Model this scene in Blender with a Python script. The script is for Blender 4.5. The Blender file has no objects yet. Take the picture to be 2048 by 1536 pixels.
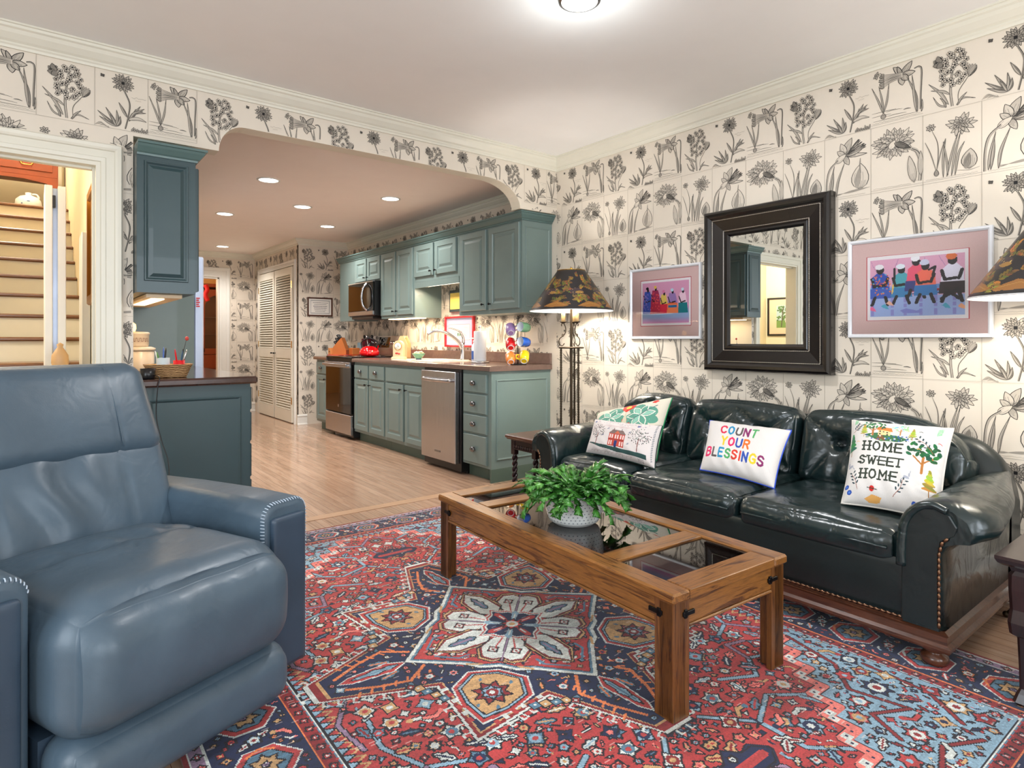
import bpy, bmesh, math, random
import numpy as np
from mathutils import Vector, Matrix

random.seed(7)
S = bpy.context.scene
COL = S.collection
PI = math.pi

# ------------------------------------------------------------------ camera
cam_d = bpy.data.cameras.new('camera')
cam = bpy.data.objects.new('camera', cam_d)
COL.objects.link(cam)
cam.location = (0, 0, 1.118)
cam.rotation_euler = (PI / 2, 0, -0.6648)
cam_d.sensor_width = 36.0
cam_d.lens = 36.0 * 1223.0 / 2048.0
cam_d.shift_y = -(768 - 678.7) / 2048.0
cam_d.clip_start = 0.05
S.camera = cam

# ------------------------------------------------------------------ view, world
S.view_settings.view_transform = 'Standard'
S.view_settings.look = 'None'
S.view_settings.exposure = 0.0
S.view_settings.gamma = 1.0
S.view_settings.use_curve_mapping = False
W = bpy.data.worlds.new('world')
S.world = W
W.use_nodes = True
W.node_tree.nodes['Background'].inputs[0].default_value = (0.80, 0.88, 1.0, 1)
W.node_tree.nodes['Background'].inputs[1].default_value = 1.0

# ------------------------------------------------------------------ lights
def light(name, kind, loc, power, color=(1, 1, 1), rot=(0, 0, 0), size=1.0, size_y=None, radius=None, spot=None, blend=0.5, spread=None):
    d = bpy.data.lights.new(name, kind)
    d.energy = power
    d.color = color
    if kind == 'AREA':
        d.shape = 'RECTANGLE' if size_y else 'DISK'
        d.size = size
        if size_y: d.size_y = size_y
        if spread: d.spread = spread
    if radius is not None: d.shadow_soft_size = radius
    if spot:
        d.spot_size = spot; d.spot_blend = blend
    o = bpy.data.objects.new(name, d)
    COL.objects.link(o)
    o.location = loc; o.rotation_euler = rot
    return o

WARM = (1.0, 0.78, 0.56)
SOFT = (1.0, 0.955, 0.915)
COOL = (0.84, 0.92, 1.0)
# daylight through the living room windows behind the camera (windows 1-3)
light('daylight_back_a', 'AREA', (-0.9, -2.36, 1.45), 56, COOL, (PI / 2, 0, 0), 1.3, 1.6)
light('daylight_back_b', 'AREA', (1.5, -2.36, 1.45), 56, COOL, (PI / 2, 0, 0), 1.3, 1.6)
light('daylight_side', 'AREA', (-2.26, 0.9, 1.45), 55, COOL, (PI / 2, 0, -PI / 2), 1.3, 1.6)
# ceiling fixture of the living room
light('ceiling_fixture_glow', 'AREA', (1.85, 1.89, 2.545), 24, (0.97, 0.98, 1.0), (0, 0, 0), 0.15)
light('ceiling_fixture_spill', 'POINT', (1.85, 1.89, 2.42), 4.5, (0.90, 0.98, 1.0), radius=0.12)
# kitchen downlights
KL = [(1.526, 5.19), (2.097, 6.03), (2.622, 5.18), (1.578, 6.87), (2.689, 6.90), (2.106, 9.30), (1.55, 8.3), (2.25, 8.0)]
for (x, y) in KL[:6]:
    light('downlight_glow', 'SPOT', (x, y, 2.40), 74, SOFT, (0, 0, 0), radius=0.06, spot=2.5, blend=0.8)
# under-cabinet strips
light('undercabinet_glow', 'AREA', (3.20, 5.9, 1.335), 5.5, WARM, (0, 0, 0), 0.08, 0.6)
light('undercabinet_glow', 'AREA', (3.20, 4.5, 1.315), 4, WARM, (0, 0, 0), 0.08, 0.5)
light('undercabinet_glow', 'AREA', (3.20, 5.15, 1.62), 8, WARM, (0, 0.35, 0), 0.14, 0.6)
light('undercabinet_glow', 'AREA', (0.60, 4.1, 1.335), 3, WARM, (0, 0, 0), 0.10, 0.6)
# stair hall and dining room lamps
light('hall_glow', 'POINT', (-0.9, 4.6, 2.1), 50, (1.0, 0.94, 0.84), radius=0.12)
light('upper_hall_glow', 'POINT', (-0.2, 7.4, 4.0), 85, (1.0, 0.94, 0.84), radius=0.15)
light('dining_glow', 'POINT', (1.6, 11.0, 2.0), 24, (1.0, 0.82, 0.60), radius=0.1)

# ------------------------------------------------------------------ materials
def lin(c):
    if isinstance(c, str):
        c = [int(c[i:i + 2], 16) / 255 for i in (0, 2, 4)]
    return tuple((x / 12.92 if x <= 0.04045 else ((x + 0.055) / 1.055) ** 2.4) for x in c[:3])

class NT:
    """tiny node-tree helper"""
    def __init__(s, name):
        s.m = bpy.data.materials.new(name); s.m.use_nodes = True
        s.t = s.m.node_tree; s.n = s.t.nodes; s.l = s.t.links
        s.b = s.n['Principled BSDF']
        s.co = None
    def node(s, typ, **kw):
        n = s.n.new(typ)
        for k, v in kw.items():
            if k.startswith('i_'):
                key = k[2:]
                key = int(key) if key.isdigit() else key.replace('_', ' ')
                n.inputs[key].default_value = v
            else: setattr(n, k, v)
        return n
    def obj(s, scale=(1, 1, 1), rot=(0, 0, 0)):
        if s.co is None: s.co = s.node('ShaderNodeTexCoord')
        mp = s.node('ShaderNodeMapping')
        mp.inputs['Scale'].default_value = scale; mp.inputs['Rotation'].default_value = rot
        s.l.new(s.co.outputs['Object'], mp.inputs[0])
        return mp.outputs[0]
    def noise(s, vec, scale, detail=3, rough=0.5, dist=0.0):
        n = s.node('ShaderNodeTexNoise', i_Scale=scale, i_Detail=detail, i_Roughness=rough, i_Distortion=dist)
        s.l.new(vec, n.inputs['Vector'])
        return n.outputs[0]
    def ramp(s, fac, stops):
        r = s.node('ShaderNodeValToRGB')
        e = r.color_ramp.elements
        while len(e) < len(stops): e.new(0.5)
        for i, (p, c) in enumerate(stops):
            e[i].position = p; e[i].color = (*c, 1) if len(c) == 3 else c
        s.l.new(fac, r.inputs[0])
        return r.outputs[0]
    def mix(s, fac, a, b, mode='MIX'):
        m = s.node('ShaderNodeMix', data_type='RGBA', blend_type=mode)
        for sock, v in ((0, fac), (6, a), (7, b)):
            if hasattr(v, 'default_value') or hasattr(v, 'links'): s.l.new(v, m.inputs[sock])
            elif sock == 0: m.inputs[0].default_value = v
            else: m.inputs[sock].default_value = (*v, 1)
        return m.outputs[2]
    def bump(s, h, strength=0.2, dist=0.01, prev=None):
        b = s.node('ShaderNodeBump', i_Strength=strength, i_Distance=dist)
        s.l.new(h, b.inputs['Height'])
        if prev: s.l.new(prev, b.inputs['Normal'])
        s.l.new(b.outputs[0], s.b.inputs['Normal'])
        return b.outputs[0]
    def col(s, c):
        if hasattr(c, 'links'): s.l.new(c, s.b.inputs['Base Color'])
        else: s.b.inputs['Base Color'].default_value = (*c, 1)
    def set(s, **kw):
        for k, v in kw.items(): s.b.inputs[k.replace('_', ' ')].default_value = v

MATS = {}
def M(name): return MATS[name]

def plain(name, c, rough=0.5, metal=0.0, var=0.06, scale=6.0, bump=0.0, bscale=60.0, coat=0.0, spec=0.5):
    t = NT(name)
    v = t.obj()
    n = t.noise(v, scale, 3)
    a = lin(c); lo = tuple(x * (1 - var) for x in a); hi = tuple(min(1, x * (1 + var)) for x in a)
    t.col(t.ramp(n, [(0.3, lo), (0.7, hi)]))
    t.set(Roughness=rough, Metallic=metal, Coat_Weight=coat, Specular_IOR_Level=spec)
    if bump: t.bump(t.noise(v, bscale, 2), bump, 0.002)
    MATS[name] = t.m
    return t.m

def wood(name, c1, c2, axis='x', rough=0.35, coat=0.2, scale=1.0, c3=None):
    """long soft grain along AXIS"""
    t = NT(name)
    s = {'x': (1.2, 14, 14), 'y': (14, 1.2, 14), 'z': (14, 14, 1.2)}[axis]
    v = t.obj(tuple(k * scale for k in s))
    n1 = t.noise(v, 2.2, 5, 0.6, 1.6)
    v2 = t.obj(tuple(k * scale * 6 for k in s))
    n2 = t.noise(v2, 3.0, 3, 0.6, 0.3)
    base = t.ramp(n1, [(0.32, lin(c2)), (0.46, lin(c1)), (0.56, lin(c3 or c1)), (0.64, lin(c2)), (0.75, lin(c1))])
    fine = t.ramp(n2, [(0.35, (0.62, 0.62, 0.62)), (0.6, (1, 1, 1))])
    t.col(t.mix(0.75, base, fine, 'MULTIPLY'))
    t.set(Roughness=rough, Coat_Weight=coat, Coat_Roughness=0.15)
    t.bump(n2, 0.08, 0.001)
    MATS[name] = t.m
    return t.m

def leather(name, c, rough=0.34, wr=0.35, coat=0.15):
    t = NT(name)
    v = t.obj()
    n = t.noise(v, 5, 4)
    a = lin(c)
    t.col(t.ramp(n, [(0.3, tuple(x * 0.86 for x in a)), (0.7, tuple(x * 1.14 for x in a))]))
    t.set(Roughness=rough, Coat_Weight=coat, Coat_Roughness=0.2)
    w1 = t.noise(v, 9, 2, 0.5, 1.2)
    b1 = t.bump(w1, wr, 0.012)
    vo = t.node('ShaderNodeTexVoronoi', i_Scale=260.0)
    t.l.new(v, vo.inputs['Vector'])
    t.bump(vo.outputs[0], 0.10, 0.0008, b1)
    MATS[name] = t.m
    return t.m

def emit(name, c, k):
    t = NT(name)
    t.col(lin(c)); t.set(Roughness=0.6)
    t.b.inputs['Emission Color'].default_value = (*lin(c), 1)
    t.b.inputs['Emission Strength'].default_value = k
    MATS[name] = t.m
    return t.m

def attr_mat(name, rough=0.7, bump=0.0, bscale=400, sheen=0.0, coat=0.0, metal=None):
    """colour comes face by face from the printed / woven / stitched design"""
    t = NT(name)
    a = t.node('ShaderNodeAttribute', attribute_name='design')
    v = t.obj()
    n = t.noise(v, 300, 2)
    f = t.ramp(n, [(0.3, (0.93, 0.93, 0.93)), (0.7, (1, 1, 1))])
    t.col(t.mix(1.0, a.outputs['Color'], f, 'MULTIPLY'))
    t.set(Roughness=rough, Coat_Weight=coat, Sheen_Weight=sheen)
    if bump: t.bump(t.noise(v, bscale, 2), bump, 0.002)
    MATS[name] = t.m
    return t.m

# ------------------------------------------------------------------ mesh builder
class MB:
    def __init__(s): s.v = []; s.f = []; s.m = []; s.s = []
    def add(s, vs, fs, mi=0, smooth=False):
        o = len(s.v); s.v.extend([tuple(p) for p in vs])
        for f in fs:
            s.f.append(tuple(i + o for i in f)); s.m.append(mi); s.s.append(smooth)
        return s
    def box(s, x0, y0, z0, x1, y1, z1, b=0.0, mi=0):
        if x0 > x1: x0, x1 = x1, x0
        if y0 > y1: y0, y1 = y1, y0
        if z0 > z1: z0, z1 = z1, z0
        if b <= 0:
            vs = [(x, y, z) for z in (z0, z1) for y in (y0, y1) for x in (x0, x1)]
            s.add(vs, [(0, 2, 3, 1), (4, 5, 7, 6), (0, 1, 5, 4), (2, 6, 7, 3), (0, 4, 6, 2), (1, 3, 7, 5)], mi)
            return s
        b = min(b, (x1 - x0) / 2.01, (y1 - y0) / 2.01, (z1 - z0) / 2.01)
        c = ((x0 + x1) / 2, (y0 + y1) / 2, (z0 + z1) / 2)
        h = ((x1 - x0) / 2, (y1 - y0) / 2, (z1 - z0) / 2)
        vs = []; ix = {}
        for sx in (-1, 1):
            for sy in (-1, 1):
                for sz in (-1, 1):
                    sg = (sx, sy, sz)
                    for a in range(3):
                        p = [c[k] + sg[k] * (h[k] - (0 if k == a else b)) for k in range(3)]
                        ix[(sx, sy, sz, a)] = len(vs); vs.append(p)
        fs = []
        for a in range(3):
            u, w = (a + 1) % 3, (a + 2) % 3
            for sg in (-1, 1):
                q = []
                for (p1, p2) in ((-1, -1), (1, -1), (1, 1), (-1, 1)):
                    t = [0, 0, 0]; t[a] = sg; t[u] = p1; t[w] = p2
                    q.append(ix[(*t, a)])
                fs.append(q if sg > 0 else q[::-1])
        for a in range(3):
            u, w = (a + 1) % 3, (a + 2) % 3
            for s1 in (-1, 1):
                for s2 in (-1, 1):
                    t0 = [0, 0, 0]; t1 = [0, 0, 0]
                    t0[a] = -1; t1[a] = 1; t0[u] = t1[u] = s1; t0[w] = t1[w] = s2
                    q = [ix[(*t0, u)], ix[(*t1, u)], ix[(*t1, w)], ix[(*t0, w)]]
                    fs.append(q if s1 * s2 > 0 else q[::-1])
        for sx in (-1, 1):
            for sy in (-1, 1):
                for sz in (-1, 1):
                    q = [ix[(sx, sy, sz, a)] for a in range(3)]
                    fs.append(q if sx * sy * sz > 0 else q[::-1])
        s.add(vs, fs, mi)
        return s
    def loft(s, rings, mi=0, smooth=True, cap0=True, cap1=True, closed=True):
        n = len(rings[0]); vs = [p for r in rings for p in r]; fs = []
        for i in range(len(rings) - 1):
            for j in range(n if closed else n - 1):
                k = (j + 1) % n
                fs.append((i * n + j, i * n + k, (i + 1) * n + k, (i + 1) * n + j))
        s.add(vs, fs, mi, smooth)
        o = len(s.v) - len(vs)
        if cap0: s.f.append(tuple(o + j for j in range(n))[::-1]); s.m.append(mi); s.s.append(False)
        if cap1: s.f.append(tuple(o + (len(rings) - 1) * n + j for j in range(n))); s.m.append(mi); s.s.append(False)
        return s
    def lathe(s, prof, c=(0, 0, 0), n=24, mi=0, sx=1, sy=1, smooth=True, cap0=True, cap1=True):
        rings = [[(c[0] + r * sx * math.cos(2 * PI * j / n), c[1] + r * sy * math.sin(2 * PI * j / n), c[2] + z) for j in range(n)] for r, z in prof]
        return s.loft(rings, mi, smooth, cap0, cap1)
    def tube(s, path, r, n=8, mi=0, closed=False, ry=None, cap=True):
        P = [Vector(p) for p in path]; N = len(P)
        rr = r if callable(r) else (lambda t: r)
        rings = []; up = None
        for i in range(N):
            if closed: d = P[(i + 1) % N] - P[i - 1]
            else: d = P[min(i + 1, N - 1)] - P[max(i - 1, 0)]
            d.normalize()
            if up is None:
                up = Vector((0, 0, 1)) if abs(d.z) < 0.9 else Vector((1, 0, 0))
            a = d.cross(up); 
            if a.length < 1e-6: a = d.orthogonal()
            a.normalize(); b = a.cross(d); b.normalize(); up = b
            q = rr(i / max(1, N - 1)); qy = q if ry is None else ry
            rings.append([tuple(P[i] + a * q * math.cos(2 * PI * j / n) + b * qy * math.sin(2 * PI * j / n)) for j in range(n)])
        if closed: rings.append(rings[0])
        return s.loft(rings, mi, True, cap and not closed, cap and not closed)
    def cyl(s, p0, p1, r0, r1=None, n=16, mi=0):
        r1 = r0 if r1 is None else r1
        return s.tube([p0, p1], lambda t: r0 + (r1 - r0) * t, n, mi)
    def ball(s, c, r, n=16, mi=0, sc=(1, 1, 1)):
        m = max(6, n // 2); rings = []
        for i in range(m + 1):
            t = PI * i / m; t = min(max(t, 0.02), PI - 0.02)
            rings.append([(c[0] + r * sc[0] * math.sin(t) * math.cos(2 * PI * j / n), c[1] + r * sc[1] * math.sin(t) * math.sin(2 * PI * j / n), c[2] - r * sc[2] * math.cos(t)) for j in range(n)])
        return s.loft(rings, mi)
    def prism(s, poly, axis, a, b, mi=0, smooth=False):
        """extrude a 2-D polygon along AXIS from a to b"""
        def p3(u, v, w):
            return {'x': (w, u, v), 'y': (u, w, v), 'z': (u, v, w)}[axis]
        n = len(poly)
        vs = [p3(u, v, a) for u, v in poly] + [p3(u, v, b) for u, v in poly]
        fs = [tuple(range(n))[::-1], tuple(range(n, 2 * n))]
        s.add(vs, fs, mi)
        s.add(vs, [(j, (j + 1) % n, n + (j + 1) % n, n + j) for j in range(n)], mi, smooth)
        return s
    def rbox(s, c, h, r, n=10, fn=None, mi=0, M4=None):
        """soft rounded box on a fine grid; fn(p, nrm, q) displaces"""
        n = (n, n, n) if isinstance(n, int) else n
        for a in range(3):
            u, w = (a + 1) % 3, (a + 2) % 3
            for sg in (-1, 1):
                nu, nw = n[u], n[w]; vs = []
                for i in range(nu + 1):
                    for j in range(nw + 1):
                        q = [0, 0, 0]; q[a] = sg
                        q[u] = math.sin((i / nu - 0.5) * PI * 0.96) / math.sin(0.48 * PI)
                        q[w] = math.sin((j / nw - 0.5) * PI * 0.96) / math.sin(0.48 * PI)
                        if r < 0.35 * min(h):
                            q[u] = q[u] * 0.5 + (2 * i / nu - 1) * 0.5; q[w] = q[w] * 0.5 + (2 * j / nw - 1) * 0.5
                        p = [q[k] * h[k] for k in range(3)]
                        inn = [max(-(h[k] - r), min(h[k] - r, p[k])) for k in range(3)]
                        d = Vector([p[k] - inn[k] for k in range(3)])
                        if d.length > 1e-9: d.normalize()
                        P = Vector(inn) + d * r
                        if fn: P = Vector(fn(P, d, q))
                        P = P + Vector(c)
                        if M4: P = M4 @ P
                        vs.append(tuple(P))
                fs = []
                for i in range(nu):
                    for j in range(nw):
                        A = i * (nw + 1) + j; f = (A, A + nw + 1, A + nw + 2, A + 1)
                        fs.append(f if sg > 0 else f[::-1])
                s.add(vs, fs, mi, True)
        return s
    def xf(s, M4):
        s.v = [tuple(M4 @ Vector(p)) for p in s.v]; return s
    def join(s, o, mi_off=0):
        k = len(s.v); s.v += o.v; s.f += [tuple(i + k for i in f) for f in o.f]; s.m += [m + mi_off for m in o.m]; s.s += o.s
        return s
    def build(s, name, mats, parent=None, world=True, weld=None, bevel=None, label=None):
        me = bpy.data.meshes.new(name)
        vs = s.v
        if parent is not None and world:
            L = parent['_loc']; vs = [(x - L[0], y - L[1], z - L[2]) for x, y, z in vs]
        me.from_pydata(vs, [], s.f)
        mats = mats if isinstance(mats, (list, tuple)) else [mats]
        for m in mats: me.materials.append(MATS[m] if isinstance(m, str) else m)
        me.polygons.foreach_set('material_index', s.m)
        me.polygons.foreach_set('use_smooth', s.s)
        me.update()
        if weld:
            bm = bmesh.new(); bm.from_mesh(me)
            bmesh.ops.remove_doubles(bm, verts=bm.verts, dist=weld)
            bmesh.ops.recalc_face_normals(bm, faces=bm.faces)
            bm.to_mesh(me); bm.free()
        o = bpy.data.objects.new(name, me)
        COL.objects.link(o)
        if parent is not None: o.parent = parent
        if bevel:
            b = o.modifiers.new('bevel', 'BEVEL'); b.width = bevel; b.segments = 2; b.limit_method = 'ANGLE'
        if label: o['label'] = label
        return o

def thing(name, label, cat, loc=(0, 0, 0), group=None, rotz=0.0):
    o = bpy.data.objects.new(name, None)
    o.empty_display_size = 0.05
    COL.objects.link(o)
    o.location = loc; o.rotation_euler = (0, 0, rotz)
    o['label'] = label; o['category'] = cat; o['_loc'] = tuple(loc) 
    if group: o['group'] = group
    return o

def tag(o, label, cat, group=None):
    o['label'] = label; o['category'] = cat
    if group: o['group'] = group
    return o

def struct(o):
    o['kind'] = 'structure'; return o

def dup(root, loc, label, rotz=None, group=None):
    r = root.copy(); COL.objects.link(r)
    r.location = loc; r['label'] = label; r['_loc'] = tuple(loc)
    if rotz is not None: r.rotation_euler = (0, 0, rotz)
    if group: r['group'] = group
    for ch in list(root.children):
        c = ch.copy(); COL.objects.link(c); c.parent = r
        for g in list(ch.children):
            d = g.copy(); COL.objects.link(d); d.parent = c
    return r

def crv(ctrl, n=8):
    """Catmull-Rom through the points"""
    P = [np.array(p, float) for p in ctrl]
    if len(P) < 3: return [tuple(P[0] + (P[-1] - P[0]) * t) for t in np.linspace(0, 1, n)]
    Q = [2 * P[0] - P[1]] + P + [2 * P[-1] - P[-2]]
    out = []
    for i in range(1, len(Q) - 2):
        for t in np.linspace(0, 1, n, endpoint=False):
            a, b, c, d = Q[i - 1], Q[i], Q[i + 1], Q[i + 2]
            out.append(tuple(0.5 * ((2 * b) + (-a + c) * t + (2 * a - 5 * b + 4 * c - d) * t * t + (-a + 3 * b - 3 * c + d) * t ** 3)))
    out.append(tuple(P[-1]))
    return out

def ring_panel(mb, fmap, s0, t0, s1, t1, prof, mi=0):
    """nested rectangles: prof = [(inset, depth)...]; fmap(s, t, depth) -> xyz"""
    rings = [[fmap(s0 + i, t0 + i, d), fmap(s1 - i, t0 + i, d), fmap(s1 - i, t1 - i, d), fmap(s0 + i, t1 - i, d)] for i, d in prof]
    mb.loft(rings, mi, False, True, True)

DOORP = [(0, 0), (0, .014), (.004, .019), (.050, .019), (.055, .011), (.066, .008), (.070, .008), (.092, .018), (.094, .018)]
DRAWP = [(0, 0), (0, .013), (.005, .019), (.007, .019)]

# ------------------------------------------------------------------ botanical wallpaper: engraved strokes
TW, HA, HB = 0.2345, 0.305, 0.335
class Ink:
    """ribbons and leaf fills in tile units (tile width = 1), each with an ink density"""
    def __init__(s): s.v = []; s.f = []; s.a = []
    def strip(s, L, R, a):
        o = len(s.v); n = len(L)
        for l, r in zip(L, R): s.v.append(tuple(l)); s.v.append(tuple(r))
        for i in range(n - 1):
            s.f.append((o + 2 * i, o + 2 * i + 1, o + 2 * i + 3, o + 2 * i + 2)); s.a.append(a)
    def line(s, pts, w=0.008, a=0.8, taper=True, n=5):
        P = np.array(crv(pts, n) if len(pts) > 2 else pts, float)
        T = np.gradient(P, axis=0); T /= np.maximum(1e-9, np.linalg.norm(T, axis=1))[:, None]
        N = np.stack([-T[:, 1], T[:, 0]], 1)
        t = np.linspace(0, 1, len(P)); w *= 1.25; a = min(1, a * 1.15)
        ww = w * (0.25 + 0.75 * np.sin(PI * np.clip(t, 0.03, 0.97)) ** 0.6) if taper else np.full(len(P), w)
        s.strip(P - N * ww[:, None] / 2, P + N * ww[:, None] / 2, a)
    def petal(s, b, tip, w, fill=0.25, a=0.75, hatch=3, bend=0.0, lw=0.007, n=7):
        lw *= 1.45; a = min(1, a * 1.12); fill = fill * 1.2
        b = np.array(b, float); tip = np.array(tip, float); d = tip - b; L = np.linalg.norm(d); d = d / L
        nn = np.array([-d[1], d[0]]); t = np.linspace(0, 1, n)
        prof = np.sin(PI * t ** 0.8) ** 0.8
        mid = b + np.outer(t * L, d) + np.outer(np.sin(PI * t) * bend * L, nn)
        Lf = mid - np.outer(prof * w / 2, nn); Rt = mid + np.outer(prof * w / 2, nn)
        if fill > 0: s.strip(Lf, Rt, fill)
        for e in (Lf, Rt):
            T = nn * lw * 0.5
            s.strip(e - T, e + T, a)
        for k in range(hatch):
            o = (k + 0.5) / hatch - 0.5 if hatch > 1 else 0.0
            m = mid + np.outer(prof * w * o * 0.8, nn)
            e = random.randint(n // 2, n - 2)
            q = m[:e]
            s.strip(q - nn * lw * 0.3, q + nn * lw * 0.3, a * 0.7)
    def leaf(s, pts, w, fill=0.3, a=0.75, veins=3):
        P = np.array(crv(pts, 6), float)
        T = np.gradient(P, axis=0); T /= np.maximum(1e-9, np.linalg.norm(T, axis=1))[:, None]
        N = np.stack([-T[:, 1], T[:, 0]], 1); t = np.linspace(0, 1, len(P)); pr = (np.sin(PI * t ** 0.75) * w / 2)[:, None]
        fill *= 1.2
        if fill: s.strip(P - N * pr, P, fill * 1.5); s.strip(P, P + N * pr, fill * 0.7)
        for sg in (-1, 1):
            e = P + N * pr * sg; s.strip(e - N * 0.005, e + N * 0.005, min(1, a * 1.15))
        for k in range(veins):
            o = (k + 1) / (veins + 1) * 2 - 1
            e = (P + N * pr * o)[2:-2]; q = N[2:-2] * 0.002; s.strip(e - q, e + q, a * 0.6)
    def scrib(s, x0, x1, y, h=0.018, a=0.6):
        n = int((x1 - x0) / 0.016); pts = []
        for i in range(n):
            pts.append((x0 + (x1 - x0) * i / n, y + random.uniform(-h, h) * (1 if i % 2 else -1) * random.choice((0.3, 1, 0.6))))
        P = np.array(pts); 
        s.strip(P - [0.0, 0.0025], P + [0.0, 0.0025], a)

def R(a, b): return random.uniform(a, b)

def tile_hyacinth(k):
    k.line([(0.50, 0.05), (0.47, 0.4), (0.52, 0.9)], 0.022, 0.55, False)
    k.line([(0.53, 0.05), (0.50, 0.4), (0.54, 0.9)], 0.008, 0.85, False)
    k.leaf([(0.45, 0.1), (0.3, 0.38), (0.1, 0.62)], 0.055); k.leaf([(0.47, 0.3), (0.34, 0.40), (0.14, 0.47)], 0.045)
    k.leaf([(0.42, 0.06), (0.28, 0.14), (0.18, 0.33)], 0.03); k.leaf([(0.58, 0.05), (0.70, 0.16), (0.90, 0.10)], 0.03)
    k.leaf([(0.40, 0.05), (0.38, 0.16), (0.30, 0.28)], 0.04, 0.5); k.leaf([(0.6, 0.04), (0.66, 0.16), (0.76, 0.26)], 0.04, 0.4)
    k.line([(0.62, 0.05), (0.62, 0.3), (0.74, 0.5), (0.82, 0.62)], 0.012, 0.7)
    k.leaf([(0.78, 0.55), (0.88, 0.66), (0.92, 0.74)], 0.07, 0.55)
    for i in range(3): k.petal((0.80, 0.60), (0.80 + 0.05 * i, 0.80 - 0.015 * i), 0.07, 0.42, 0.6, 3)
    for i in range(30):
        t = i / 29; y = 0.48 + 0.66 * t; wd = 0.20 * math.sin(PI * (0.18 + 0.75 * t)) ** 0.7 + 0.02
        x = 0.52 + wd * math.sin(i * 2.4) + 0.05 * t; r = R(0.05, 0.072); a0 = R(0, 6)
        for j in range(5):
            a = a0 + j * 2 * PI / 5
            k.petal((x, y), (x + r * math.cos(a), y + r * math.sin(a)), 0.042, R(0.0, 0.32), 0.85, 1, lw=0.007, n=5)
        k.line([(x - 0.014, y), (x + 0.014, y)], 0.026, 0.95, False)
    for (a, L) in ((2.6, .16), (2.0, .17), (3.3, .15), (4.0, .12)):
        k.petal((0.33, 0.98), (0.33 + L * math.cos(a), 0.98 + L * math.sin(a)), 0.11, 0.6, 0.9, 4, 0.1)
    for (x, y) in ((0.24, 1.01), (0.33, 1.08)):
        k.line([(x - .02, y), (x, y + .02), (x + .02, y), (x, y - .02), (x - .02, y)], 0.008, 0.95, False, 3)

def tile_anemone(k):
    c = (0.52, 1.04)
    for rr, n, w, f in ((0.215, 17, 0.062, 0.36), (0.165, 15, 0.058, 0.44), (0.11, 12, 0.045, 0.55)):
        for j in range(n):
            a = 2 * PI * j / n + R(-.1, .1); r = rr * R(0.9, 1.08)
            k.petal((c[0] + 0.03 * math.cos(a), c[1] + 0.03 * math.sin(a)), (c[0] + r * math.cos(a), c[1] + r * math.sin(a)), w, f, 0.85, 3, R(-.06, .06), n=5)
    for j in range(5): k.line([(c[0] - 0.03, c[1] - .024 + .012 * j), (c[0] + 0.03, c[1] - .024 + .012 * j)], 0.012, 0.95, False)
    k.line([(0.55, 0.86), (0.64, 0.62), (0.62, 0.34), (0.56, 0.04)], 0.020, 0.62, False)
    k.line([(0.565, 0.86), (0.655, 0.62), (0.633, 0.34), (0.572, 0.04)], 0.007, 0.9, False)
    k.leaf([(0.60, 0.30), (0.52, 0.45), (0.44, 0.60)], 0.055, 0.5)
    base = (0.40, 0.06)
    for (x, y) in ((0.05, 0.34), (0.08, 0.22), (0.20, 0.44), (0.28, 0.30), (0.40, 0.42), (0.47, 0.30)):
        k.leaf([base, ((base[0] + x) / 2 + 0.02, (base[1] + y) / 2 - 0.02), (x, y)], 0.06, 0.5)
    for (x, y) in ((0.76, 0.52), (0.85, 0.60), (0.93, 0.56), (0.96, 0.47), (0.9, 0.50)):
        k.leaf([(0.63, 0.22), (0.74, 0.42), (x, y)], 0.055, 0.48)
    k.leaf([(0.62, 0.26), (0.8, 0.31), (0.97, 0.27)], 0.07, 0.12)
    for j in range(9): k.line([(0.0 + .03 * j, 0.02 + .01 * (j % 3)), (0.10 + .02 * j, 0.10 - .012 * j), (0.22, 0.02)], 0.009, 0.5)
    for j in range(7): k.leaf([(0.68 + .045 * j, 0.01), (0.70 + .045 * j, .05), (0.71 + .045 * j + R(-.02, .02), R(0.06, 0.12))], 0.03, 0.6)
    for (dx, dy) in ((.04, .02), (-.03, .035), (-.035, -.02), (.03, -.03)):
        k.petal((0.14, 1.12), (0.14 + dx, 1.12 + dy), 0.03, 0.7, 0.9, 1, n=4)
    k.scrib(0.68, 0.98, 0.76); k.scrib(0.75, 0.88, 0.71)

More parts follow.
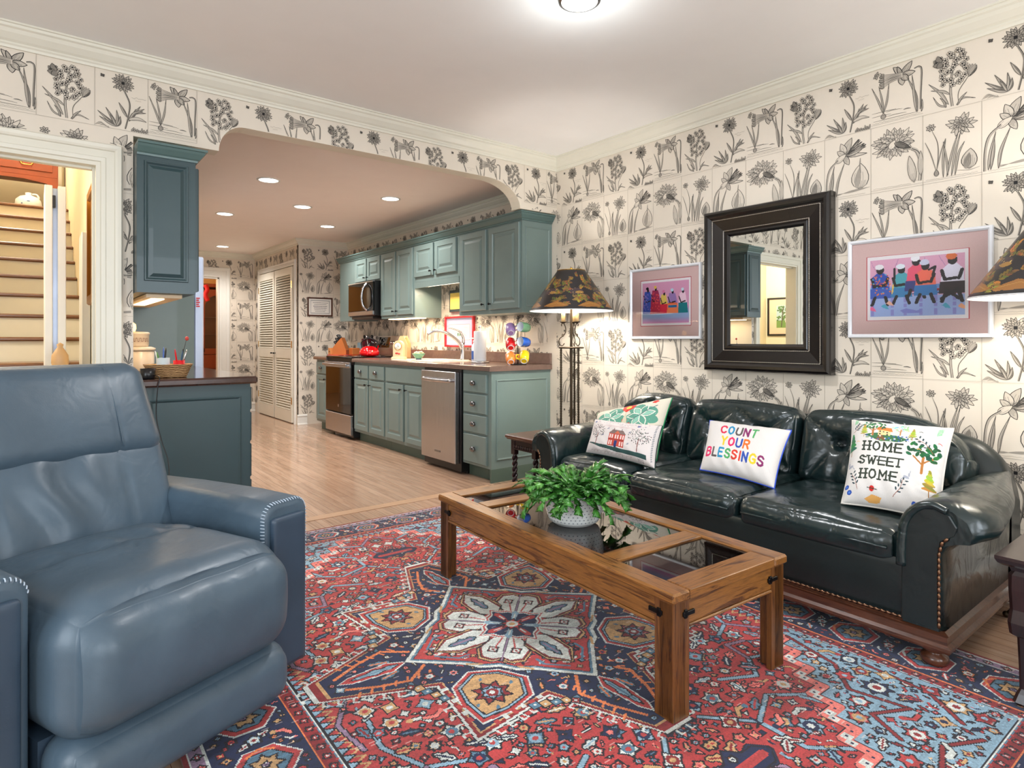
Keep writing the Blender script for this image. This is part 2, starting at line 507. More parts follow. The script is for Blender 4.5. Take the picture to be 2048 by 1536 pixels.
def tile_daffodil(k):
    c = (0.60, 0.98)
    for (x, y, w) in ((0.80, 1.22, .13), (0.44, 1.20, .11), (0.86, 0.98, .12), (0.62, 0.76, .14), (0.74, 0.84, .12), (0.52, 1.19, .08)):
        k.petal(c, (x, y), w, R(.25, .45), 0.9, 5, R(-.08, .08), 0.010)
    k.strip(np.array([(0.62, 1.03), (0.46, 1.05), (0.36, 1.06), (0.25, 1.10)]), np.array([(0.62, 0.94), (0.46, 0.92), (0.36, 0.89), (0.26, 0.83)]), 0.22)
    for j in range(9):
        o = (j - 4) * 0.024
        k.line([(0.60, 0.98 + o * 0.6), (0.40, 0.98 + o * 0.9), (0.24, 0.96 + o * 1.5)], 0.010, R(.5, .9))
    for j in range(10):
        y = 0.82 + 0.032 * j
        k.petal((0.27, y), (0.15 + 0.03 * abs(j - 5) / 5, y + R(-.01, .03)), 0.045, 0.38, 0.85, 2, n=5)
    k.line([(0.84, 1.04), (0.92, 1.05), (0.97, 0.96), (0.955, 0.5), (0.95, 0.16)], 0.022, 0.55, False)
    k.line([(0.84, 1.05), (0.93, 1.065), (0.985, 0.96), (0.97, 0.5), (0.965, 0.16)], 0.008, 0.9, False)
    for (x0, x1) in ((0.90, 0.70), (0.88, 0.80)): k.leaf([(x0, 0.12), (x0 - 0.04, 0.5), (x1, 0.92)], 0.05, 0.4)
    k.leaf([(0.97, 0.1), (0.99, 0.22), (0.985, 0.36)], 0.03, 0.6)
    for x in (0.02, 0.16, 0.36): k.leaf([(0.25, 0.26), ((0.25 + x) / 2 + .02, 0.55), (x, 0.88)], 0.032, 0.35)
    k.petal((0.25, 0.14), (0.25, 0.27), 0.10, 0.45, 0.9, 3)
    for (x, y) in ((.08, 1.17), (.05, 1.08), (.14, 1.21), (.17, 1.13), (.12, 1.04)): k.petal((0.11, 1.12), (x, y), 0.045, 0.4, 0.85, 2, n=5)
    k.line([(0.14, 1.14), (0.2, 1.15), (0.22, 1.05)], 0.009, .8)
    for (x0, x1, y) in ((.02, .5, .31), (.3, .62, .28), (.02, .4, .23), (.64, .78, .24), (.05, .9, .13), (.3, .7, .18)):
        k.line([(x0, y), ((x0 + x1) / 2, y + R(-.01, .015)), (x1, y - 0.01)], 0.014 if x0 == .64 else .007, 0.75)
    k.line([(.0, .055), (1.0, .055)], .004, .5, False); k.scrib(0.03, 0.97, 0.085)

def tile_bulbs(k):
    c = (0.66, 1.08)
    for rr, n, w, f in ((0.26, 13, 0.085, 0.22), (0.18, 11, 0.07, 0.34), (0.11, 8, 0.05, 0.45)):
        for j in range(n):
            a = 2 * PI * j / n + R(-.15, .15); r = rr * R(0.8, 1.1)
            k.petal(c, (c[0] + r * math.cos(a), c[1] + r * math.sin(a) * 0.85), w, f, 0.85, 4, R(-.1, .1), n=6)
    for (x0, x1, y) in ((.42, .62, .95), (.50, .66, .95), (.36, .40, .86), (.56, .72, .72)):
        k.leaf([(x0, 0.08), ((x0 + x1) / 2 - .02, 0.5), (x1, y)], 0.034, 0.3)
    k.leaf([(.44, .1), (.42, .4), (.36, .8)], .03, .3)
    for j in range(7):
        a = j * 0.9; k.petal((0.14, 1.14), (0.14 + .09 * math.cos(a), 1.14 + .08 * math.sin(a)), 0.04, 0.3, 0.85, 2, n=5)
    k.line([(0.16, 1.08), (0.26, 0.8), (0.27, 0.5), (0.24, 0.22)], 0.010, 0.8); 
    for x in (0.04, 0.40): k.line([(0.24, 0.22), ((0.24 + x) / 2, 0.6), (x, 0.86)], 0.014, 0.65)
    k.petal((0.24, 0.12), (0.24, 0.26), 0.08, 0.5, 0.9, 3)
    k.petal((0.80, 0.16), (0.82, 0.56), 0.26, 0.22, 0.85, 7, 0.03, 0.009); k.petal((0.74, 0.17), (0.80, 0.48), 0.12, 0.6, 0.6, 3)
    k.line([(.6, .17), (.8, .14), (.97, .17)], .008, .6)
    k.line([(.0, .045), (1.0, .045)], .004, .5, False); k.scrib(0.05, 0.95, 0.075, .012, .5)

def tile_tulip(k):
    c = (0.44, 0.96)
    for (x, y, w) in ((0.60, 1.34, .17), (0.36, 1.26, .15), (0.28, 1.1, .12), (0.92, 0.92, .08), (0.54, 0.74, .12), (0.9, 1.12, .10)):
        k.petal(c, (x, y), w, R(.12, .3), 0.85, 5, R(-.08, .08), 0.009)
    for j in range(13):
        t = j / 12
        k.petal((0.50, 0.98), (0.74 + .16 * t, 1.28 - 0.20 * t + R(-.03, .03)), 0.035, 0.35, 0.85, 1, n=5)
    for j in range(6): k.line([(0.44, 0.93 + .018 * j), (0.66, 1.02 + .02 * j)], 0.012, 0.8)
    k.petal((0.24, 0.83), (0.48, 1.0), 0.13, 0.08, 0.85, 3)
    k.line([(0.30, 0.88), (0.13, 0.72), (0.06, 0.45), (0.05, 0.05)], 0.030, 0.4, False)
    k.line([(0.30, 0.90), (0.11, 0.73), (0.04, 0.45), (0.03, 0.05)], 0.009, 0.9, False)
    for (x0, x1, y) in ((.10, .22, .78), (.26, .44, .80), (.14, .20, .66)): k.leaf([(x0, .06), (x0 + .04, .4), (x1, y)], .05, .4)
    k.petal((0.78, 0.14), (0.79, 0.72), 0.36, 0.08, 0.85, 9, 0.02, 0.010); k.petal((0.70, 0.18), (0.76, 0.62), 0.12, 0.45, 0.5, 3)
    k.line([(0.79, 0.5), (0.77, 0.66), (0.78, 0.84)], 0.022, 0.6)
    for j in range(5): k.line([(.28, .08 + .01 * j), (.6, .15 - .01 * j), (.98, .16)], .008, .5)
    k.scrib(0.1, 0.9, 0.04, .012, .5)

def tile_peony(k):
    c = np.array((0.44, 1.00))
    for rr, n, w, f in ((0.43, 26, 0.085, 0.16), (0.34, 22, 0.085, 0.22), (0.25, 18, 0.08, 0.28), (0.16, 12, 0.07, 0.34)):
        for j in range(n):
            a = 2 * PI * j / n + R(-.15, .15); r = rr * R(0.82, 1.08)
            b = c + 0.35 * r * np.array((math.cos(a), math.sin(a) * 0.75))
            tip = c + r * np.array((math.cos(a), math.sin(a) * 0.8))
            k.petal(b, tip, w, f * R(.5, 1.7), 0.85, 3, R(-.2, .2), n=6)
    k.petal(c + (-.06, -.12), c + (.04, .06), 0.13, 0.03, 0.8, 1)
    k.petal(c + (.02, .0), c + (.34, -.18), 0.12, 0.75, 0.9, 6)
    k.line([(0.78, 0.82), (0.90, 0.72), (0.96, 0.45), (0.94, 0.10)], 0.045, 0.32, False)
    k.line([(0.80, 0.80), (0.92, 0.70), (0.985, 0.45), (0.965, 0.10)], 0.010, 0.9, False)
    k.line([(0.78, 0.78), (0.87, 0.70), (0.935, 0.45), (0.92, 0.10)], 0.008, 0.7, False)
    k.petal((0.84, 0.08), (0.75, 0.66), 0.15, 0.2, 0.8, 5); k.petal((0.96, 0.2), (0.96, 0.72), 0.10, 0.25, 0.7, 3)
    k.line([(.0, .045), (1.0, .045)], .004, .5, False); k.scrib(0.05, 0.80, 0.075, .012, .5); k.scrib(.78, .92, .12, .01, .6)

def make_tiles():
    out = []
    for fn, H in ((tile_hyacinth, HA), (tile_anemone, HA), (tile_daffodil, HA), (tile_bulbs, HB), (tile_tulip, HB), (tile_peony, HB)):
        k = Ink(); fn(k); h = H / TW
        k.strip(np.array([(0.003, 0), (0.003, h)]), np.array([(-0.003, 0), (-0.003, h)]), 0.55)
        k.strip(np.array([(0, 0.003), (1, 0.003)]), np.array([(0, -0.003), (1, -0.003)]), 0.45)
        V = np.array(k.v) * TW; V[:, 0] = np.clip(V[:, 0], -0.001, TW + 0.001); V[:, 1] = np.clip(V[:, 1], -0.001, H)
        out.append((V, np.array(k.f), np.array(k.a)))
    return out
TILES = make_tiles()

def paper_mat():
    t = NT('floral_paper')
    a = t.node('ShaderNodeAttribute', attribute_name='ink')
    v = t.obj()
    pap = t.ramp(t.noise(v, 3, 2), [(0.3, lin((0.865, 0.825, 0.765))), (0.7, lin((0.885, 0.845, 0.785)))])
    t.col(t.mix(a.outputs['Fac'], pap, lin((0.085, 0.08, 0.085))))
    t.set(Roughness=0.62, Specular_IOR_Level=0.35)
    MATS['floral_paper'] = t.m
paper_mat()

def papered_wall(name, org, ud, nd, ztop, u_range, base_quads, inside, extra=None, phase=0.0, skip=None):
    """base_quads: [(u,z) x4] faces of the paper; flower strokes kept where inside(u,z)"""
    org = np.array(org, float); ud = np.array(ud, float); nd = np.array(nd, float)
    V = []; F = []; A = []; 
    def put(uz, off):
        return org + ud * uz[0] + np.array((0, 0, 1.0)) * uz[1] + nd * off
    for q in base_quads:
        o = len(V); V.extend([put(p, 0) for p in q]); F.append(tuple(range(o, o + len(q)))); A.append(0.0)
    nV = len(V); VV = [np.array(V)]; FF = []; AA = []
    u0 = u_range[0]; k0 = math.floor((u0 - phase) / TW); k1 = math.ceil((u_range[1] - phase) / TW)
    for k in range(k0, k1):
        z = ztop; row = 0
        while z > -0.05:
            H = HA if row % 2 == 0 else HB
            z -= H
            T, f, a = TILES[(k % 3) + (3 if row % 2 else 0)]
            row += 1
            uz = T + np.array((phase + k * TW, z))
            cen = uz[f].mean(1)
            vin = np.array([inside(c[0], c[1]) for c in uz], bool)
            keep = vin[f].all(1)
            if skip is not None: keep &= ~np.array([skip(c[0], c[1]) for c in cen], bool)
            if not keep.any(): continue
            off = 0.0004 + 1.2e-6 * np.arange(len(f)) * (1 if len(f) else 1)
            # one offset per vertex, taken from its face
            vo = np.zeros(len(uz)); 
            for c in range(4): vo[f[:, c]] = off
            P = org + np.outer(uz[:, 0], ud) + np.outer(uz[:, 1], (0, 0, 1.0)) + np.outer(vo, nd)
            VV.append(P); FF.append(f[keep] + nV); AA.append(a[keep]); nV += len(P)
    V = np.concatenate(VV)
    Fq = np.concatenate(FF) if FF else np.zeros((0, 4), int)
    me = bpy.data.meshes.new(name)
    exv, exf, exm = extra if extra else ([], [], [])
    nb = len(V)
    allV = [tuple(p) for p in V] + [tuple(p) for p in exv]
    faces = list(F) + [tuple(int(i) for i in f) for f in Fq] + [tuple(i + nb for i in f) for f in exf]
    me.from_pydata(allV, [], faces)
    ink = np.concatenate([np.zeros(len(F)), np.concatenate(AA) if AA else np.zeros(0), np.zeros(len(exf))]).astype(np.float32)
    at = me.attributes.new('ink', 'FLOAT', 'FACE'); at.data.foreach_set('value', ink)
    me.materials.append(MATS['floral_paper']); me.materials.append(MATS['cream_paint'])
    mi = [0] * (len(F) + len(Fq)) + [1] * len(exf)
    me.polygons.foreach_set('material_index', mi)
    me.update()
    o = bpy.data.objects.new(name, me); COL.objects.link(o)
    return struct(o)

# ------------------------------------------------------------------ common materials
plain('cream_paint', (0.90, 0.875, 0.80), 0.45, var=0.02)
plain('ceiling_paint', (0.945, 0.94, 0.93), 0.8, var=0.01)
plain('kitchen_ceiling_paint', (0.97, 0.93, 0.90), 0.8, var=0.01)
plain('trim_paint', (0.88, 0.865, 0.805), 0.35, var=0.02)
plain('white_paint', (0.90, 0.89, 0.86), 0.35, var=0.02)
plain('hall_paint', (0.95, 0.90, 0.78), 0.7, var=0.02)
plain('peach_paint', (0.95, 0.74, 0.46), 0.7, var=0.03)
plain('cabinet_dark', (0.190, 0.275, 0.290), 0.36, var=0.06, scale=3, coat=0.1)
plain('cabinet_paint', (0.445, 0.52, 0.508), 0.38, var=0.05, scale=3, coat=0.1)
plain('cabinet_crown_paint', (0.33, 0.43, 0.42), 0.38, var=0.05, scale=3, coat=0.1)
plain('toe_paint', (0.33, 0.41, 0.37), 0.5, var=0.05)
plain('door_white', (0.90, 0.88, 0.82), 0.4, var=0.02)
plain('knob_pewter', (0.52, 0.52, 0.53), 0.25, 1.0)
plain('knob_black', (0.05, 0.05, 0.06), 0.3, 0.6)
plain('brass', (0.83, 0.66, 0.32), 0.25, 1.0)
plain('chrome', (0.80, 0.80, 0.82), 0.12, 1.0)
plain('black_plastic', (0.05, 0.05, 0.06), 0.35)
plain('black_glass', (0.012, 0.010, 0.010), 0.04, coat=0.3)
plain('white_plastic', (0.90, 0.90, 0.88), 0.4)
plain('counter_laminate', (0.42, 0.335, 0.30), 0.22, var=0.10, scale=40, coat=0.25)
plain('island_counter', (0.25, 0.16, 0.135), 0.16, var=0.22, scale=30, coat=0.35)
wood('stair_wood', (0.50, 0.33, 0.19), (0.40, 0.25, 0.14), 'x')
plain('cherry', (0.52, 0.23, 0.11), 0.35, var=0.15, scale=5, coat=.2)
plain('threshold_oak', (0.74, 0.60, 0.48), 0.3, var=.08)
emit('lamp_white', (1.0, 0.98, 0.95), 9.0)

def steel_mat(name, c, axis, rough=0.27):
    t = NT(name)
    s = {'y': (60, 1.5, 60), 'z': (60, 60, 0.8)}[axis]
    v = t.obj(s)
    n = t.noise(v, 4, 3, .6)
    a = lin(c)
    t.col(t.ramp(n, [(0.3, tuple(x * .9 for x in a)), (0.7, tuple(min(1, x * 1.08) for x in a))]))
    t.set(Metallic=1.0, Roughness=rough, Anisotropic=0.4)
    t.bump(n, 0.03, 0.001)
    MATS[name] = t.m
steel_mat('steel', (0.72, 0.71, 0.715), 'z')

def floor_mat():
    t = NT('oak_floor')
    v = t.obj((1, 1, 1), (0, 0, PI / 2))
    br = t.node('ShaderNodeTexBrick', i_Scale=1.0, i_Mortar_Size=0.0011, i_Mortar_Smooth=0.2, i_Bias=0.0, i_Brick_Width=0.95, i_Row_Height=0.057)
    br.offset = 0.37; br.offset_frequency = 3
    br.inputs['Color1'].default_value = (0.30, 0.30, 0.30, 1); br.inputs['Color2'].default_value = (0.75, 0.75, 0.75, 1); br.inputs['Mortar'].default_value = (0.0, 0.0, 0.0, 1)
    t.l.new(v, br.inputs['Vector'])
    g = t.noise(t.obj((26, 1.6, 26)), 2.0, 5, .62, 1.0)
    gc = t.ramp(g, [(0.30, lin((0.655, 0.525, 0.43))), (0.5, lin((0.735, 0.61, 0.515))), (0.7, lin((0.775, 0.665, 0.575)))])
    var = t.ramp(br.outputs['Color'], [(0.0, (0.35, 0.25, 0.2)), (0.28, (0.80, 0.77, 0.75)), (0.8, (1.06, 1.04, 1.03))])
    t.col(t.mix(1.0, gc, var, 'MULTIPLY'))
    t.set(Roughness=0.22, Coat_Weight=0.45, Coat_Roughness=0.10)
    t.bump(br.outputs['Fac'], -0.25, 0.002)
    MATS['oak_floor'] = t.m
floor_mat()

# ------------------------------------------------------------------ shell dimensions
XR, YA, YA2 = 3.41, 3.75, 3.86          # right wall, arch wall front and back
XK, YK, YB, XC = 0.415, 8.00, 10.0, 2.73  # kitchen left wall, recess wall, back wall, closet wall
ZL, ZK = 2.60, 2.43                       # ceilings
XL, YN = -2.30, -2.40                     # unseen sides of the living room

b = MB(); b.box(XL - .1, YN - .1, -0.06, XR + .1, 12.6, 0.0); struct(b.build('floor', 'oak_floor'))
b = MB(); b.box(XL - .1, YN - .1, ZL, XR + .1, YA2, ZL + 0.08); struct(b.build('ceiling', 'ceiling_paint'))
b = MB(); b.box(XK - .1, YA2, ZK, XR + .1, 12.6, ZK + 0.08); struct(b.build('ceiling_kitchen', 'kitchen_ceiling_paint'))
b = MB(); b.box(-1.9, YA2, 4.4, XK - .1, 9.9, 4.48); struct(b.build('ceiling_hall', 'ceiling_paint'))

# right wall: living part with the higher paper, kitchen part with the lower
def rect(u0, z0, u1, z1): return [(u0, z0), (u1, z0), (u1, z1), (u0, z1)]
# u = -Y on this wall
def in_right(u, z):
    y = -u
    if y < 0.0: return False
    return z < 2.51 if y < YA else False
def sofa_hide(u, z): return (0.95 < -u < 2.55 and z < 0.45)
papered_wall('wall_right', (XR, 0, 0), (0, -1, 0), (-1, 0, 0), 2.51, (-YA, 0.0),
             [rect(-YA, 0, -YN, ZL)], in_right, phase=-1.108, skip=sofa_hide)
def in_rk(u, z):
    y = -u
    if y > YK or y < YA2: return False
    return (2.05 < z < 2.345) or (0.93 < z < 1.78)
papered_wall('wall_right_kitchen', (XR, 0, 0), (0, -1, 0), (-1, 0, 0), 2.345, (-YK, -YA2),
             [rect(-YK, 0, -YA, ZL)], in_rk, phase=-YA2 - .06)
b = MB(); b.box(XR + .001, YN - .1, 0, XR + .1, YK + .1, ZL); struct(b.build('wall_right_core', 'cream_paint'))

# arch wall
AZ = 2.345
def arch_z(x):
    """underside of the header; None where the wall reaches the floor"""
    if x < 0.83: return 2.185
    if x < 0.97:
        t = (0.97 - x) / 0.14; return 2.185 + (AZ - 2.185) * math.sqrt(max(0, 1 - t * t))
    if x < 2.70: return AZ
    if x < 3.02:
        t = (x - 2.70) / 0.32; return AZ - (AZ - 2.15) * (1 - math.sqrt(max(0, 1 - t * t)))
    return 2.15
DX0, DX1, DZ = -0.60, 0.27, 2.02          # doorway
def in_arch(x, z):
    if z > 2.51 or x < -0.95: return False
    if x < XK: return not (DX0 - .1 < x < DX1 + .1 and z < DZ + .1)
    return z > arch_z(x)
xs = [0.83 + 0.14 * (1 - math.cos(PI / 2 * i / 12)) for i in range(13)] + [2.70 + 0.32 * math.sin(PI / 2 * i / 16) for i in range(17)]
xs = [XK, 0.83] + sorted(set(round(x, 5) for x in xs if x > 0.831)) + [XR]
quads = [rect(XL, 0, DX0, ZL), rect(DX0, DZ, DX1, ZL), rect(DX1, 0, XK, ZL)]
ev = []; ef = []
def zc(x): return arch_z(x)
for i in range(len(xs) - 1):
    a, c = xs[i], xs[i + 1]
    za = zc(a) if a != 0.83 else 2.185; zb = zc(c - 1e-6)
    quads.append([(a, za), (c, zb), (c, ZL), (a, ZL)])
    o = len(ev); ev += [(a, YA, za), (c, YA, zb), (c, YA2, zb), (a, YA2, za)]; ef.append((o, o + 1, o + 2, o + 3))
    o = len(ev); ev += [(a, YA2, za), (c, YA2, zb), (c, YA2, ZL), (a, YA2, ZL)]; ef.append((o, o + 1, o + 2, o + 3))
def exq(pts):
    o = len(ev); ev.extend(pts); ef.append(tuple(range(o, o + len(pts))))
exq([(XK, YA, 0), (XK, YA2, 0), (XK, YA2, 2.185), (XK, YA, 2.185)])
exq([(DX1, YA, 0), (DX1, YA2, 0), (DX1, YA2, DZ), (DX1, YA, DZ)])
exq([(DX0, YA, 0), (DX0, YA2, 0), (DX0, YA2, DZ), (DX0, YA, DZ)])
exq([(DX0, YA, DZ), (DX1, YA, DZ), (DX1, YA2, DZ), (DX0, YA2, DZ)])
exq([(XL, YA2, 0), (DX0, YA2, 0), (DX0, YA2, ZL), (XL, YA2, ZL)])
exq([(DX0, YA2, DZ), (DX1, YA2, DZ), (DX1, YA2, ZL), (DX0, YA2, ZL)])
exq([(DX1, YA2, 0), (XK, YA2, 0), (XK, YA2, ZL), (DX1, YA2, ZL)])
papered_wall('wall_arch', (0, YA, 0), (1, 0, 0), (0, -1, 0), 2.51, (-0.95, XR), quads, in_arch, extra=(ev, ef, None), phase=0.013)

# recess wall with the framed verse, closet wall, kitchen back wall
papered_wall('wall_recess', (0, YK, 0), (1, 0, 0), (0, -1, 0), 2.345, (XC, XR), [rect(XC, 0, XR, ZK)], lambda x, z: XC < x < XR and 0.14 < z < 2.345, phase=XC)
CY0, CY1, CZ = 8.16, 9.68, 2.10           # closet doors
papered_wall('wall_closet', (XC, 0, 0), (0, -1, 0), (-1, 0, 0), 2.345, (-YB, -YK),
             [rect(-YB, 0, -CY1, ZK), rect(-CY1, CZ, -CY0, ZK), rect(-CY0, 0, -YK, ZK)],
             lambda u, z: 0.14 < z < 2.345 and -YB < u < -YK and not (-CY1 - .07 < u < -CY0 + .09 and z < CZ + .07), phase=-YK - TW * 0.55)
BX0, BX1, BZ = 1.35, 2.215, 2.05          # back doorway
papered_wall('wall_back', (0, YB, 0), (1, 0, 0), (0, -1, 0), 2.345, (XK, XC),
             [rect(XK, 0, BX0, ZK), rect(BX0, BZ, BX1, ZK), rect(BX1, 0, XC, ZK)],
             lambda x, z: 0.14 < z < 2.345 and XK < x < XC and not (BX0 - .17 < x < BX1 + .17 and z < BZ + .12), phase=XC - TW * 3.12)
b = MB()
b.box(XC + .001, CY1, 0, XC + .6, CY1 + .05, ZK); b.box(XC + .6, YK + .01, 0, XC + .65, CY1, ZK); b.box(XC, YK + .001, 0, XR + .1, YK + .05, ZK)
struct(b.build('wall_closet_inside', 'cream_paint'))
b = MB(); b.box(XK - .1, YA2, 0, XK, 12.6, ZL); struct(b.build('wall_left_kitchen', 'cream_paint'))
# unseen living room sides with the windows that light it
b = MB()
for (x0, x1, z0, z1) in ((XL, -1.6, 0, ZL), (-.2, .8, 0, ZL), (2.2, XR, 0, ZL), (-1.6, -.2, 0, .6), (.8, 2.2, 0, .6), (-1.6, -.2, 2.3, ZL), (.8, 2.2, 2.3, ZL)):
    b.box(x0, YN - .1, z0, x1, YN, z1)
struct(b.build('wall_near', 'cream_paint'))
b = MB()
for (y0, y1, z0, z1) in ((YN, .2, 0, ZL), (1.6, YA, 0, ZL), (.2, 1.6, 0, .6), (.2, 1.6, 2.3, ZL)):
    b.box(XL - .1, y0, z0, XL, y1, z1)
struct(b.build('wall_left', 'cream_paint'))
for i, (ax, c0) in enumerate((('y', -1.6), ('y', .8), ('x', .2))):
    b = MB()
    def wb(a0, z0, a1, z1):
        if ax == 'y': b.box(a0, YN - .07, z0, a1, YN - .02, z1)
        else: b.box(XL - .07, a0, z0, XL - .02, a1, z1)
    wb(c0, .6, c0 + .05, 2.3); wb(c0 + 1.35, .6, c0 + 1.4, 2.3); wb(c0, .6, c0 + 1.4, .65); wb(c0, 2.25, c0 + 1.4, 2.3); wb(c0, 1.43, c0 + 1.4, 1.47); wb(c0 + .68, .6, c0 + .72, 2.3)
    struct(b.build('window_%d' % (i + 1), 'white_paint'))

# ------------------------------------------------------------------ hall and dining room behind the openings
b = MB()
b.box(-1.95, YA2, 0, -1.85, 4.9, 4.4)                   # far left hall wall
b.box(XK - .12, YA2, 0, XK - .10, 9.9, 4.4)              # wall right of the stairs (hall side)
b.box(-.75, 4.85, 0, -.70, 9.9, 4.4)                    # wall left of the stairs
b.box(-1.85, 4.85, 0, -.751, 4.9, 4.4)
b.box(-.75, 9.8, 0, XK - .1, 9.9, 4.4)
struct(b.build('wall_hall', 'hall_paint'))
b = MB(); b.box(XK - .101, YA2, ZL, XK, 9.9, 4.4); struct(b.build('wall_hall_upper', 'hall_paint'))
b = MB(); b.box(XL, YA2, ZL, XK, YA2 + .04, 4.4); struct(b.build('wall_hall_front', 'hall_paint'))
b = MB(); b.box(XK - .1, 12.4, 0, 5.2, 12.5, ZK); b.box(2.9, YB + .1, 0, 2.95, 12.5, ZK); struct(b.build('wall_dining', 'peach_paint'))
b = MB(); b.box(XK, YB + .001, 0, BX0, YB + .1, ZK); b.box(BX1, YB + .001, 0, 3.0, YB + .1, ZK); b.box(BX0, YB + .001, BZ, BX1, YB + .1, ZK); struct(b.build('wall_back_core', 'cream_paint'))

# ------------------------------------------------------------------ crown mouldings, casings, baseboards
CR = [(0, 0), (.010, 0), (.012, .012), (.018, .018), (.018, .026), (.030, .034), (.052, .058), (.060, .074), (.070, .080), (.072, .092), (.080, .094), (.080, .102), (0, .102)]
def crown(mb, p0, p1, nrm, ztop, sc=1.0, trim0=0, trim1=0):
    """profile swept along p0-p1; nrm points into the room; mitre by shifting ends by the projection * trim"""
    p0 = Vector((*p0, 0)); p1 = Vector((*p1, 0)); n = Vector((*nrm, 0)); d = (p1 - p0).normalized()
    r0 = []; r1 = []
    for o, h in CR:
        o *= sc; z = ztop - .102 * sc + h * sc
        a = p0 + n * o + d * (o * trim0); c = p1 + n * o - d * (o * trim1)
        r0.append((a.x, a.y, z)); r1.append((c.x, c.y, z))
    mb.loft([r0, r1], 0, False)
b = MB(); crown(b, (XL, YA - .001), (XR, YA - .001), (0, -1), ZL, trim1=1); struct(b.build('trim_1', 'trim_paint'))
b = MB(); crown(b, (XR - .001, YN), (XR - .001, YA), (-1, 0), ZL, trim1=1); struct(b.build('trim_2', 'trim_paint'))
b = MB(); crown(b, (XR - .001, YA2), (XR - .001, YK), (-1, 0), ZK, .78, trim1=1); struct(b.build('trim_3', 'trim_paint'))
b = MB(); crown(b, (XC, YK - .001), (XR, YK - .001), (0, -1), ZK, .78, trim0=-1, trim1=1); struct(b.build('trim_4', 'trim_paint'))
b = MB(); crown(b, (XC - .001, YK), (XC - .001, YB), (-1, 0), ZK, .78, trim0=-1, trim1=1); struct(b.build('trim_5', 'trim_paint'))
b = MB(); crown(b, (XK, YB - .001), (XC, YB - .001), (0, -1), ZK, .78, trim1=1); struct(b.build('trim_6', 'trim_paint'))

CAS = [(0, .006), (.004, .014), (.022, .016), (.026, .012), (.060, .012), (.064, .020), (.074, .024), (.090, .026), (.095, .020), (.095, 0), (0, 0)]
def casing(name, ax, fixed, a0, a1, ztop, nrm, w=0.095, mat='trim_paint', z0=0.0):
    """door casing round an opening a0..a1 in plane AX=fixed"""
    sc = w / .095; rings = []
    def P(a, o, z):
        return (a, fixed + nrm * o, z) if ax == 'y' else (fixed + nrm * o, a, z)
    rings.append([P(a0 - q * sc, o, z0) for q, o in CAS]); rings.append([P(a0 - q * sc, o, ztop + q * sc) for q, o in CAS])
    rings.append([P(a1 + q * sc, o, ztop + q * sc) for q, o in CAS]); rings.append([P(a1 + q * sc, o, z0) for q, o in CAS])
    b = MB(); b.loft(rings, 0, False); return struct(b.build(name, mat))
casing('trim_7', 'y', YA - .0005, DX0, DX1, DZ, -1)
b = MB(); b.box(DX1 - .018, YA - .007, 0, DX1 + .002, YA2 + .02, DZ); b.box(DX0 + .001, YA, 0, DX0 + .018, YA2 + .02, DZ); b.box(DX0 + .001, YA - .0062, DZ - .0185, DX1 + .0015, YA2 + .0195, DZ + .0015)
b.box(DX1 - .03, YA + .05, 0, DX1 - .017, YA + .09, DZ - .017); b.box(DX0 + .019, YA + .051, DZ - .03, DX1 - .031, YA + .089, DZ - .0186); struct(b.build('trim_8', 'trim_paint'))
casing('trim_9', 'y', YB - .0005, BX0, BX1, BZ, -1, .15, 'white_paint')
b = MB(); b.box(BX1 - .02, YB, 0, BX1 - .001, YB + .1, BZ); b.box(BX0, YB, BZ - .02, BX1, YB + .1, BZ - .001); struct(b.build('trim_10', 'white_paint'))
casing('trim_11', 'x', XC - .0005, CY0, CY1, CZ, -1, .075, 'white_paint')
def base(name, p0, p1, nrm, h=.135):
    p0 = Vector((*p0, 0)); p1 = Vector((*p1, 0)); n = Vector((*nrm, 0)); pr = [(0, 0), (.030, 0), (.030, .012), (.016, .022), (.014, .11), (.022, .114), (.020, .126), (.006, .135), (0, .135)]
    b = MB(); b.loft([[tuple(p + n * o + Vector((0, 0, z * h / .135))) for o, z in pr] for p in (p0, p1)], 0, False); return struct(b.build(name, 'white_paint'))
base('baseboard_recess', (XC - .02, YK - .001), (2.84, YK - .001), (0, -1)); base('baseboard_back', (BX1 + .16, YB - .001), (XC, YB - .001), (0, -1))
base('baseboard_right', (XR - .001, YN), (XR - .001, 3.80), (-1, 0)); base('baseboard_left', (XL, YA - .001), (DX0 - .11, YA - .001), (0, -1))
b = MB(); b.box(XK + .55, YA - .03, 0.0, 2.74, YA + .05, .004, .001); struct(b.build('trim_12', 'threshold_oak'))

# ------------------------------------------------------------------ kitchen, right run
def FX(x0):      # map for fronts that face -X : s = Y, t = Z, depth toward the room
    return lambda s, t, d: (x0 - d, s, t)
def FY(y0):      # map for panels that face -Y : s = X, t = Z
    return lambda s, t, d: (s, y0 - d, t)
def FXp(x0):     # faces +X
    return lambda s, t, d: (x0 + d, s, t)

def small_knob(parent, x, y, z, dx=-1):
    b = MB(); b.cyl((x, y, z), (x + dx * .016, y, z), .005, .004, 8); b.ball((x + dx * .022, y, z), .011, 10, sc=(.75, 1, 1))
    return b.build('knob', 'knob_black', parent)
def dome_knob(parent, x, y, z, dx=-1):
    b = MB(); b.cyl((x, y, z), (x + dx * .014, y, z), .008, .007, 10); b.ball((x + dx * .020, y, z), .023, 16, sc=(.55, 1, 1))
    b.cyl((x + dx * .001, y, z), (x + dx * .004, y, z), .016, .016, 14)
    return b.build('knob', 'knob_pewter', parent)

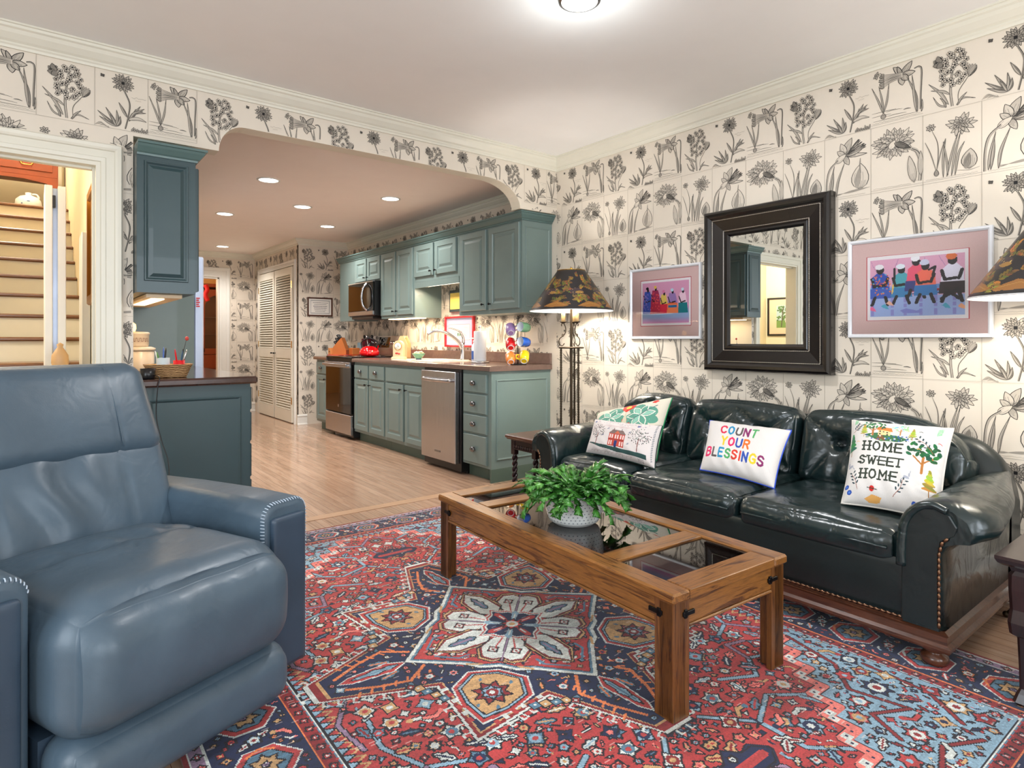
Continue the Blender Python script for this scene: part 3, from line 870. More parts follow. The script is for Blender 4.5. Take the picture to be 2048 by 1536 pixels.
def cab_doors(t, x0, doors, knob_end):
    for (y0, y1, z0, z1, ky, kz) in doors:
        b = MB(); prof = DOORP if (y1 - y0) > .25 and (z1 - z0) > .25 else [(i * .8, d) for i, d in DOORP]
        ring_panel(b, FX(x0), y0, z0, y1, z1, prof)
        d = b.build('door', 'cabinet_paint', t)
        d['_loc'] = (0, 0, 0)
        k = MB(); x = x0 - .019
        k.cyl((x, ky, kz), (x - .016, ky, kz), .005, .004, 8); k.ball((x - .022, ky, kz), .011, 10, sc=(.75, 1, 1))
        L = t['_loc']; k.v = [(a - L[0], b_ - L[1], c - L[2]) for a, b_, c in k.v]
        k.build('knob', 'knob_black', d, world=False)

def wall_cab(label, y0, y1, z0, z1, doors, end=False, x0=3.09):
    t = thing('wall_cabinet', label, 'cabinet', (3.41, (y0 + y1) / 2, z0), 'wall cabinets over the long counter')
    b = MB(); b.box(x0, y0, z0, XR - .002, y1, z1)
    if end: ring_panel(b, FY(y0), x0 + .035, z0 + .05, XR - .03, z1 - .06, [(0, -.002), (0, .004), (.004, .006), (.012, .001), (.016, .001)])
    b.build('body', 'cabinet_paint', t)
    cab_doors(t, x0, doors, 0)
    return t
wc = wall_cab('tall double door wall cabinet at the near end, beside the tall floor lamp', 3.81, 4.725, 1.335, 2.09,
         [(3.83, 4.245, 1.372, 2.065, 4.215, 1.42), (4.29, 4.70, 1.372, 2.065, 4.32, 1.42)], True)
wall_cab('short double door wall cabinet above the sink', 4.727, 5.558, 1.70, 2.09,
         [(4.765, 5.14, 1.748, 2.065, 5.11, 1.79), (5.175, 5.545, 1.748, 2.065, 5.205, 1.79)])
wall_cab('tall narrow double door wall cabinet next to the microwave', 5.56, 6.322, 1.345, 2.09,
         [(5.585, 5.935, 1.378, 2.065, 5.91, 1.42), (5.965, 6.305, 1.378, 2.065, 5.99, 1.42)])
wall_cab('short double door wall cabinet above the microwave', 6.324, 7.055, 1.785, 2.09,
         [(6.335, 6.665, 1.80, 2.065, 6.635, 1.84), (6.69, 7.00, 1.80, 2.065, 6.72, 1.84)])
t = thing('cabinet_filler', 'plain green filler panel at the far end beside the microwave', 'cabinet', (3.41, 7.28, 1.345))
b = MB(); b.box(3.09, 7.057, 1.345, XR - .002, 7.50, 2.09); b.build('panel', 'cabinet_paint', t)
b = MB(); b.box(3.085, 4.727, 1.64, 3.105, 5.558, 1.698); tag(b.build('valance_board', 'cabinet_paint'), 'green valance board above the kitchen sink', 'valance')
# crown along the cabinets with a return at the near end
CP = [(0, 0), (.008, 0), (.010, .010), (.018, .016), (.036, .040), (.042, .052), (.050, .054), (.050, .066), (0, .066)]
b = MB(); r = []
zc0 = 2.078
r.append([(3.09 - o, 7.52, zc0 + z) for o, z in CP]); r.append([(3.09 - o, 3.81 - o, zc0 + z) for o, z in CP]); r.append([(XR - .003, 3.81 - o, zc0 + z) for o, z in CP])
b.loft(r, 0, False); b.box(3.09, 3.81, 2.0905, XR - .003, 7.52, 2.144)
tag(b.build('crown_moulding', 'cabinet_crown_paint'), 'dark green crown moulding along the top of the long row of wall cabinets', 'moulding')

# microwave
t = thing('microwave', 'over the range microwave with black glass front and curved steel handle', 'microwave', (3.2, 6.7, 1.38))
b = MB(); b.box(3.02, 6.345, 1.385, 3.40, 7.045, 1.783, .004); b.build('body', 'black_plastic', t)
b = MB(); b.box(3.003, 6.36, 1.445, 3.02, 7.035, 1.775, .003); b.build('door_glass', 'black_glass', t)
b = MB(); b.box(3.000, 6.36, 1.395, 3.02, 7.035, 1.443, .003); b.box(2.999, 6.36, 1.768, 3.02, 7.035, 1.778); b.build('steel_trim', 'steel', t)
b = MB(); b.tube(crv([(3.0, 6.505, 1.755), (2.955, 6.51, 1.70), (2.94, 6.52, 1.60), (2.955, 6.51, 1.50), (3.0, 6.505, 1.445)], 8), .013, 10); b.build('handle', 'chrome', t)
b = MB(); b.box(3.03, 6.42, 1.355, 3.38, 7.0, 1.384, .004); b.build('vent', 'black_plastic', t)

# base cabinets
def base_cab(label, y0, y1, drawers, doors, big_knobs=True, end=False, falses=()):
    t = thing('base_cabinet', label, 'cabinet', (3.1, (y0 + y1) / 2, 0), 'base cabinets under the long counter')
    b = MB(); b.box(2.80, y0, .105, XR - .002, y1, .868)
    if end: ring_panel(b, FY(y0), 2.845, .17, XR - .035, .80, [(0, -.002), (0, .006), (.006, .010), (.016, .003), (.020, .003), (.050, .003)])
    b.build('body', 'cabinet_paint', t)
    b = MB()
    if end: b.box(2.80, y0, 0, XR - .002, y0 + .02, .105); 
    b.box(2.862, y0 + (.02 if end else 0), 0, 2.88, y1, .105); b.build('toe_kick', 'toe_paint', t)
    for (a, c, z0, z1) in drawers:
        b = MB(); ring_panel(b, FX(2.80), a, z0, c, z1, DRAWP); d = b.build('drawer', 'cabinet_paint', t)
        k = MB(); x = 2.781; y = (a + c) / 2; z = (z0 + z1) / 2
        k.cyl((x, y, z), (x - .014, y, z), .008, .007, 10); k.ball((x - .020, y, z), .024, 16, sc=(.55, 1.25, .9)); k.cyl((x, y, z), (x - .004, y, z), .017, .017, 14)
        L = t['_loc']; k.v = [(p - L[0], q - L[1], w - L[2]) for p, q, w in k.v]; k.build('knob', 'knob_pewter', d, world=False)
    for (a, c, z0, z1) in falses:
        b = MB(); ring_panel(b, FX(2.80), a, z0, c, z1, DRAWP); b.build('false_front', 'cabinet_paint', t)
    cab_doors(t, 2.80, doors, 1)
    return t
base_cab('base cabinet with a stack of four drawers at the near end of the counter', 3.83, 4.225,
         [(3.88, 4.20, .693, .841), (3.88, 4.20, .527, .679), (3.88, 4.20, .370, .512), (3.88, 4.20, .127, .353)], [], end=True)
base_cab('wide two door sink base cabinet beside the steel dishwasher', 4.832, 5.625, [], 
         [(4.845, 5.20, .137, .682, 5.165, .635), (5.24, 5.61, .137, .682, 5.275, .635)], falses=[(4.845, 5.61, .700, .840)])
base_cab('base cabinet with two small drawers over two doors, next to the range', 5.627, 6.385,
         [(5.645, 5.99, .700, .840), (6.02, 6.36, .700, .840)], [(5.645, 5.99, .137, .682, 5.955, .635), (6.02, 6.36, .137, .682, 6.055, .635)])
base_cab('narrow one drawer one door base cabinet beyond the range', 7.135, 7.53,
         [(7.16, 7.50, .700, .840)], [(7.16, 7.50, .137, .682, 7.20, .635)])

# dishwasher
t = thing('dishwasher', 'narrow stainless steel dishwasher with a bar handle', 'dishwasher', (3.1, 4.53, 0))
b = MB(); b.box(2.785, 4.228, .02, XR - .03, 4.830, .866); b.build('body', 'black_plastic', t)
b = MB(); b.box(2.745, 4.262, .085, 2.785, 4.822, .846, .004); b.build('door', 'steel', t)
b = MB(); b.tube(crv([(2.747, 4.32, .775), (2.715, 4.335, .770), (2.705, 4.54, .768), (2.715, 4.745, .770), (2.747, 4.76, .775)], 8), .011, 10, ry=.016); b.build('handle', 'steel', t)
b = MB(); b.box(2.742, 4.50, .150, 2.745, 4.59, .165); b.build('badge', 'knob_pewter', t)
b = MB(); b.box(2.85, 4.232, 0, 2.87, 4.828, .082); b.build('kick_plate', 'black_plastic', t)

# range
t = thing('range', 'stainless and black glass electric range between the cabinets', 'stove', (3.1, 6.76, 0))
b = MB(); b.box(2.785, 6.39, .03, XR - .01, 7.13, .905); b.build('body', 'black_plastic', t)
b = MB(); b.box(2.765, 6.388, .905, 3.33, 7.132, .925, .004); b.build('cooktop', 'black_glass', t)
b = MB(); b.box(2.758, 6.395, .285, 2.785, 7.125, .835, .004); b.build('oven_door', 'black_glass', t)
b = MB(); b.box(2.742, 6.395, .800, 2.758, 7.125, .860, .003); b.box(2.705, 6.41, .815, 2.722, 7.11, .845, .005); b.box(2.72, 6.43, .82, 2.745, 6.46, .84); b.box(2.72, 7.06, .82, 2.745, 7.09, .84)
b.build('handle', 'steel', t)
b = MB(); b.box(2.755, 6.395, .055, 2.785, 7.125, .272, .004); b.build('storage_drawer', 'steel', t)
b = MB(); b.box(2.7565, 6.735, .345, 2.758, 6.755, .375); b.build('badge', 'chrome', t)
b = MB(); b.prism([(XR - .012, .926), (XR - .085, .926), (XR - .085, .99), (XR - .055, 1.16), (XR - .012, 1.16)], 'y', 6.39, 7.13); cs = b.build('console', 'steel', t)
def lc(mb, L): mb.v = [(p - L[0], q - L[1], w - L[2]) for p, q, w in mb.v]; return mb
b = MB(); b.add([(XR - .0815, 6.62, 1.02), (XR - .0815, 6.9, 1.02), (XR - .0595, 6.9, 1.145), (XR - .0595, 6.62, 1.145)], [(0, 1, 2, 3)]); lc(b, t['_loc']).build('display', 'black_glass', cs, world=False)
for y in (6.44, 6.50, 6.56, 6.96, 7.04):
    b = MB(); b.cyl((XR - .068, y, 1.08), (XR - .098, y, 1.075), .019, .016, 14); lc(b, t['_loc']).build('control_knob', 'chrome', cs, world=False)
for x, y, r in ((2.92, 6.58, .10), (2.92, 6.94, .08), (3.18, 6.58, .08), (3.18, 6.94, .10)):
    b = MB(); b.tube([(x + r * math.cos(a), y + r * math.sin(a), .9256) for a in np.linspace(0, 2 * PI, 28, endpoint=False)], .0012, 4, closed=True); b.build('burner_ring', 'knob_pewter', t)

# counter
cnt = thing('countertop', 'brown laminate countertop running the length of the kitchen', 'countertop', (3.1, 5, .87))
CE = [(2.765, .872), (2.770, .869), (XR - .003, .869), (XR - .003, .91), (2.780, .91), (2.768, .905), (2.764, .890)]
b = MB()
for y0, y1 in ((3.805, 6.386), (7.134, 7.56)): b.prism(CE, 'y', y0, y1, 0)
b.build('slab', 'counter_laminate', cnt)
b = MB()
for y0, y1 in ((3.805, 6.386), (7.134, 7.56)): b.box(XR - .026, y0, .91, XR - .003, y1, 1.003, .003)
b.build('backsplash', 'counter_laminate', cnt)

# sink and faucet
t = thing('sink', 'cream double bowl drop in sink', 'sink', (3.08, 5.2, .91))
def bowl_sink(y0, y1):
    b = MB(); prof = []
    r = [[(2.86, y0), (3.28, y0), (3.28, y1), (2.86, y1)], ]
    def ring(ins, z):
        x0, x1, a, c = 2.87 + ins, 3.26 - ins, y0 + ins, y1 - ins; R_ = .05; pts = []
        for cx, cy, s0 in ((x1 - R_, c - R_, 0), (x0 + R_, c - R_, 1), (x0 + R_, a + R_, 2), (x1 - R_, a + R_, 3)):
            for k in range(5):
                an = (s0 + k / 4) * PI / 2; pts.append((cx + R_ * math.cos(an), cy + R_ * math.sin(an), z))
        return pts
    b.loft([ring(-.03, .911), ring(-.027, .919), ring(-.005, .919), ring(.002, .913)], 0, True, False, False)
    b.loft([ring(.002, .913), ring(.006, .9125)], 0, True, False, True)
    return b
plain('sink_enamel', (0.86, 0.80, 0.72), 0.2, coat=.4)
bowl_sink(4.82, 5.19).join(bowl_sink(5.22, 5.60)).build('basin', 'sink_enamel', t)
b = MB(); b.box(3.25, 4.95, .911, 3.35, 5.45, .921, .004); b.build('deck', 'sink_enamel', t)
t = thing('faucet', 'brushed steel pull out faucet arching over the sink', 'faucet', (3.30, 4.99, .921))
b = MB(); b.lathe([(.030, 0), (.030, .006), (.022, .012), (.021, .13), (.019, .16)], (3.30, 4.99, .921), 16)
b.tube(crv([(3.30, 4.99, 1.02), (3.25, 5.00, 1.10), (3.13, 5.02, 1.18), (3.02, 5.045, 1.195), (2.95, 5.06, 1.165)], 8), lambda q: .019 - .006 * q, 12); b.build('spout', 'steel', t)
b = MB(); b.tube(crv([(3.305, 4.985, 1.08), (3.30, 4.985, 1.14), (3.26, 5.00, 1.20), (3.16, 5.04, 1.232)], 8), lambda q: .017 - .012 * q, 10); b.build('lever', 'steel', t)

# wall boards behind the range, plaque and framed pictures near the sink
t = thing('wall_plaque', 'small yellow plaque in a dark frame hanging above the sink', 'picture', (3.4, 5.2, 1.4))
b = MB(); b.box(3.385, 5.02, 1.395, 3.408, 5.37, 1.62, .003); b.build('frame', 'knob_pewter', t)
plain('plaque_yellow', (0.93, 0.82, 0.42), 0.5); b = MB(); b.box(3.382, 5.04, 1.425, 3.386, 5.345, 1.59); b.build('panel', 'plaque_yellow', t)

# ------------------------------------------------------------------ kitchen, left side
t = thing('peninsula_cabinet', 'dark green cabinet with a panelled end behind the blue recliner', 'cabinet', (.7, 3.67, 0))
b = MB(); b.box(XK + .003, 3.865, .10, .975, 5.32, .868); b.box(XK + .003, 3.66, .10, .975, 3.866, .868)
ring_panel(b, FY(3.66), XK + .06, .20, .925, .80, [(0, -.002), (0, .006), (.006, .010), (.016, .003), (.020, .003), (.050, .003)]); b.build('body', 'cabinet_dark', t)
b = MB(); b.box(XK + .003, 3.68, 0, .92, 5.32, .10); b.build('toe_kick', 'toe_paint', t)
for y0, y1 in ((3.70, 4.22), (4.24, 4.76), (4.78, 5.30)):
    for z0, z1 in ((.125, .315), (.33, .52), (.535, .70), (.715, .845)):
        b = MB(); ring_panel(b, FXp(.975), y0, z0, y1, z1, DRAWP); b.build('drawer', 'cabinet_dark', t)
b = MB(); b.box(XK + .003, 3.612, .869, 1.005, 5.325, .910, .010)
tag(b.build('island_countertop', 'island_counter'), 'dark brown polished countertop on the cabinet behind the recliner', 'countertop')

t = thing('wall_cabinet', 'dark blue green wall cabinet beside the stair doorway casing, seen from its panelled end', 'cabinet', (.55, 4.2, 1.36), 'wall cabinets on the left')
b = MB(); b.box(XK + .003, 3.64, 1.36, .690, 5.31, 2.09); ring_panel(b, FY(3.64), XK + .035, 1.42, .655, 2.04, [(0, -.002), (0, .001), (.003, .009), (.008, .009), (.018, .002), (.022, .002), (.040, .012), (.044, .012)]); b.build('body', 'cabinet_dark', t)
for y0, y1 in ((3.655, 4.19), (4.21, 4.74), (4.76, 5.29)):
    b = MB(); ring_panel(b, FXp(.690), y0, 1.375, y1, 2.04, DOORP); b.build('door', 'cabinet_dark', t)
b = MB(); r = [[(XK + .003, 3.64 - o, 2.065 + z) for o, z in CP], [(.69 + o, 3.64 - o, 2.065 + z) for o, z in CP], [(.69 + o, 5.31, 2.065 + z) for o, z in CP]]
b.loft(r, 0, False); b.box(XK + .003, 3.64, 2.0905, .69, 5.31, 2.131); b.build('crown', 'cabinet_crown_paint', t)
t = thing('undercabinet_light', 'slim lit fixture under the blue green wall cabinet', 'light', (.55, 4.2, 1.36))
plain('fixture_cream', (0.90, 0.80, 0.66), 0.5)
b = MB(); b.box(.47, 3.72, 1.338, .64, 4.9, 1.3595, .003); b.build('housing', 'fixture_cream', t)
emit('warm_tube', (1.0, 0.86, 0.66), 5.0); b = MB(); b.box(.50, 3.76, 1.332, .56, 4.5, 1.338); b.build('tube', 'warm_tube', t)
t = thing('undercabinet_light', 'slim lit strip under the tall narrow wall cabinet next to the microwave', 'light', (3.2, 5.9, 1.34))
b = MB(); b.box(3.14, 5.62, 1.337, 3.26, 6.25, 1.3448); b.build('housing', 'warm_tube', t)

# refrigerator
b = MB(); b.box(XK + .003, 5.327, 0, 1.0, 5.35, 2.10); tag(b.build('refrigerator_surround', 'cabinet_paint'), 'tall pale blue green side panel next to the refrigerator', 'panel')
b = MB(); b.box(XK + .003, 5.352, 1.80, 1.0, 6.28, 2.425); tag(b.build('refrigerator_top_cabinet', 'cabinet_paint'), 'cabinet bridging above the refrigerator', 'cabinet')
t = thing('refrigerator', 'stainless refrigerator seen edge on with a curved handle', 'refrigerator', (.8, 5.8, 0))
plain('fridge_gray', (0.70, 0.74, 0.82), 0.3, .4)
b = MB(); b.box(.46, 5.36, .02, 1.0, 6.26, 1.78); b.build('body', 'fridge_gray', t)
for y0, y1 in ((5.36, 5.80), (5.81, 6.26)):
    b = MB(); b.box(1.005, y0, .70, 1.075, y1, 1.775, .01); b.build('door', 'fridge_gray', t)
b = MB(); b.box(1.005, 5.36, .06, 1.075, 6.26, .69, .01); b.build('freezer_drawer', 'fridge_gray', t)
for y in (5.76, 5.85):
    b = MB(); b.tube(crv([(1.07, y, 1.62), (1.105, y, 1.56), (1.135, y, 1.35), (1.14, y, 1.18), (1.135, y, 1.02), (1.105, y, .84), (1.07, y, .78)], 8), .014, 10); b.build('handle', 'steel', t)
plain('magnet_red', (0.85, 0.08, 0.12), .4)
b = MB()
for k in range(5): b.box(1.02, 5.352, 1.375 + .016 * k, 1.045 - .006 * (k % 2), 5.3595, 1.385 + .016 * k)
tag(b.build('refrigerator_magnet', 'magnet_red'), 'red and white magnet strip on the refrigerator edge', 'magnet')

# ------------------------------------------------------------------ louvred closet doors (face -X)
def louver_door(name, y0, y1):
    t = struct(thing(name, 'white louvred closet door', 'door', (XC, y0, 0)))
    del t['category']
    b = MB(); z0, z1 = .012, 2.085; x = XC - .004; st = .055
    for a, c in ((y0, y0 + st), (y1 - st, y1)): b.box(x - .03, a, z0, x, c, z1, .002)
    for a, c in ((z0, z0 + .16), (.86, .99), (z1 - .10, z1)): b.box(x - .029, y0 + st, a, x - .001, y1 - st, c)
    b.build('door_frame', 'door_white', t)
    b = MB()
    for lo, hi in ((z0 + .16, .86), (.99, z1 - .10)):
        n = int((hi - lo) / .034); 
        for k in range(n):
            z = lo + (k + .5) * (hi - lo) / n
            b.add([(x - .027, y0 + st, z - .015), (x - .027, y1 - st, z - .015), (x - .004, y1 - st, z + .009), (x - .004, y0 + st, z + .009),
                   (x - .029, y0 + st, z - .010), (x - .029, y1 - st, z - .010), (x - .006, y1 - st, z + .014), (x - .006, y0 + st, z + .014)],
                  [(0, 1, 2, 3), (4, 7, 6, 5), (0, 4, 5, 1), (3, 2, 6, 7)])
    b.build('louvers', 'door_white', t)
    return t
d1 = louver_door('door_1', CY0 + .005, CY0 + .725); d2 = louver_door('door_2', CY0 + .765, CY1 - .005)
for d, y, yh in ((d1, CY0 + .69, CY0 + .01), (d2, CY0 + .80, CY1 - .01)):
    k = MB(); x = XC - .034; k.cyl((x, y, .925), (x - .02, y, .925), .006, .006, 8); k.ball((x - .028, y, .925), .015, 12, sc=(.8, 1.4, .8)); k.build('door_knob', 'knob_black', d)
    for z in (.3, 1.05, 1.85):
        h = MB(); h.box(XC - .037, yh - .015, z - .045, XC - .033, yh + .015, z + .045); h.build('hinge', 'brass', d)

# ------------------------------------------------------------------ downlights
def downlight(x, y, label):
    t = thing('downlight', label, 'ceiling light', (x, y, ZK), 'recessed downlights in the kitchen ceiling')
    b = MB(); b.lathe([(.092, -.0005), (.092, -.006), (.076, -.008), (.074, -.002)], (x, y, ZK), 28, cap0=False, cap1=False); b.build('trim_ring', 'white_paint', t)
    b = MB(); b.lathe([(.0745, -.004), (.01, -.0042)], (x, y, ZK), 28, cap0=False); b.build('lens', 'lamp_white', t)
    return t
LBL = ['kitchen downlight nearest the arch on the left, above the counter end', 'kitchen downlight in the middle of the first three behind the arch', 'kitchen downlight nearest the cabinet row, rightmost of the ceiling lights',
       'kitchen downlight above the refrigerator side, leftmost of the middle pair', 'kitchen downlight in front of the recess wall with the framed verse', 'farthest kitchen downlight, before the back doorway']
for (x, y), l in zip(KL[:6], LBL): downlight(x, y, l)

# living room ceiling fixture, only its rim shows at the top edge
t = thing('ceiling_fixture', 'round flush ceiling light cut by the top edge of the photo', 'ceiling light', (1.85, 1.89, ZL))
b = MB(); b.lathe([(.085, 0), (.095, -.012), (.090, -.030), (.078, -.034)], (1.85, 1.89, ZL), 32, cap0=False, cap1=False); b.build('rim', 'knob_pewter', t)
b = MB(); b.lathe([(.0775, -.033), (.05, -.043), (.01, -.047)], (1.85, 1.89, ZL), 32, cap0=False); b.build('diffuser', 'lamp_white', t)

# ------------------------------------------------------------------ woven / printed / stitched designs, one colour per small face
class Cv:
    def __init__(s, w, h, res, bg, ox=0.0, oy=0.0):
        s.w, s.h, s.res = w, h, res; s.nx, s.ny = int(round(w / res)), int(round(h / res))
        s.a = np.empty((s.ny, s.nx, 3), np.float32); s.a[:] = bg
        s.ox, s.oy = ox, oy            # canvas coordinate of the lower left corner
        s.sym = [(1, 1)]
    def _win(s, x0, y0, x1, y1):
        i0 = max(0, int((x0 - s.ox) / s.res) - 1); i1 = min(s.nx, int((x1 - s.ox) / s.res) + 2)
        j0 = max(0, int((y0 - s.oy) / s.res) - 1); j1 = min(s.ny, int((y1 - s.oy) / s.res) + 2)
        if i0 >= i1 or j0 >= j1: return None
        X = s.ox + (np.arange(i0, i1) + .5) * s.res; Y = s.oy + (np.arange(j0, j1) + .5) * s.res
        return j0, j1, i0, i1, X[None, :], Y[:, None]
    def poly(s, pts, c, only=None):
        for sx, sy in s.sym:
            P = np.array(pts, float) * (sx, sy)
            w = s._win(P[:, 0].min(), P[:, 1].min(), P[:, 0].max(), P[:, 1].max())
            if not w: continue
            j0, j1, i0, i1, X, Y = w
            ins = np.zeros((j1 - j0, i1 - i0), bool); n = len(P)
            for k in range(n):
                x0, y0 = P[k]; x1, y1 = P[(k + 1) % n]
                if y0 == y1: continue
                c1 = (y0 > Y) != (y1 > Y)
                ins ^= c1 & (X < (x1 - x0) * (Y - y0) / (y1 - y0) + x0)
            s.a[j0:j1, i0:i1][ins] = c
    def line(s, pts, w, c, closed=False):
        pts = list(pts)
        if closed: pts = pts + [pts[0]]
        for sx, sy in s.sym:
            P = np.array(pts, float) * (sx, sy)
            for k in range(len(P) - 1):
                a, b = P[k], P[k + 1]
                wn = s._win(min(a[0], b[0]) - w, min(a[1], b[1]) - w, max(a[0], b[0]) + w, max(a[1], b[1]) + w)
                if not wn: continue
                j0, j1, i0, i1, X, Y = wn; d = b - a; L = max(1e-12, float(d @ d))
                t = np.clip(((X - a[0]) * d[0] + (Y - a[1]) * d[1]) / L, 0, 1)
                m = (X - a[0] - t * d[0]) ** 2 + (Y - a[1] - t * d[1]) ** 2 <= (w / 2) ** 2
                s.a[j0:j1, i0:i1][m] = c
    def ell(s, x, y, rx, ry, c, rot=0.0):
        pts = [(x + rx * math.cos(t) * math.cos(rot) - ry * math.sin(t) * math.sin(rot), y + rx * math.cos(t) * math.sin(rot) + ry * math.sin(t) * math.cos(rot)) for t in np.linspace(0, 2 * PI, 20, endpoint=False)]
        s.poly(pts, c)
    def rect(s, x0, y0, x1, y1, c): s.poly([(x0, y0), (x1, y0), (x1, y1), (x0, y1)], c)
    def out(s, pts, c, o, w):
        """filled shape with an outline"""
        s.poly(pts, c); s.line(pts, w, o, True)

def srgb2lin(a): return np.where(a <= 0.04045, a / 12.92, ((np.clip(a, 0, 1) + 0.055) / 1.055) ** 2.4)

def grid_obj(name, P, colors, mat, parent=None, smooth=True, flip=False, extra=None, loc=None):
    """P (ny+1, nx+1, 3) points, colors (ny, nx, 3) sRGB"""
    ny, nx = P.shape[0] - 1, P.shape[1] - 1
    V = P.reshape(-1, 3).astype(np.float32)
    if loc is not None: V = V - np.array(loc, np.float32)
    idx = np.arange((ny + 1) * (nx + 1)).reshape(ny + 1, nx + 1)
    q = np.stack([idx[:-1, :-1], idx[:-1, 1:], idx[1:, 1:], idx[1:, :-1]], -1).reshape(-1, 4)
    if flip: q = q[:, ::-1]
    C = srgb2lin(colors.reshape(-1, 3))
    if extra is not None:
        eV, eF, eC = extra; eV = np.array(eV, np.float32)
        if loc is not None: eV = eV - np.array(loc, np.float32)
        eF = np.array(eF) + len(V); V = np.concatenate([V, eV]); q = np.concatenate([q, eF])
        C = np.concatenate([C, srgb2lin(np.array(eC, float))])
    me = bpy.data.meshes.new(name)
    me.vertices.add(len(V)); me.vertices.foreach_set('co', V.ravel())
    me.loops.add(q.size); me.loops.foreach_set('vertex_index', q.ravel().astype(np.int32))
    me.polygons.add(len(q)); me.polygons.foreach_set('loop_start', np.arange(0, q.size, 4, dtype=np.int32))
    me.polygons.foreach_set('loop_total', np.full(len(q), 4, np.int32))
    me.polygons.foreach_set('use_smooth', np.full(len(q), smooth))
    at = me.attributes.new('design', 'FLOAT_COLOR', 'FACE')
    at.data.foreach_set('color', np.concatenate([C, np.ones((len(C), 1))], 1).astype(np.float32).ravel())
    me.materials.append(MATS[mat]); me.update(calc_edges=True)
    o = bpy.data.objects.new(name, me); COL.objects.link(o)
    if parent is not None: o.parent = parent
    return o

attr_mat('woven_wool', 0.95, 0.35, 500, sheen=0.15)
attr_mat('printed_paper', 0.5)
attr_mat('stitched_linen', 0.9, 0.25, 700, sheen=0.1)
attr_mat('painted_shade', 0.42, coat=0.15)

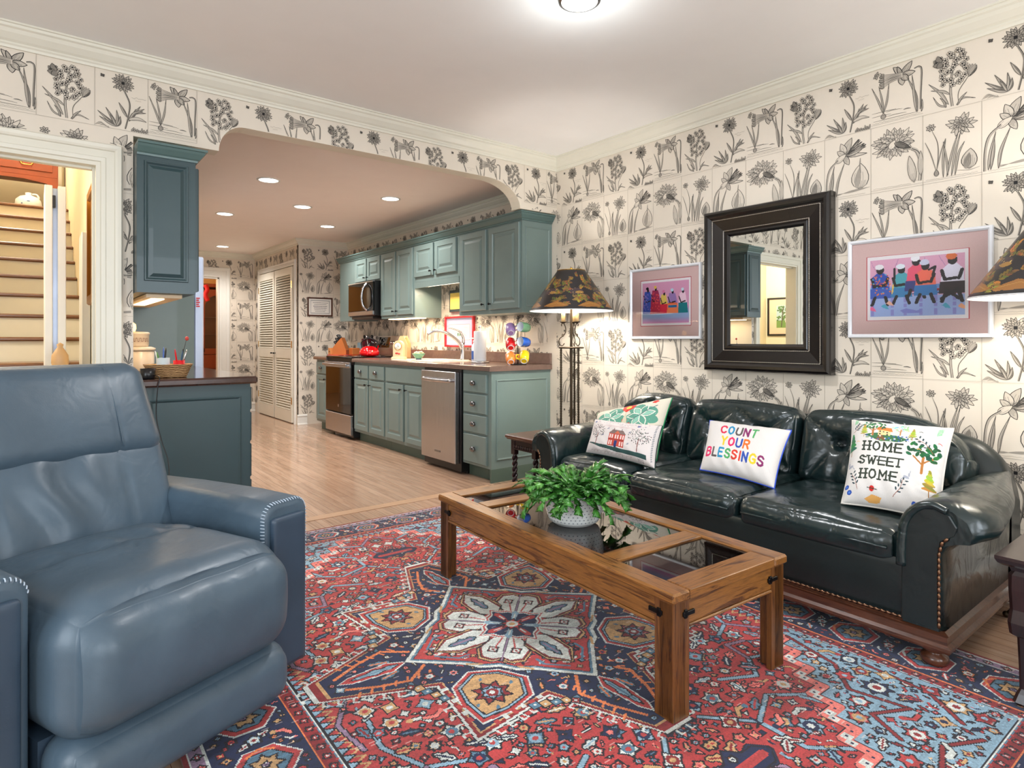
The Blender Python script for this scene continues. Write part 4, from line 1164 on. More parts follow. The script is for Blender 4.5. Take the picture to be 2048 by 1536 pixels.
# ------------------------------------------------------------------ rug
def make_rug():
    RED = (.685, .225, .225); RED2 = (.52, .13, .145); NAVY = (.085, .13, .27); SKY = (.52, .645, .72); TEAL = (.33, .47, .56); WHT = (.80, .82, .80)
    TAN = (.76, .60, .41); PINK = (.88, .47, .43); BRN = (.27, .10, .10); ORG = (.84, .47, .27); LIL = (.56, .46, .56); INKC = (.10, .08, .12); PALE = (.70, .76, .76)
    HW, HL, FW, FL = 1.16, 1.63, .82, 1.37
    c = Cv(2 * HW, 2 * HL, .004, NAVY, -HW, -HL)
    rnd = random.Random(11)
    S4 = [(1, 1), (-1, 1), (1, -1), (-1, -1)]
    def flower(x, y, r, c1, c2, c3, n=6, rot=0.0):
        pts = []
        for k in range(2 * n):
            a = rot + PI * k / n; q = r * (1.0 if k % 2 == 0 else .62); pts.append((x + q * math.cos(a), y + q * math.sin(a)))
        c.out(pts, c1, INKC, .006)
        c.ell(x, y, r * .52, r * .52, c2); c.ell(x, y, r * .24, r * .24, c3)
    def serr(x, y, L, w, rot, c1, c2):
        """serrated leaf"""
        pts = []; n = 6
        for sd in (1, -1):
            rng = range(n + 1) if sd > 0 else range(n, -1, -1)
            for k in rng:
                t = k / n; ww = w * math.sin(PI * min(1, t * .9 + .08)) * (1.0 if k % 2 else .55)
                pts.append((t * L, sd * ww))
        P = [(x + a * math.cos(rot) - b * math.sin(rot), y + a * math.sin(rot) + b * math.cos(rot)) for a, b in pts]
        c.out(P, c1, INKC, .005)
        c.line([(x + .15 * L * math.cos(rot), y + .15 * L * math.sin(rot)), (x + .8 * L * math.cos(rot), y + .8 * L * math.sin(rot))], w * .35, c2)
    # --- border: selvage, outer guard, main, inner guard
    c.rect(-HW, -HL, HW, HL, RED2); c.rect(-HW + .012, -HL + .012, HW - .012, HL - .012, WHT); c.rect(-HW + .018, -HL + .018, HW - .018, HL - .018, LIL)
    c.rect(-HW + .05, -HL + .05, HW - .05, HL - .05, WHT); c.rect(-HW + .056, -HL + .056, HW - .056, HL - .056, NAVY)
    c.rect(-FW - .052, -FL - .052, FW + .052, FL + .052, ORG); c.rect(-FW - .046, -FL - .046, FW + .046, FL + .046, RED2)
    c.rect(-FW - .012, -FL - .012, FW + .012, FL + .012, TEAL); c.rect(-FW - .008, -FL - .008, FW + .008, FL + .008, WHT)
    def walk(hw, hl, step):
        out = []
        for sd in (-1, 1):
            n = int(2 * hl / step)
            for k in range(n): out.append((sd * hw, -hl + (k + .5) * 2 * hl / n, PI / 2))
            n = int(2 * hw / step)
            for k in range(n): out.append((-hw + (k + .5) * 2 * hw / n, sd * hl, 0.0))
        return out
    for i, (x, y, r) in enumerate(walk(HW - .034, HL - .034, .05)):
        flower(x, y, .015, (PINK, SKY, TAN, WHT)[i % 4], RED2, WHT, 4)
    for i, (x, y, r) in enumerate(walk(FW + .029, FL + .029, .046)):
        flower(x, y, .014, (SKY, TAN, PINK, TEAL, WHT)[i % 5], RED, WHT, 4, .4); 
    for i, (x, y, r) in enumerate(walk(FW + .010, FL + .010, .016)):
        if i % 2: c.rect(x - .004, y - .004, x + .004, y + .004, RED)
    mw, ml = (HW - .056 + FW + .052) / 2, (HL - .056 + FL + .052) / 2
    for i, (x, y, r) in enumerate(walk(mw, ml, .118)):
        dx, dy = math.cos(r), math.sin(r)
        if i % 2 == 0:
            k = 1.35 if r > 1 else 1.0
            c.out([(x + k * a_, y + k * b_) for a_, b_ in ((-.07, 0), (-.03, .055), (.03, .055), (.07, 0), (.03, -.055), (-.03, -.055))], RED, WHT, .005); c.out([(x + k * a_, y + k * b_) for a_, b_ in ((-.052, 0), (-.022, .04), (.022, .04), (.052, 0), (.022, -.04), (-.022, -.04))], TEAL, INKC, .004)
            flower(x, y, .034 * k, TAN, TAN, SKY, 7, r); flower(x, y, .014, WHT, LIL, NAVY, 5)
        else:
            for sg in (-1, 1): serr(x, y, .055, .016, r + PI / 2 * sg + .5, (SKY, PINK, WHT)[i % 3], RED2)
            flower(x, y, .026, (PINK, ORG, SKY)[i % 3], WHT, RED2, 5, r)
        c.line([(x + dx * .055 - dy * .035, y + dy * .055 + dx * .035), (x + dx * .075, y + dy * .075), (x + dx * .055 + dy * .035, y + dy * .055 - dx * .035)], .008, (WHT, SKY, ORG, PINK)[i % 4])
    # --- field
    c.rect(-FW, -FL, FW, FL, RED)
    # zigzag edge of the field, pale blue and tan
    for i, (x, y, r) in enumerate(walk(FW - .012, FL - .012, .034)):
        sgx = -1 if x > 0 else 1; sgy = -1 if y > 0 else 1
        if r > 1: P = [(x - sgx * .012, y - .017), (x + sgx * .022, y), (x - sgx * .012, y + .017)]; Q = [(p[0] + sgx * .018, p[1] + .017) for p in P]
        else: P = [(x - .017, y - sgy * .012), (x, y + sgy * .022), (x + .017, y - sgy * .012)]; Q = [(p[0] + .017, p[1] + sgy * .018) for p in P]
        c.line(Q, .007, TAN); c.out(P, SKY, INKC, .005)
    # --- branches and blossoms all over the field, mirrored four ways
    c.sym = S4
    def branch(pts, col, w=.013):
        c.line(pts, w + .007, INKC); c.line(pts, w, col)
    for pts, col in (([(.08, .80), (.20, .92), (.20, 1.06), (.32, 1.16)], SKY), ([(.20, .92), (.34, .86), (.44, .93)], SKY), ([(.02, 1.30), (.10, 1.20), (.08, 1.06), (.0, .98)], LIL),
                     ([(.30, .72), (.42, .78), (.50, .70), (.62, .74)], SKY), ([(.54, .55), (.66, .50), (.72, .36), (.70, .22)], SKY), ([(.66, .50), (.74, .60)], LIL),
                     ([(.72, .10), (.78, .20), (.76, .34)], LIL), ([(.42, .93), (.46, 1.02), (.40, 1.10)], SKY), ([(.10, 1.20), (.22, 1.26), (.36, 1.26)], SKY), ([(.50, .70), (.52, .60), (.60, .62)], LIL)):
        branch(pts, col)
    spots = [(.13, .87, .036), (.30, 1.02, .045), (.10, 1.12, .035), (.44, .86, .040), (.62, .66, .036), (.72, .48, .035), (.74, .08, .045), (.60, .44, .024), (.26, .80, .026),
             (.02, .82, .028), (.20, 1.20, .034), (.36, 1.16, .030), (.48, 1.08, .03), (.0, 1.05, .05), (.70, .30, .026), (.36, .70, .022), (.52, .80, .022), (.0, 1.24, .040), (.76, .72, .03)]
    for i, (x, y, r) in enumerate(spots):
        flower(x, y, r, (WHT, SKY, TAN, PINK, TEAL)[i % 5], (RED2, NAVY, RED, WHT)[i % 4], (TAN, WHT, SKY)[i % 3], (4, 6, 5, 8)[i % 4], i * .7)
    leaves = [(.16, .98, .09, .8), (.24, .88, .07, -.5), (.40, .98, .08, 2.0), (.06, .92, .08, 2.6), (.66, .58, .08, 1.2), (.58, .52, .07, -.9), (.74, .24, .07, 1.8), (.34, .80, .06, .3),
              (.30, 1.24, .07, 2.6), (.12, 1.30, .08, .2), (.48, .92, .07, 1.1), (.02, .70, .07, 1.6), (.44, .66, .06, -.4), (.70, .40, .06, 2.9), (.24, 1.10, .06, 2.2), (.14, 1.04, .06, -.6)]
    for i, (x, y, L, r) in enumerate(leaves): serr(x, y, L, .020, r, (WHT, TEAL, PINK, TAN, SKY)[i % 5], (RED2, RED, NAVY)[i % 3])
    rr = random.Random(5)
    for k in range(60):
        x, y = rr.uniform(0, FW - .04), rr.uniform(0, FL - .04)
        m = rr.random(); col = rr.choice((WHT, SKY, TAN, TEAL, PINK, WHT, NAVY)); a = rr.uniform(0, PI)
        if m < .45: P = [(x, y), (x + .026 * math.cos(a), y + .026 * math.sin(a)), (x + .02 * math.cos(a + 1.2), y + .02 * math.sin(a + 1.2))]; c.out(P, col, INKC, .005)
        elif m < .75: c.line([(x, y), (x + .03 * math.cos(a), y + .03 * math.sin(a)), (x + .045 * math.cos(a + .6), y + .045 * math.sin(a + .6))], .009, INKC); c.line([(x, y), (x + .03 * math.cos(a), y + .03 * math.sin(a))], .006, col)
        else: flower(x, y, .014, col, RED2, WHT, 4, a)
    # palmettes on the long axis
    for y in (1.00,):
        serr(-.12, y, .24, .075, 0, NAVY, RED); 
    # --- spandrels with stepped edge of small squares
    stp = []; x, y = FW, .62
    pts = [(FW, .62)]
    sx = .072
    while x > .16 and y < FL:
        pts.append((x, y)); x -= sx; pts.append((x, y)); y += sx * 1.12
    pts += [(x, FL), (FW, FL)]
    c.poly(pts, SKY); e = pts[1:-2]
    c.line(e, .040, INKC); c.line(e, .034, PINK)
    for k in range(len(e) - 1):
        a, b = np.array(e[k]), np.array(e[k + 1])
        for t in (.25, .75):
            q = a + (b - a) * t
            c.rect(q[0] - .013, q[1] - .013, q[0] + .013, q[1] + .013, WHT if (k % 2) ^ (t > .5) else PINK); c.rect(q[0] - .004, q[1] - .004, q[0] + .004, q[1] + .004, NAVY)
    for (a, b, r, col) in ((.66, 1.05, .05, NAVY), (.70, .82, .035, RED), (.50, 1.22, .04, RED), (.74, 1.24, .045, TAN), (.60, .92, .022, WHT), (.42, 1.32, .025, TAN), (.76, 1.10, .024, PINK), (.58, 1.30, .022, NAVY)):
        flower(a, b, r, col, (WHT if col != WHT else RED), RED2, 7, .3)
    for pts2 in ([(.76, .70), (.70, .90), (.58, 1.00), (.62, 1.16)], [(.62, 1.16), (.50, 1.10), (.44, 1.20)], [(.66, 1.28), (.76, 1.16), (.78, .96)], [(.34, 1.33), (.5, 1.28), (.62, 1.34)]):
        c.line(pts2, .018, INKC); c.line(pts2, .011, RED2)
    # --- filler blossoms wherever the ground is still bare
    def fill(gr, n, r, cols, x0, x1, y0, y1, seed):
        q = random.Random(seed); G = np.array(gr)
        for _ in range(n):
            x, y = q.uniform(x0, x1), q.uniform(y0, y1); ok = True
            for dx, dy in ((0, 0), (r, 0), (-r, 0), (0, r), (0, -r), (.7 * r, .7 * r), (-.7 * r, .7 * r), (.7 * r, -.7 * r), (-.7 * r, -.7 * r)):
                i, j = int((x + dx - c.ox) / c.res), int((y + dy - c.oy) / c.res)
                if not (0 <= i < c.nx and 0 <= j < c.ny) or abs(c.a[j, i] - G).sum() > .02: ok = False; break
            if not ok: continue
            k = q.random(); a = q.uniform(0, 6.3); c1 = q.choice(cols); c2 = q.choice(cols)
            if k < .35: flower(x, y, r * .9, c1, c2, gr, q.choice((4, 5, 6)), a)
            elif k < .60: serr(x - r * .8 * math.cos(a), y - r * .8 * math.sin(a), r * 1.7, r * .42, a, c1, c2)
            elif k < .80:
                P = [(x - r * .8 * math.cos(a), y - r * .8 * math.sin(a)), (x, y), (x + r * .8 * math.cos(a + .9), y + r * .8 * math.sin(a + .9))]
                c.line(P, r * .50, INKC); c.line(P, r * .32, c1); c.ell(P[2][0], P[2][1], r * .26, r * .26, c2)
            else:
                c.out([(x + r * .85 * math.cos(a + t) * (1 if m % 2 else .55), y + r * .85 * math.sin(a + t) * (1 if m % 2 else .55)) for m, t in enumerate(np.linspace(0, 2 * PI, 8, endpoint=False))], c1, INKC, .004); c.ell(x, y, r * .25, r * .25, c2)
    allc = (WHT, SKY, TAN, TEAL, PINK, WHT, NAVY, TAN)
    fill(RED, 5000, .040, allc, 0, FW, 0, FL, 1); fill(RED, 9000, .024, allc, 0, FW, 0, FL, 2); fill(RED, 12000, .014, allc, 0, FW, 0, FL, 3)
    sc_ = (RED, WHT, NAVY, RED, TAN, RED2)
    fill(SKY, 3000, .040, sc_, .1, FW, .5, FL, 4); fill(SKY, 5000, .022, sc_, .1, FW, .5, FL, 5); fill(SKY, 6000, .013, sc_, .1, FW, .5, FL, 6)
    c.sym = [(1, 1)]; bc = (RED, SKY, TAN, WHT, PINK, ORG)
    fill(NAVY, 9000, .034, bc, -HW, HW, -HL, HL, 7); fill(NAVY, 20000, .018, bc, -HW, HW, -HL, HL, 8); fill(NAVY, 26000, .011, bc, -HW, HW, -HL, HL, 9)
    # --- medallion
    def star(ra, rd, rn, stepn=0):
        P = []
        for k in range(8):
            a = k * PI / 4
            if k % 2 == 0:
                w = .055
                for o in (-w, w): P.append((ra * math.cos(a) - o * math.sin(a), ra * math.sin(a) + o * math.cos(a)))
                # near-side notch handled below
            else:
                P.append((rd * math.cos(a), rd * math.sin(a)))
            b = a + PI / 8 * (1.05 if k % 2 == 0 else .95); P.append((rn * math.cos(b), rn * math.sin(b)))
        return P
    c.sym = [(1, 1)]
    c.poly(star(.80, .71, .50), INKC); c.poly(star(.795, .705, .495), WHT); c.poly(star(.78, .69, .485), RED2)
    c.poly(star(.755, .67, .468), TAN)
    # hooks along the white edge
    P = star(.80, .71, .50)
    for k in range(len(P)):
        a, b = np.array(P[k]), np.array(P[(k + 1) % len(P)]); d = b - a; L = np.linalg.norm(d); d /= L; n = np.array((d[1], -d[0]))
        for t in np.arange(.03, L - .02, .045):
            q = a + d * t; c.line([q, q + n * .020, q + n * .020 + d * .014], .007, WHT)
    c.poly(star(.745, .66, .462), NAVY)
    for k in range(4):                      # squares band beyond the notches
        for m in (-1, 1):
            a = k * PI / 2 + m * PI / 8
            for t in range(5):
                q = np.array((math.cos(a), math.sin(a))) * (.53 + .0 * t) + np.array((-math.sin(a), math.cos(a))) * (t - 2) * .034
                c.rect(q[0] - .017, q[1] - .017, q[0] + .017, q[1] + .017, INKC); c.rect(q[0] - .013, q[1] - .013, q[0] + .013, q[1] + .013, TAN if t % 2 else TEAL); c.rect(q[0] - .004, q[1] - .004, q[0] + .004, q[1] + .004, WHT)
    def rotp(pts, a): return [(x * math.cos(a) - y * math.sin(a), x * math.sin(a) + y * math.cos(a)) for x, y in pts]
    for k in range(4):
        a = k * PI / 2 + PI / 4               # diagonal cartouches
        c.out(rotp([(.33, 0), (.36, -.10), (.46, -.13), (.55, -.08), (.625, 0), (.55, .08), (.46, .13), (.36, .10)], a), RED, WHT, .006)
        c.out(rotp([(.345, 0), (.37, -.085), (.46, -.112), (.54, -.065), (.60, 0), (.54, .065), (.46, .112), (.37, .085)], a), SKY, INKC, .005)
        c.out(rotp([(.355, 0), (.375, -.075), (.46, -.10), (.53, -.058), (.582, 0), (.53, .058), (.46, .10), (.375, .075)], a), TAN, INKC, .005)
        x, y = rotp([(.465, 0)], a)[0]
        flower(x, y, .066, RED2, TEAL, PINK, 8, a); flower(x, y, .040, SKY, RED2, WHT, 6, a + .3)
        for (p, q) in ((.40, .05), (.40, -.05), (.54, .03), (.54, -.03)):
            xx, yy = rotp([(p, q)], a)[0]; c.ell(xx, yy, .010, .006, TEAL, a)
        for t in range(6):
            for sg in (-1, 1):
                q = rotp([(.47 + .028 * t, sg * (.150 - .022 * t))], a)[0]; c.rect(q[0] - .009, q[1] - .009, q[0] + .009, q[1] + .009, (WHT, RED)[t % 2])
        a = k * PI / 2                        # axis arms
        for sg in (-1, 1):
            L = rotp([(.42, sg * .055), (.50, sg * .115), (.60, sg * .085), (.70, sg * .035)], a); c.line(L, .012, ORG)
            for t in range(7):
                q0 = np.array(L[0]) + (np.array(L[-1]) - np.array(L[0])) * (t / 7.0)
                o = rotp([(0, sg * .030)], a)[0]; c.line([q0 + np.array(o) * 1.4, q0 + np.array(o) * 2.2 + np.array(rotp([(.014, 0)], a)[0])], .008, ORG)
            x, y = rotp([(.58, sg * .055)], a)[0]; serr(x, y, .085, .020, a + PI + sg * .25, TEAL, ORG)
            x, y = rotp([(.44, sg * .13)], a)[0]; flower(x, y, .026, RED, WHT, TEAL, 5, a)
            x, y = rotp([(.52, sg * .15)], a)[0]; flower(x, y, .020, PINK, RED2, WHT, 4, a)
        c.out(rotp([(.46, 0), (.52, -.032), (.66, -.020), (.70, 0), (.66, .020), (.52, .032)], a), RED, WHT, .005); x, y = rotp([(.49, 0)], a)[0]; serr(x, y, .17, .018, a, SKY, TEAL)
    fill(NAVY, 5000, .026, bc, -.8, .8, -.8, .8, 17); fill(NAVY, 9000, .015, bc, -.8, .8, -.8, .8, 18)
    # inner diamond with notched sides
    def dia(r, nt):
        P = []
        for k in range(4):
            a = k * PI / 2
            P += rotp([(r, 0), (r * .66, r * .30), (r * .60, r * .40), (r * .52 - nt, r * .52 - nt), (r * .40, r * .60), (r * .30, r * .66)], a)
        return P
    c.poly(dia(.47, .02), INKC); c.poly(dia(.465, .02), WHT); c.poly(dia(.445, .02), TEAL); c.poly(dia(.432, .02), INKC); c.poly(dia(.428, .02), RED)
    fill(RED, 5000, .016, allc, -.5, .5, -.5, .5, 21)
    for k in range(4):
        a = k * PI / 2
        for sg in (-1, 1):
            c.line(rotp([(.36, sg * .03), (.30, sg * .09), (.26, sg * .09)], a), .010, TEAL); c.line(rotp([(.30, sg * .14), (.26, sg * .17)], a), .010, TAN); x, y = rotp([(.33, sg * .02)], a)[0]; c.ell(x, y, .012, .008, WHT)
        big = [(.10, 0), (.15, -.050), (.27, -.045), (.335, 0), (.27, .045), (.15, .050)]
        c.out(rotp([(p * 1.05, q * 1.35) for p, q in big], a), TAN, INKC, .005); c.out(rotp([(p * 1.02, q * 1.15) for p, q in big], a), RED2, INKC, .004); c.poly(rotp(big, a), WHT); x, y = rotp([(.17, 0)], a)[0]; serr(x, y, .12, .024, a, TEAL, LIL)
        a += PI / 4
        for sg in (-1, 1):
            lobe = [(.09, sg * .005), (.12, sg * .055), (.19, sg * .085), (.25, sg * .070), (.265, sg * .03), (.25, sg * .004)]
            c.out(rotp([(p * 1.08, q * 1.18) for p, q in lobe], a), TAN, INKC, .005); c.out(rotp([(p * 1.03, q * 1.08) for p, q in lobe], a), RED2, INKC, .004); c.poly(rotp(lobe, a), WHT)
            x, y = rotp([(.20, sg * .042)], a)[0]; flower(x, y, .024, RED, WHT, RED2, 4, a + .7); c.line(rotp([(.10, sg * .018), (.18, sg * .035)], a), .006, RED)
        c.line(rotp([(.08, 0), (.27, 0)], a), .008, LIL)
    for r, col in ((.165, WHT), (.155, RED), (.145, WHT), (.135, NAVY)):
        P = []
        for k in range(4):
            for t in range(6):
                q = (1 - t / 6) * np.array((math.cos(k * PI / 2), math.sin(k * PI / 2))) + t / 6 * np.array((math.cos((k + 1) * PI / 2), math.sin((k + 1) * PI / 2)))
                P.append(tuple(q * r * (1.0 if t % 2 == 0 else .90)))
        c.poly(P, col)
    for k in range(8):
        a = k * PI / 4
        c.poly(rotp([(.035, -.008), (.10, -.014), (.115, 0), (.10, .014), (.035, .008)], a), RED if k % 2 == 0 else SKY); c.line(rotp([(.05, 0), (.085, 0)], a), .006, WHT)
    flower(0, 0, .046, RED, WHT, TAN, 8)
    # abrash and worn knots
    A = c.a; ny, nx = A.shape[:2]; g = np.random.default_rng(3)
    low = np.kron(g.normal(0, 1, (ny // 40 + 2, nx // 90 + 2)), np.ones((40, 90)))[:ny, :nx]
    row = np.repeat(g.normal(0, 1, ny // 3 + 1), 3)[:ny, None]
    A *= (1 + .045 * low + .035 * row + g.normal(0, .055, (ny, nx)))[..., None]
    worn = (np.repeat(g.random((ny, nx // 5 + 1)), 5, 1)[:, :nx] < .012); A[worn] = A[worn] * .4 + np.array((.86, .78, .74)) * .6
    A = np.clip(A, 0, 1)
    X = np.linspace(-HW, HW, nx + 1); Y = np.linspace(-HL, HL, ny + 1)
    XX, YY = np.meshgrid(X, Y); yaw = math.radians(-0.8)
    ZZ = .0095 + .0012 * np.sin(XX * 5 + YY * 3) * np.cos(YY * 4)
    P = np.stack([1.47 + XX * math.cos(yaw) - YY * math.sin(yaw), 1.875 + XX * math.sin(yaw) + YY * math.cos(yaw), ZZ], -1)
    eV = []; eF = []; eC = []
    cr = [P[0, 0], P[0, -1], P[-1, -1], P[-1, 0]]
    for k in range(4):
        a, b = cr[k], cr[(k + 1) % 4]; o = len(eV); eV += [(a[0], a[1], .001), (b[0], b[1], .001), (b[0], b[1], .0098), (a[0], a[1], .0098)]; eF.append((o, o + 1, o + 2, o + 3)); eC.append(RED2)
    r = grid_obj('rug', P, A, 'woven_wool', extra=(eV, eF, eC))
    tag(r, 'large red and navy wool rug with a star medallion under the coffee table', 'rug')
make_rug()

# ------------------------------------------------------------------ green leather sofa
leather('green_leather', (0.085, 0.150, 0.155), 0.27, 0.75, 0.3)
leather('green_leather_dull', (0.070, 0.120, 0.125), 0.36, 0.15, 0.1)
plain('nail_brass', (0.50, 0.38, 0.30), 0.28, 1.0)
wood('mahogany', (0.37, 0.215, 0.14), (0.25, 0.135, 0.085), 'y', .28, .35)
sofa = thing('sofa', 'long dark green leather sofa with tufted back cushions and nailhead trim', 'sofa', (2.86, 1.76, 0))
SY0, SY1, SX0, SX1 = .715, 2.765, 2.395, 3.32
def seg_d(px, py, a, b):
    dx, dy = b[0] - a[0], b[1] - a[1]; L = dx * dx + dy * dy
    t = max(0, min(1, ((px - a[0]) * dx + (py - a[1]) * dy) / L)) if L else 0
    return math.hypot(px - a[0] - t * dx, py - a[1] - t * dy)
def tuft(s, t, buttons, creases, A=.030, sg=.022, B=.014, sc=.010):
    v = 0.0
    for b in buttons: v += A * math.exp(-((s - b[0]) ** 2 + (t - b[1]) ** 2) / (2 * sg * sg)) + .35 * A * math.exp(-((s - b[0]) ** 2 + (t - b[1]) ** 2) / (2 * (3 * sg) ** 2))
    for a, b, k in creases: d = seg_d(s, t, a, b); v += B * k * math.exp(-d * d / (2 * sc * sc))
    return v
def bead_band(path, r=.0055, step=.019, flat=.5):
    """nail heads strung in one line"""
    P = [Vector(p) for p in path]; L = [0]
    for a, b in zip(P, P[1:]): L.append(L[-1] + (b - a).length)
    n = int(L[-1] / step); out = []
    m = n * 6
    for i in range(m + 1):
        s = L[-1] * i / m; k = max(j for j in range(len(L)) if L[j] <= s + 1e-9); k = min(k, len(P) - 2)
        out.append(P[k].lerp(P[k + 1], (s - L[k]) / max(1e-9, L[k + 1] - L[k])))
    b = MB(); b.tube(out, lambda t: .0012 + (r - .0012) * math.sqrt(max(0, 1 - ((t * m % 6) / 3 - 1) ** 2)), 8)
    return b
# wooden plinth
b = MB(); pl = [(0, 0), (.018, 0), (.022, .008), (.022, .018), (.010, .026), (.010, .052), (.016, .060), (.0, .066)]
r = []
for x, y in ((SX1, SY0), (SX0, SY0), (SX0, SY1), (SX1, SY1)):
    sx = -1 if x == SX0 else 0; sy = -1 if y == SY0 else 1
    r.append([(x + sx * o, y + sy * o, .075 + z) for o, z in pl])
b.loft(r, 0, False); b.box(SX0 + .001, SY0 + .001, .078, SX1, SY1 - .001, .138); b.build('plinth', 'mahogany', sofa)
for x, y in ((SX0 + .035, SY0 + .04), (SX0 + .035, SY1 - .04), (SX1 - .06, SY0 + .04), (SX1 - .06, SY1 - .04)):
    b = MB(); b.lathe([(.020, .0105), (.036, .014), (.043, .028), (.040, .042), (.026, .050), (.024, .056), (.040, .062), (.044, .078)], (x, y, 0), 20)
    b.box(x - .042, y - .042, .070, x + .042, y + .042, .078); b.build('foot', 'mahogany', sofa)
# apron below the seat
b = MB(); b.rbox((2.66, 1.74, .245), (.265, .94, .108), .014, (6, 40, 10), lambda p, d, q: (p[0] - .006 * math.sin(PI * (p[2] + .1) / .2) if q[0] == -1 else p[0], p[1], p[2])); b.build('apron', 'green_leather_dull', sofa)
# arms
def arm(side):
    """side -1: near end (small Y), +1: far end"""
    yo = SY0 if side < 0 else SY1
    sec = [(.135, .14), (.135, .30), (.132, .42), (.122, .490), (.100, .535), (.060, .562), (.010, .572), (-.045, .562), (-.090, .535), (-.108, .498), (-.098, .465), (-.060, .445), (-.020, .430), (.0, .40), (.0, .30), (.0, .14)]
    rings = []; N = 26
    for i in range(N + 1):
        t = i / N; x = SX0 - .012 + t * .80
        e = (.72 + 3.4 * t) if t < .10 else 1.06 * (1 - ((t - .10) / .90) ** 1.5)          # roll swells behind the face and tapers to the back
        rise = .02 * math.sin(PI * t)
        ring = []
        rd = 0 if i > 1 else (.014, .004)[i]
        for k, (o, z) in enumerate(sec):
            oo = o if z < .42 or o > -.001 else (o * 1.22 * e)
            zz = z + (rise if z > .44 else 0)
            oo = oo + (rd if oo < .06 else -rd)
            if z > .45: zz -= rd
            if z > .50:
                zz -= tuft(x, oo, [(2.62, .05), (2.86, .05)], [((2.62, .05), (2.50, .14), 1), ((2.62, .05), (2.74, .14), 1), ((2.86, .05), (2.74, .14), 1), ((2.62, .05), (2.55, -.10), .8), ((2.86, .05), (2.80, -.1), .8)], .014, .024, .008, .014)
            ring.append((x, yo - side * oo, zz))
        rings.append(ring if side < 0 else ring[::-1])
    b = MB(); b.loft(rings, 0, True)
    a = b.build('arm', 'green_leather', sofa)
    # front facing panel with piping
    fp = [(.012, .150), (.012, .400), (.004, .445), (-.030, .470), (-.040, .500), (-.020, .535), (.030, .552), (.080, .540), (.112, .500), (.122, .44), (.124, .150)]
    f = MB(); f.loft([[(SX0 - .012 - d, yo - side * (o + (.004 if s_ else 0) * (1 if o < .05 else -1)), z) for o, z in fp] for d, s_ in ((0, 0), (.006, 0), (.009, 1))], 0, False)
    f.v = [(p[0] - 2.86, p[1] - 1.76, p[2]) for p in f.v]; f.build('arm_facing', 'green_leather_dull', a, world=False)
    g = MB(); g.tube([(SX0 - .020, yo - side * o, z) for o, z in crv([(.118, .36), (.118, .44), (.108, .50), (.075, .542), (.030, .552)], 6)], .0055, 8)
    g.v = [(p[0] - 2.86, p[1] - 1.76, p[2]) for p in g.v]; g.build('piping', 'green_leather', a, world=False)
    g = MB(); g.tube([(SX0 - .018, yo - side * o, z) for o, z in crv([(.124, .335), (.122, .42), (.112, .49), (.080, .540), (.034, .562), (-.012, .548)], 6)], lambda q: .017 - .004 * q, 10)
    g.v = [(p[0] - 2.86, p[1] - 1.76, p[2]) for p in g.v]; g.build('arm_welt', 'green_leather', a, world=False)
    h = bead_band([(SX0 - .022, yo - side * o, z) for o, z in [(.010, .155), (.010, .40), (.002, .44), (-.016, .462)]]); h.v = [(p[0] - 2.86, p[1] - 1.76, p[2]) for p in h.v]
    h.build('nailhead_trim', 'nail_brass', a, world=False)
arm(-1); arm(1)
bead_band([(SX0 - .012, SY0 + .12, .152), (SX0 - .012, SY1 - .12, .152)]).build('nailhead_trim', 'nail_brass', sofa)
# outer back with drooping ends
bkz = [(SY0 - .0, .46), (SY0 + .02, .56), (SY0 + .06, .63), (SY0 + .16, .69), (SY0 + .40, .715), (1.74, .72), (SY1 - .40, .715), (SY1 - .16, .69), (SY1 - .06, .63), (SY1 - .02, .56), (SY1, .46)]
cz = crv([(y, z, 0) for y, z in bkz], 6); rings = []
b = MB()
for y, z, _ in cz:
    rings.append([(3.13, y, .14), (3.13 + (z - .14) * .10, y, z - .03), (3.16 + (z - .14) * .10, y, z), (3.24, y, z + .004), (3.31, y, z - .03), (3.32, y, .14)])
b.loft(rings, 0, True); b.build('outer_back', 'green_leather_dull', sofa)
# back cushions
def back_cushion(y0, y1, droop):
    w = (y1 - y0) / 2; hh = .185
    bt = [(-.45 * w, .03), (.45 * w, .03)]
    cr = [(bt[0], bt[1], .5)]
    for b_ in bt:
        for e in ((b_[0] - .14, -.12), (b_[0] + .12, -.13), (b_[0] - .13, .13), (b_[0] + .14, .12), (b_[0], -.17)): cr.append((b_, e, .75))
    def fn(p, d, q):
        x, y, z = p
        if q[0] < 1:
            f = (1 - q[1] ** 2) * (1 - q[2] ** 2)
            if d[0] < .2:
                x -= .030 * f ** .6
                if q[0] == -1: x += tuft(y, z, bt, cr, .042, .021, .021, .010) + .004 * math.sin(y * 60 + z * 20) * (1 - abs(q[2]))
        z += .022 * (1 - q[1] ** 2) * (1 if q[2] > 0 else 0) * max(0, q[2])
        z -= (droop[0] * max(0, -q[1]) ** 3 + droop[1] * max(0, q[1]) ** 3) * max(0, q[2] + .3)
        return x, y, z
    M4 = Matrix.Translation((3.075, (y0 + y1) / 2, .575)) @ Matrix.Rotation(math.radians(14), 4, 'Y')
    b = MB(); b.rbox((0, 0, 0), (.085, w - .003, hh), .065, (10, 44, 34), fn, M4=M4)
    c = b.build('back_cushion', 'green_leather', sofa)
    for s_, t_ in bt:
        k = MB(); k.ball((-.085 - .030 + .040, s_, t_), .0085, 10, sc=(.6, 1, 1)); k.xf(M4); k.v = [(p[0] - 2.86, p[1] - 1.76, p[2]) for p in k.v]
        k.build('button', 'green_leather', c, world=False)
back_cushion(.80, 1.525, (.10, 0)); back_cushion(1.53, 2.185, (0, 0)); back_cushion(2.19, 2.80 - .09, (0, .07))
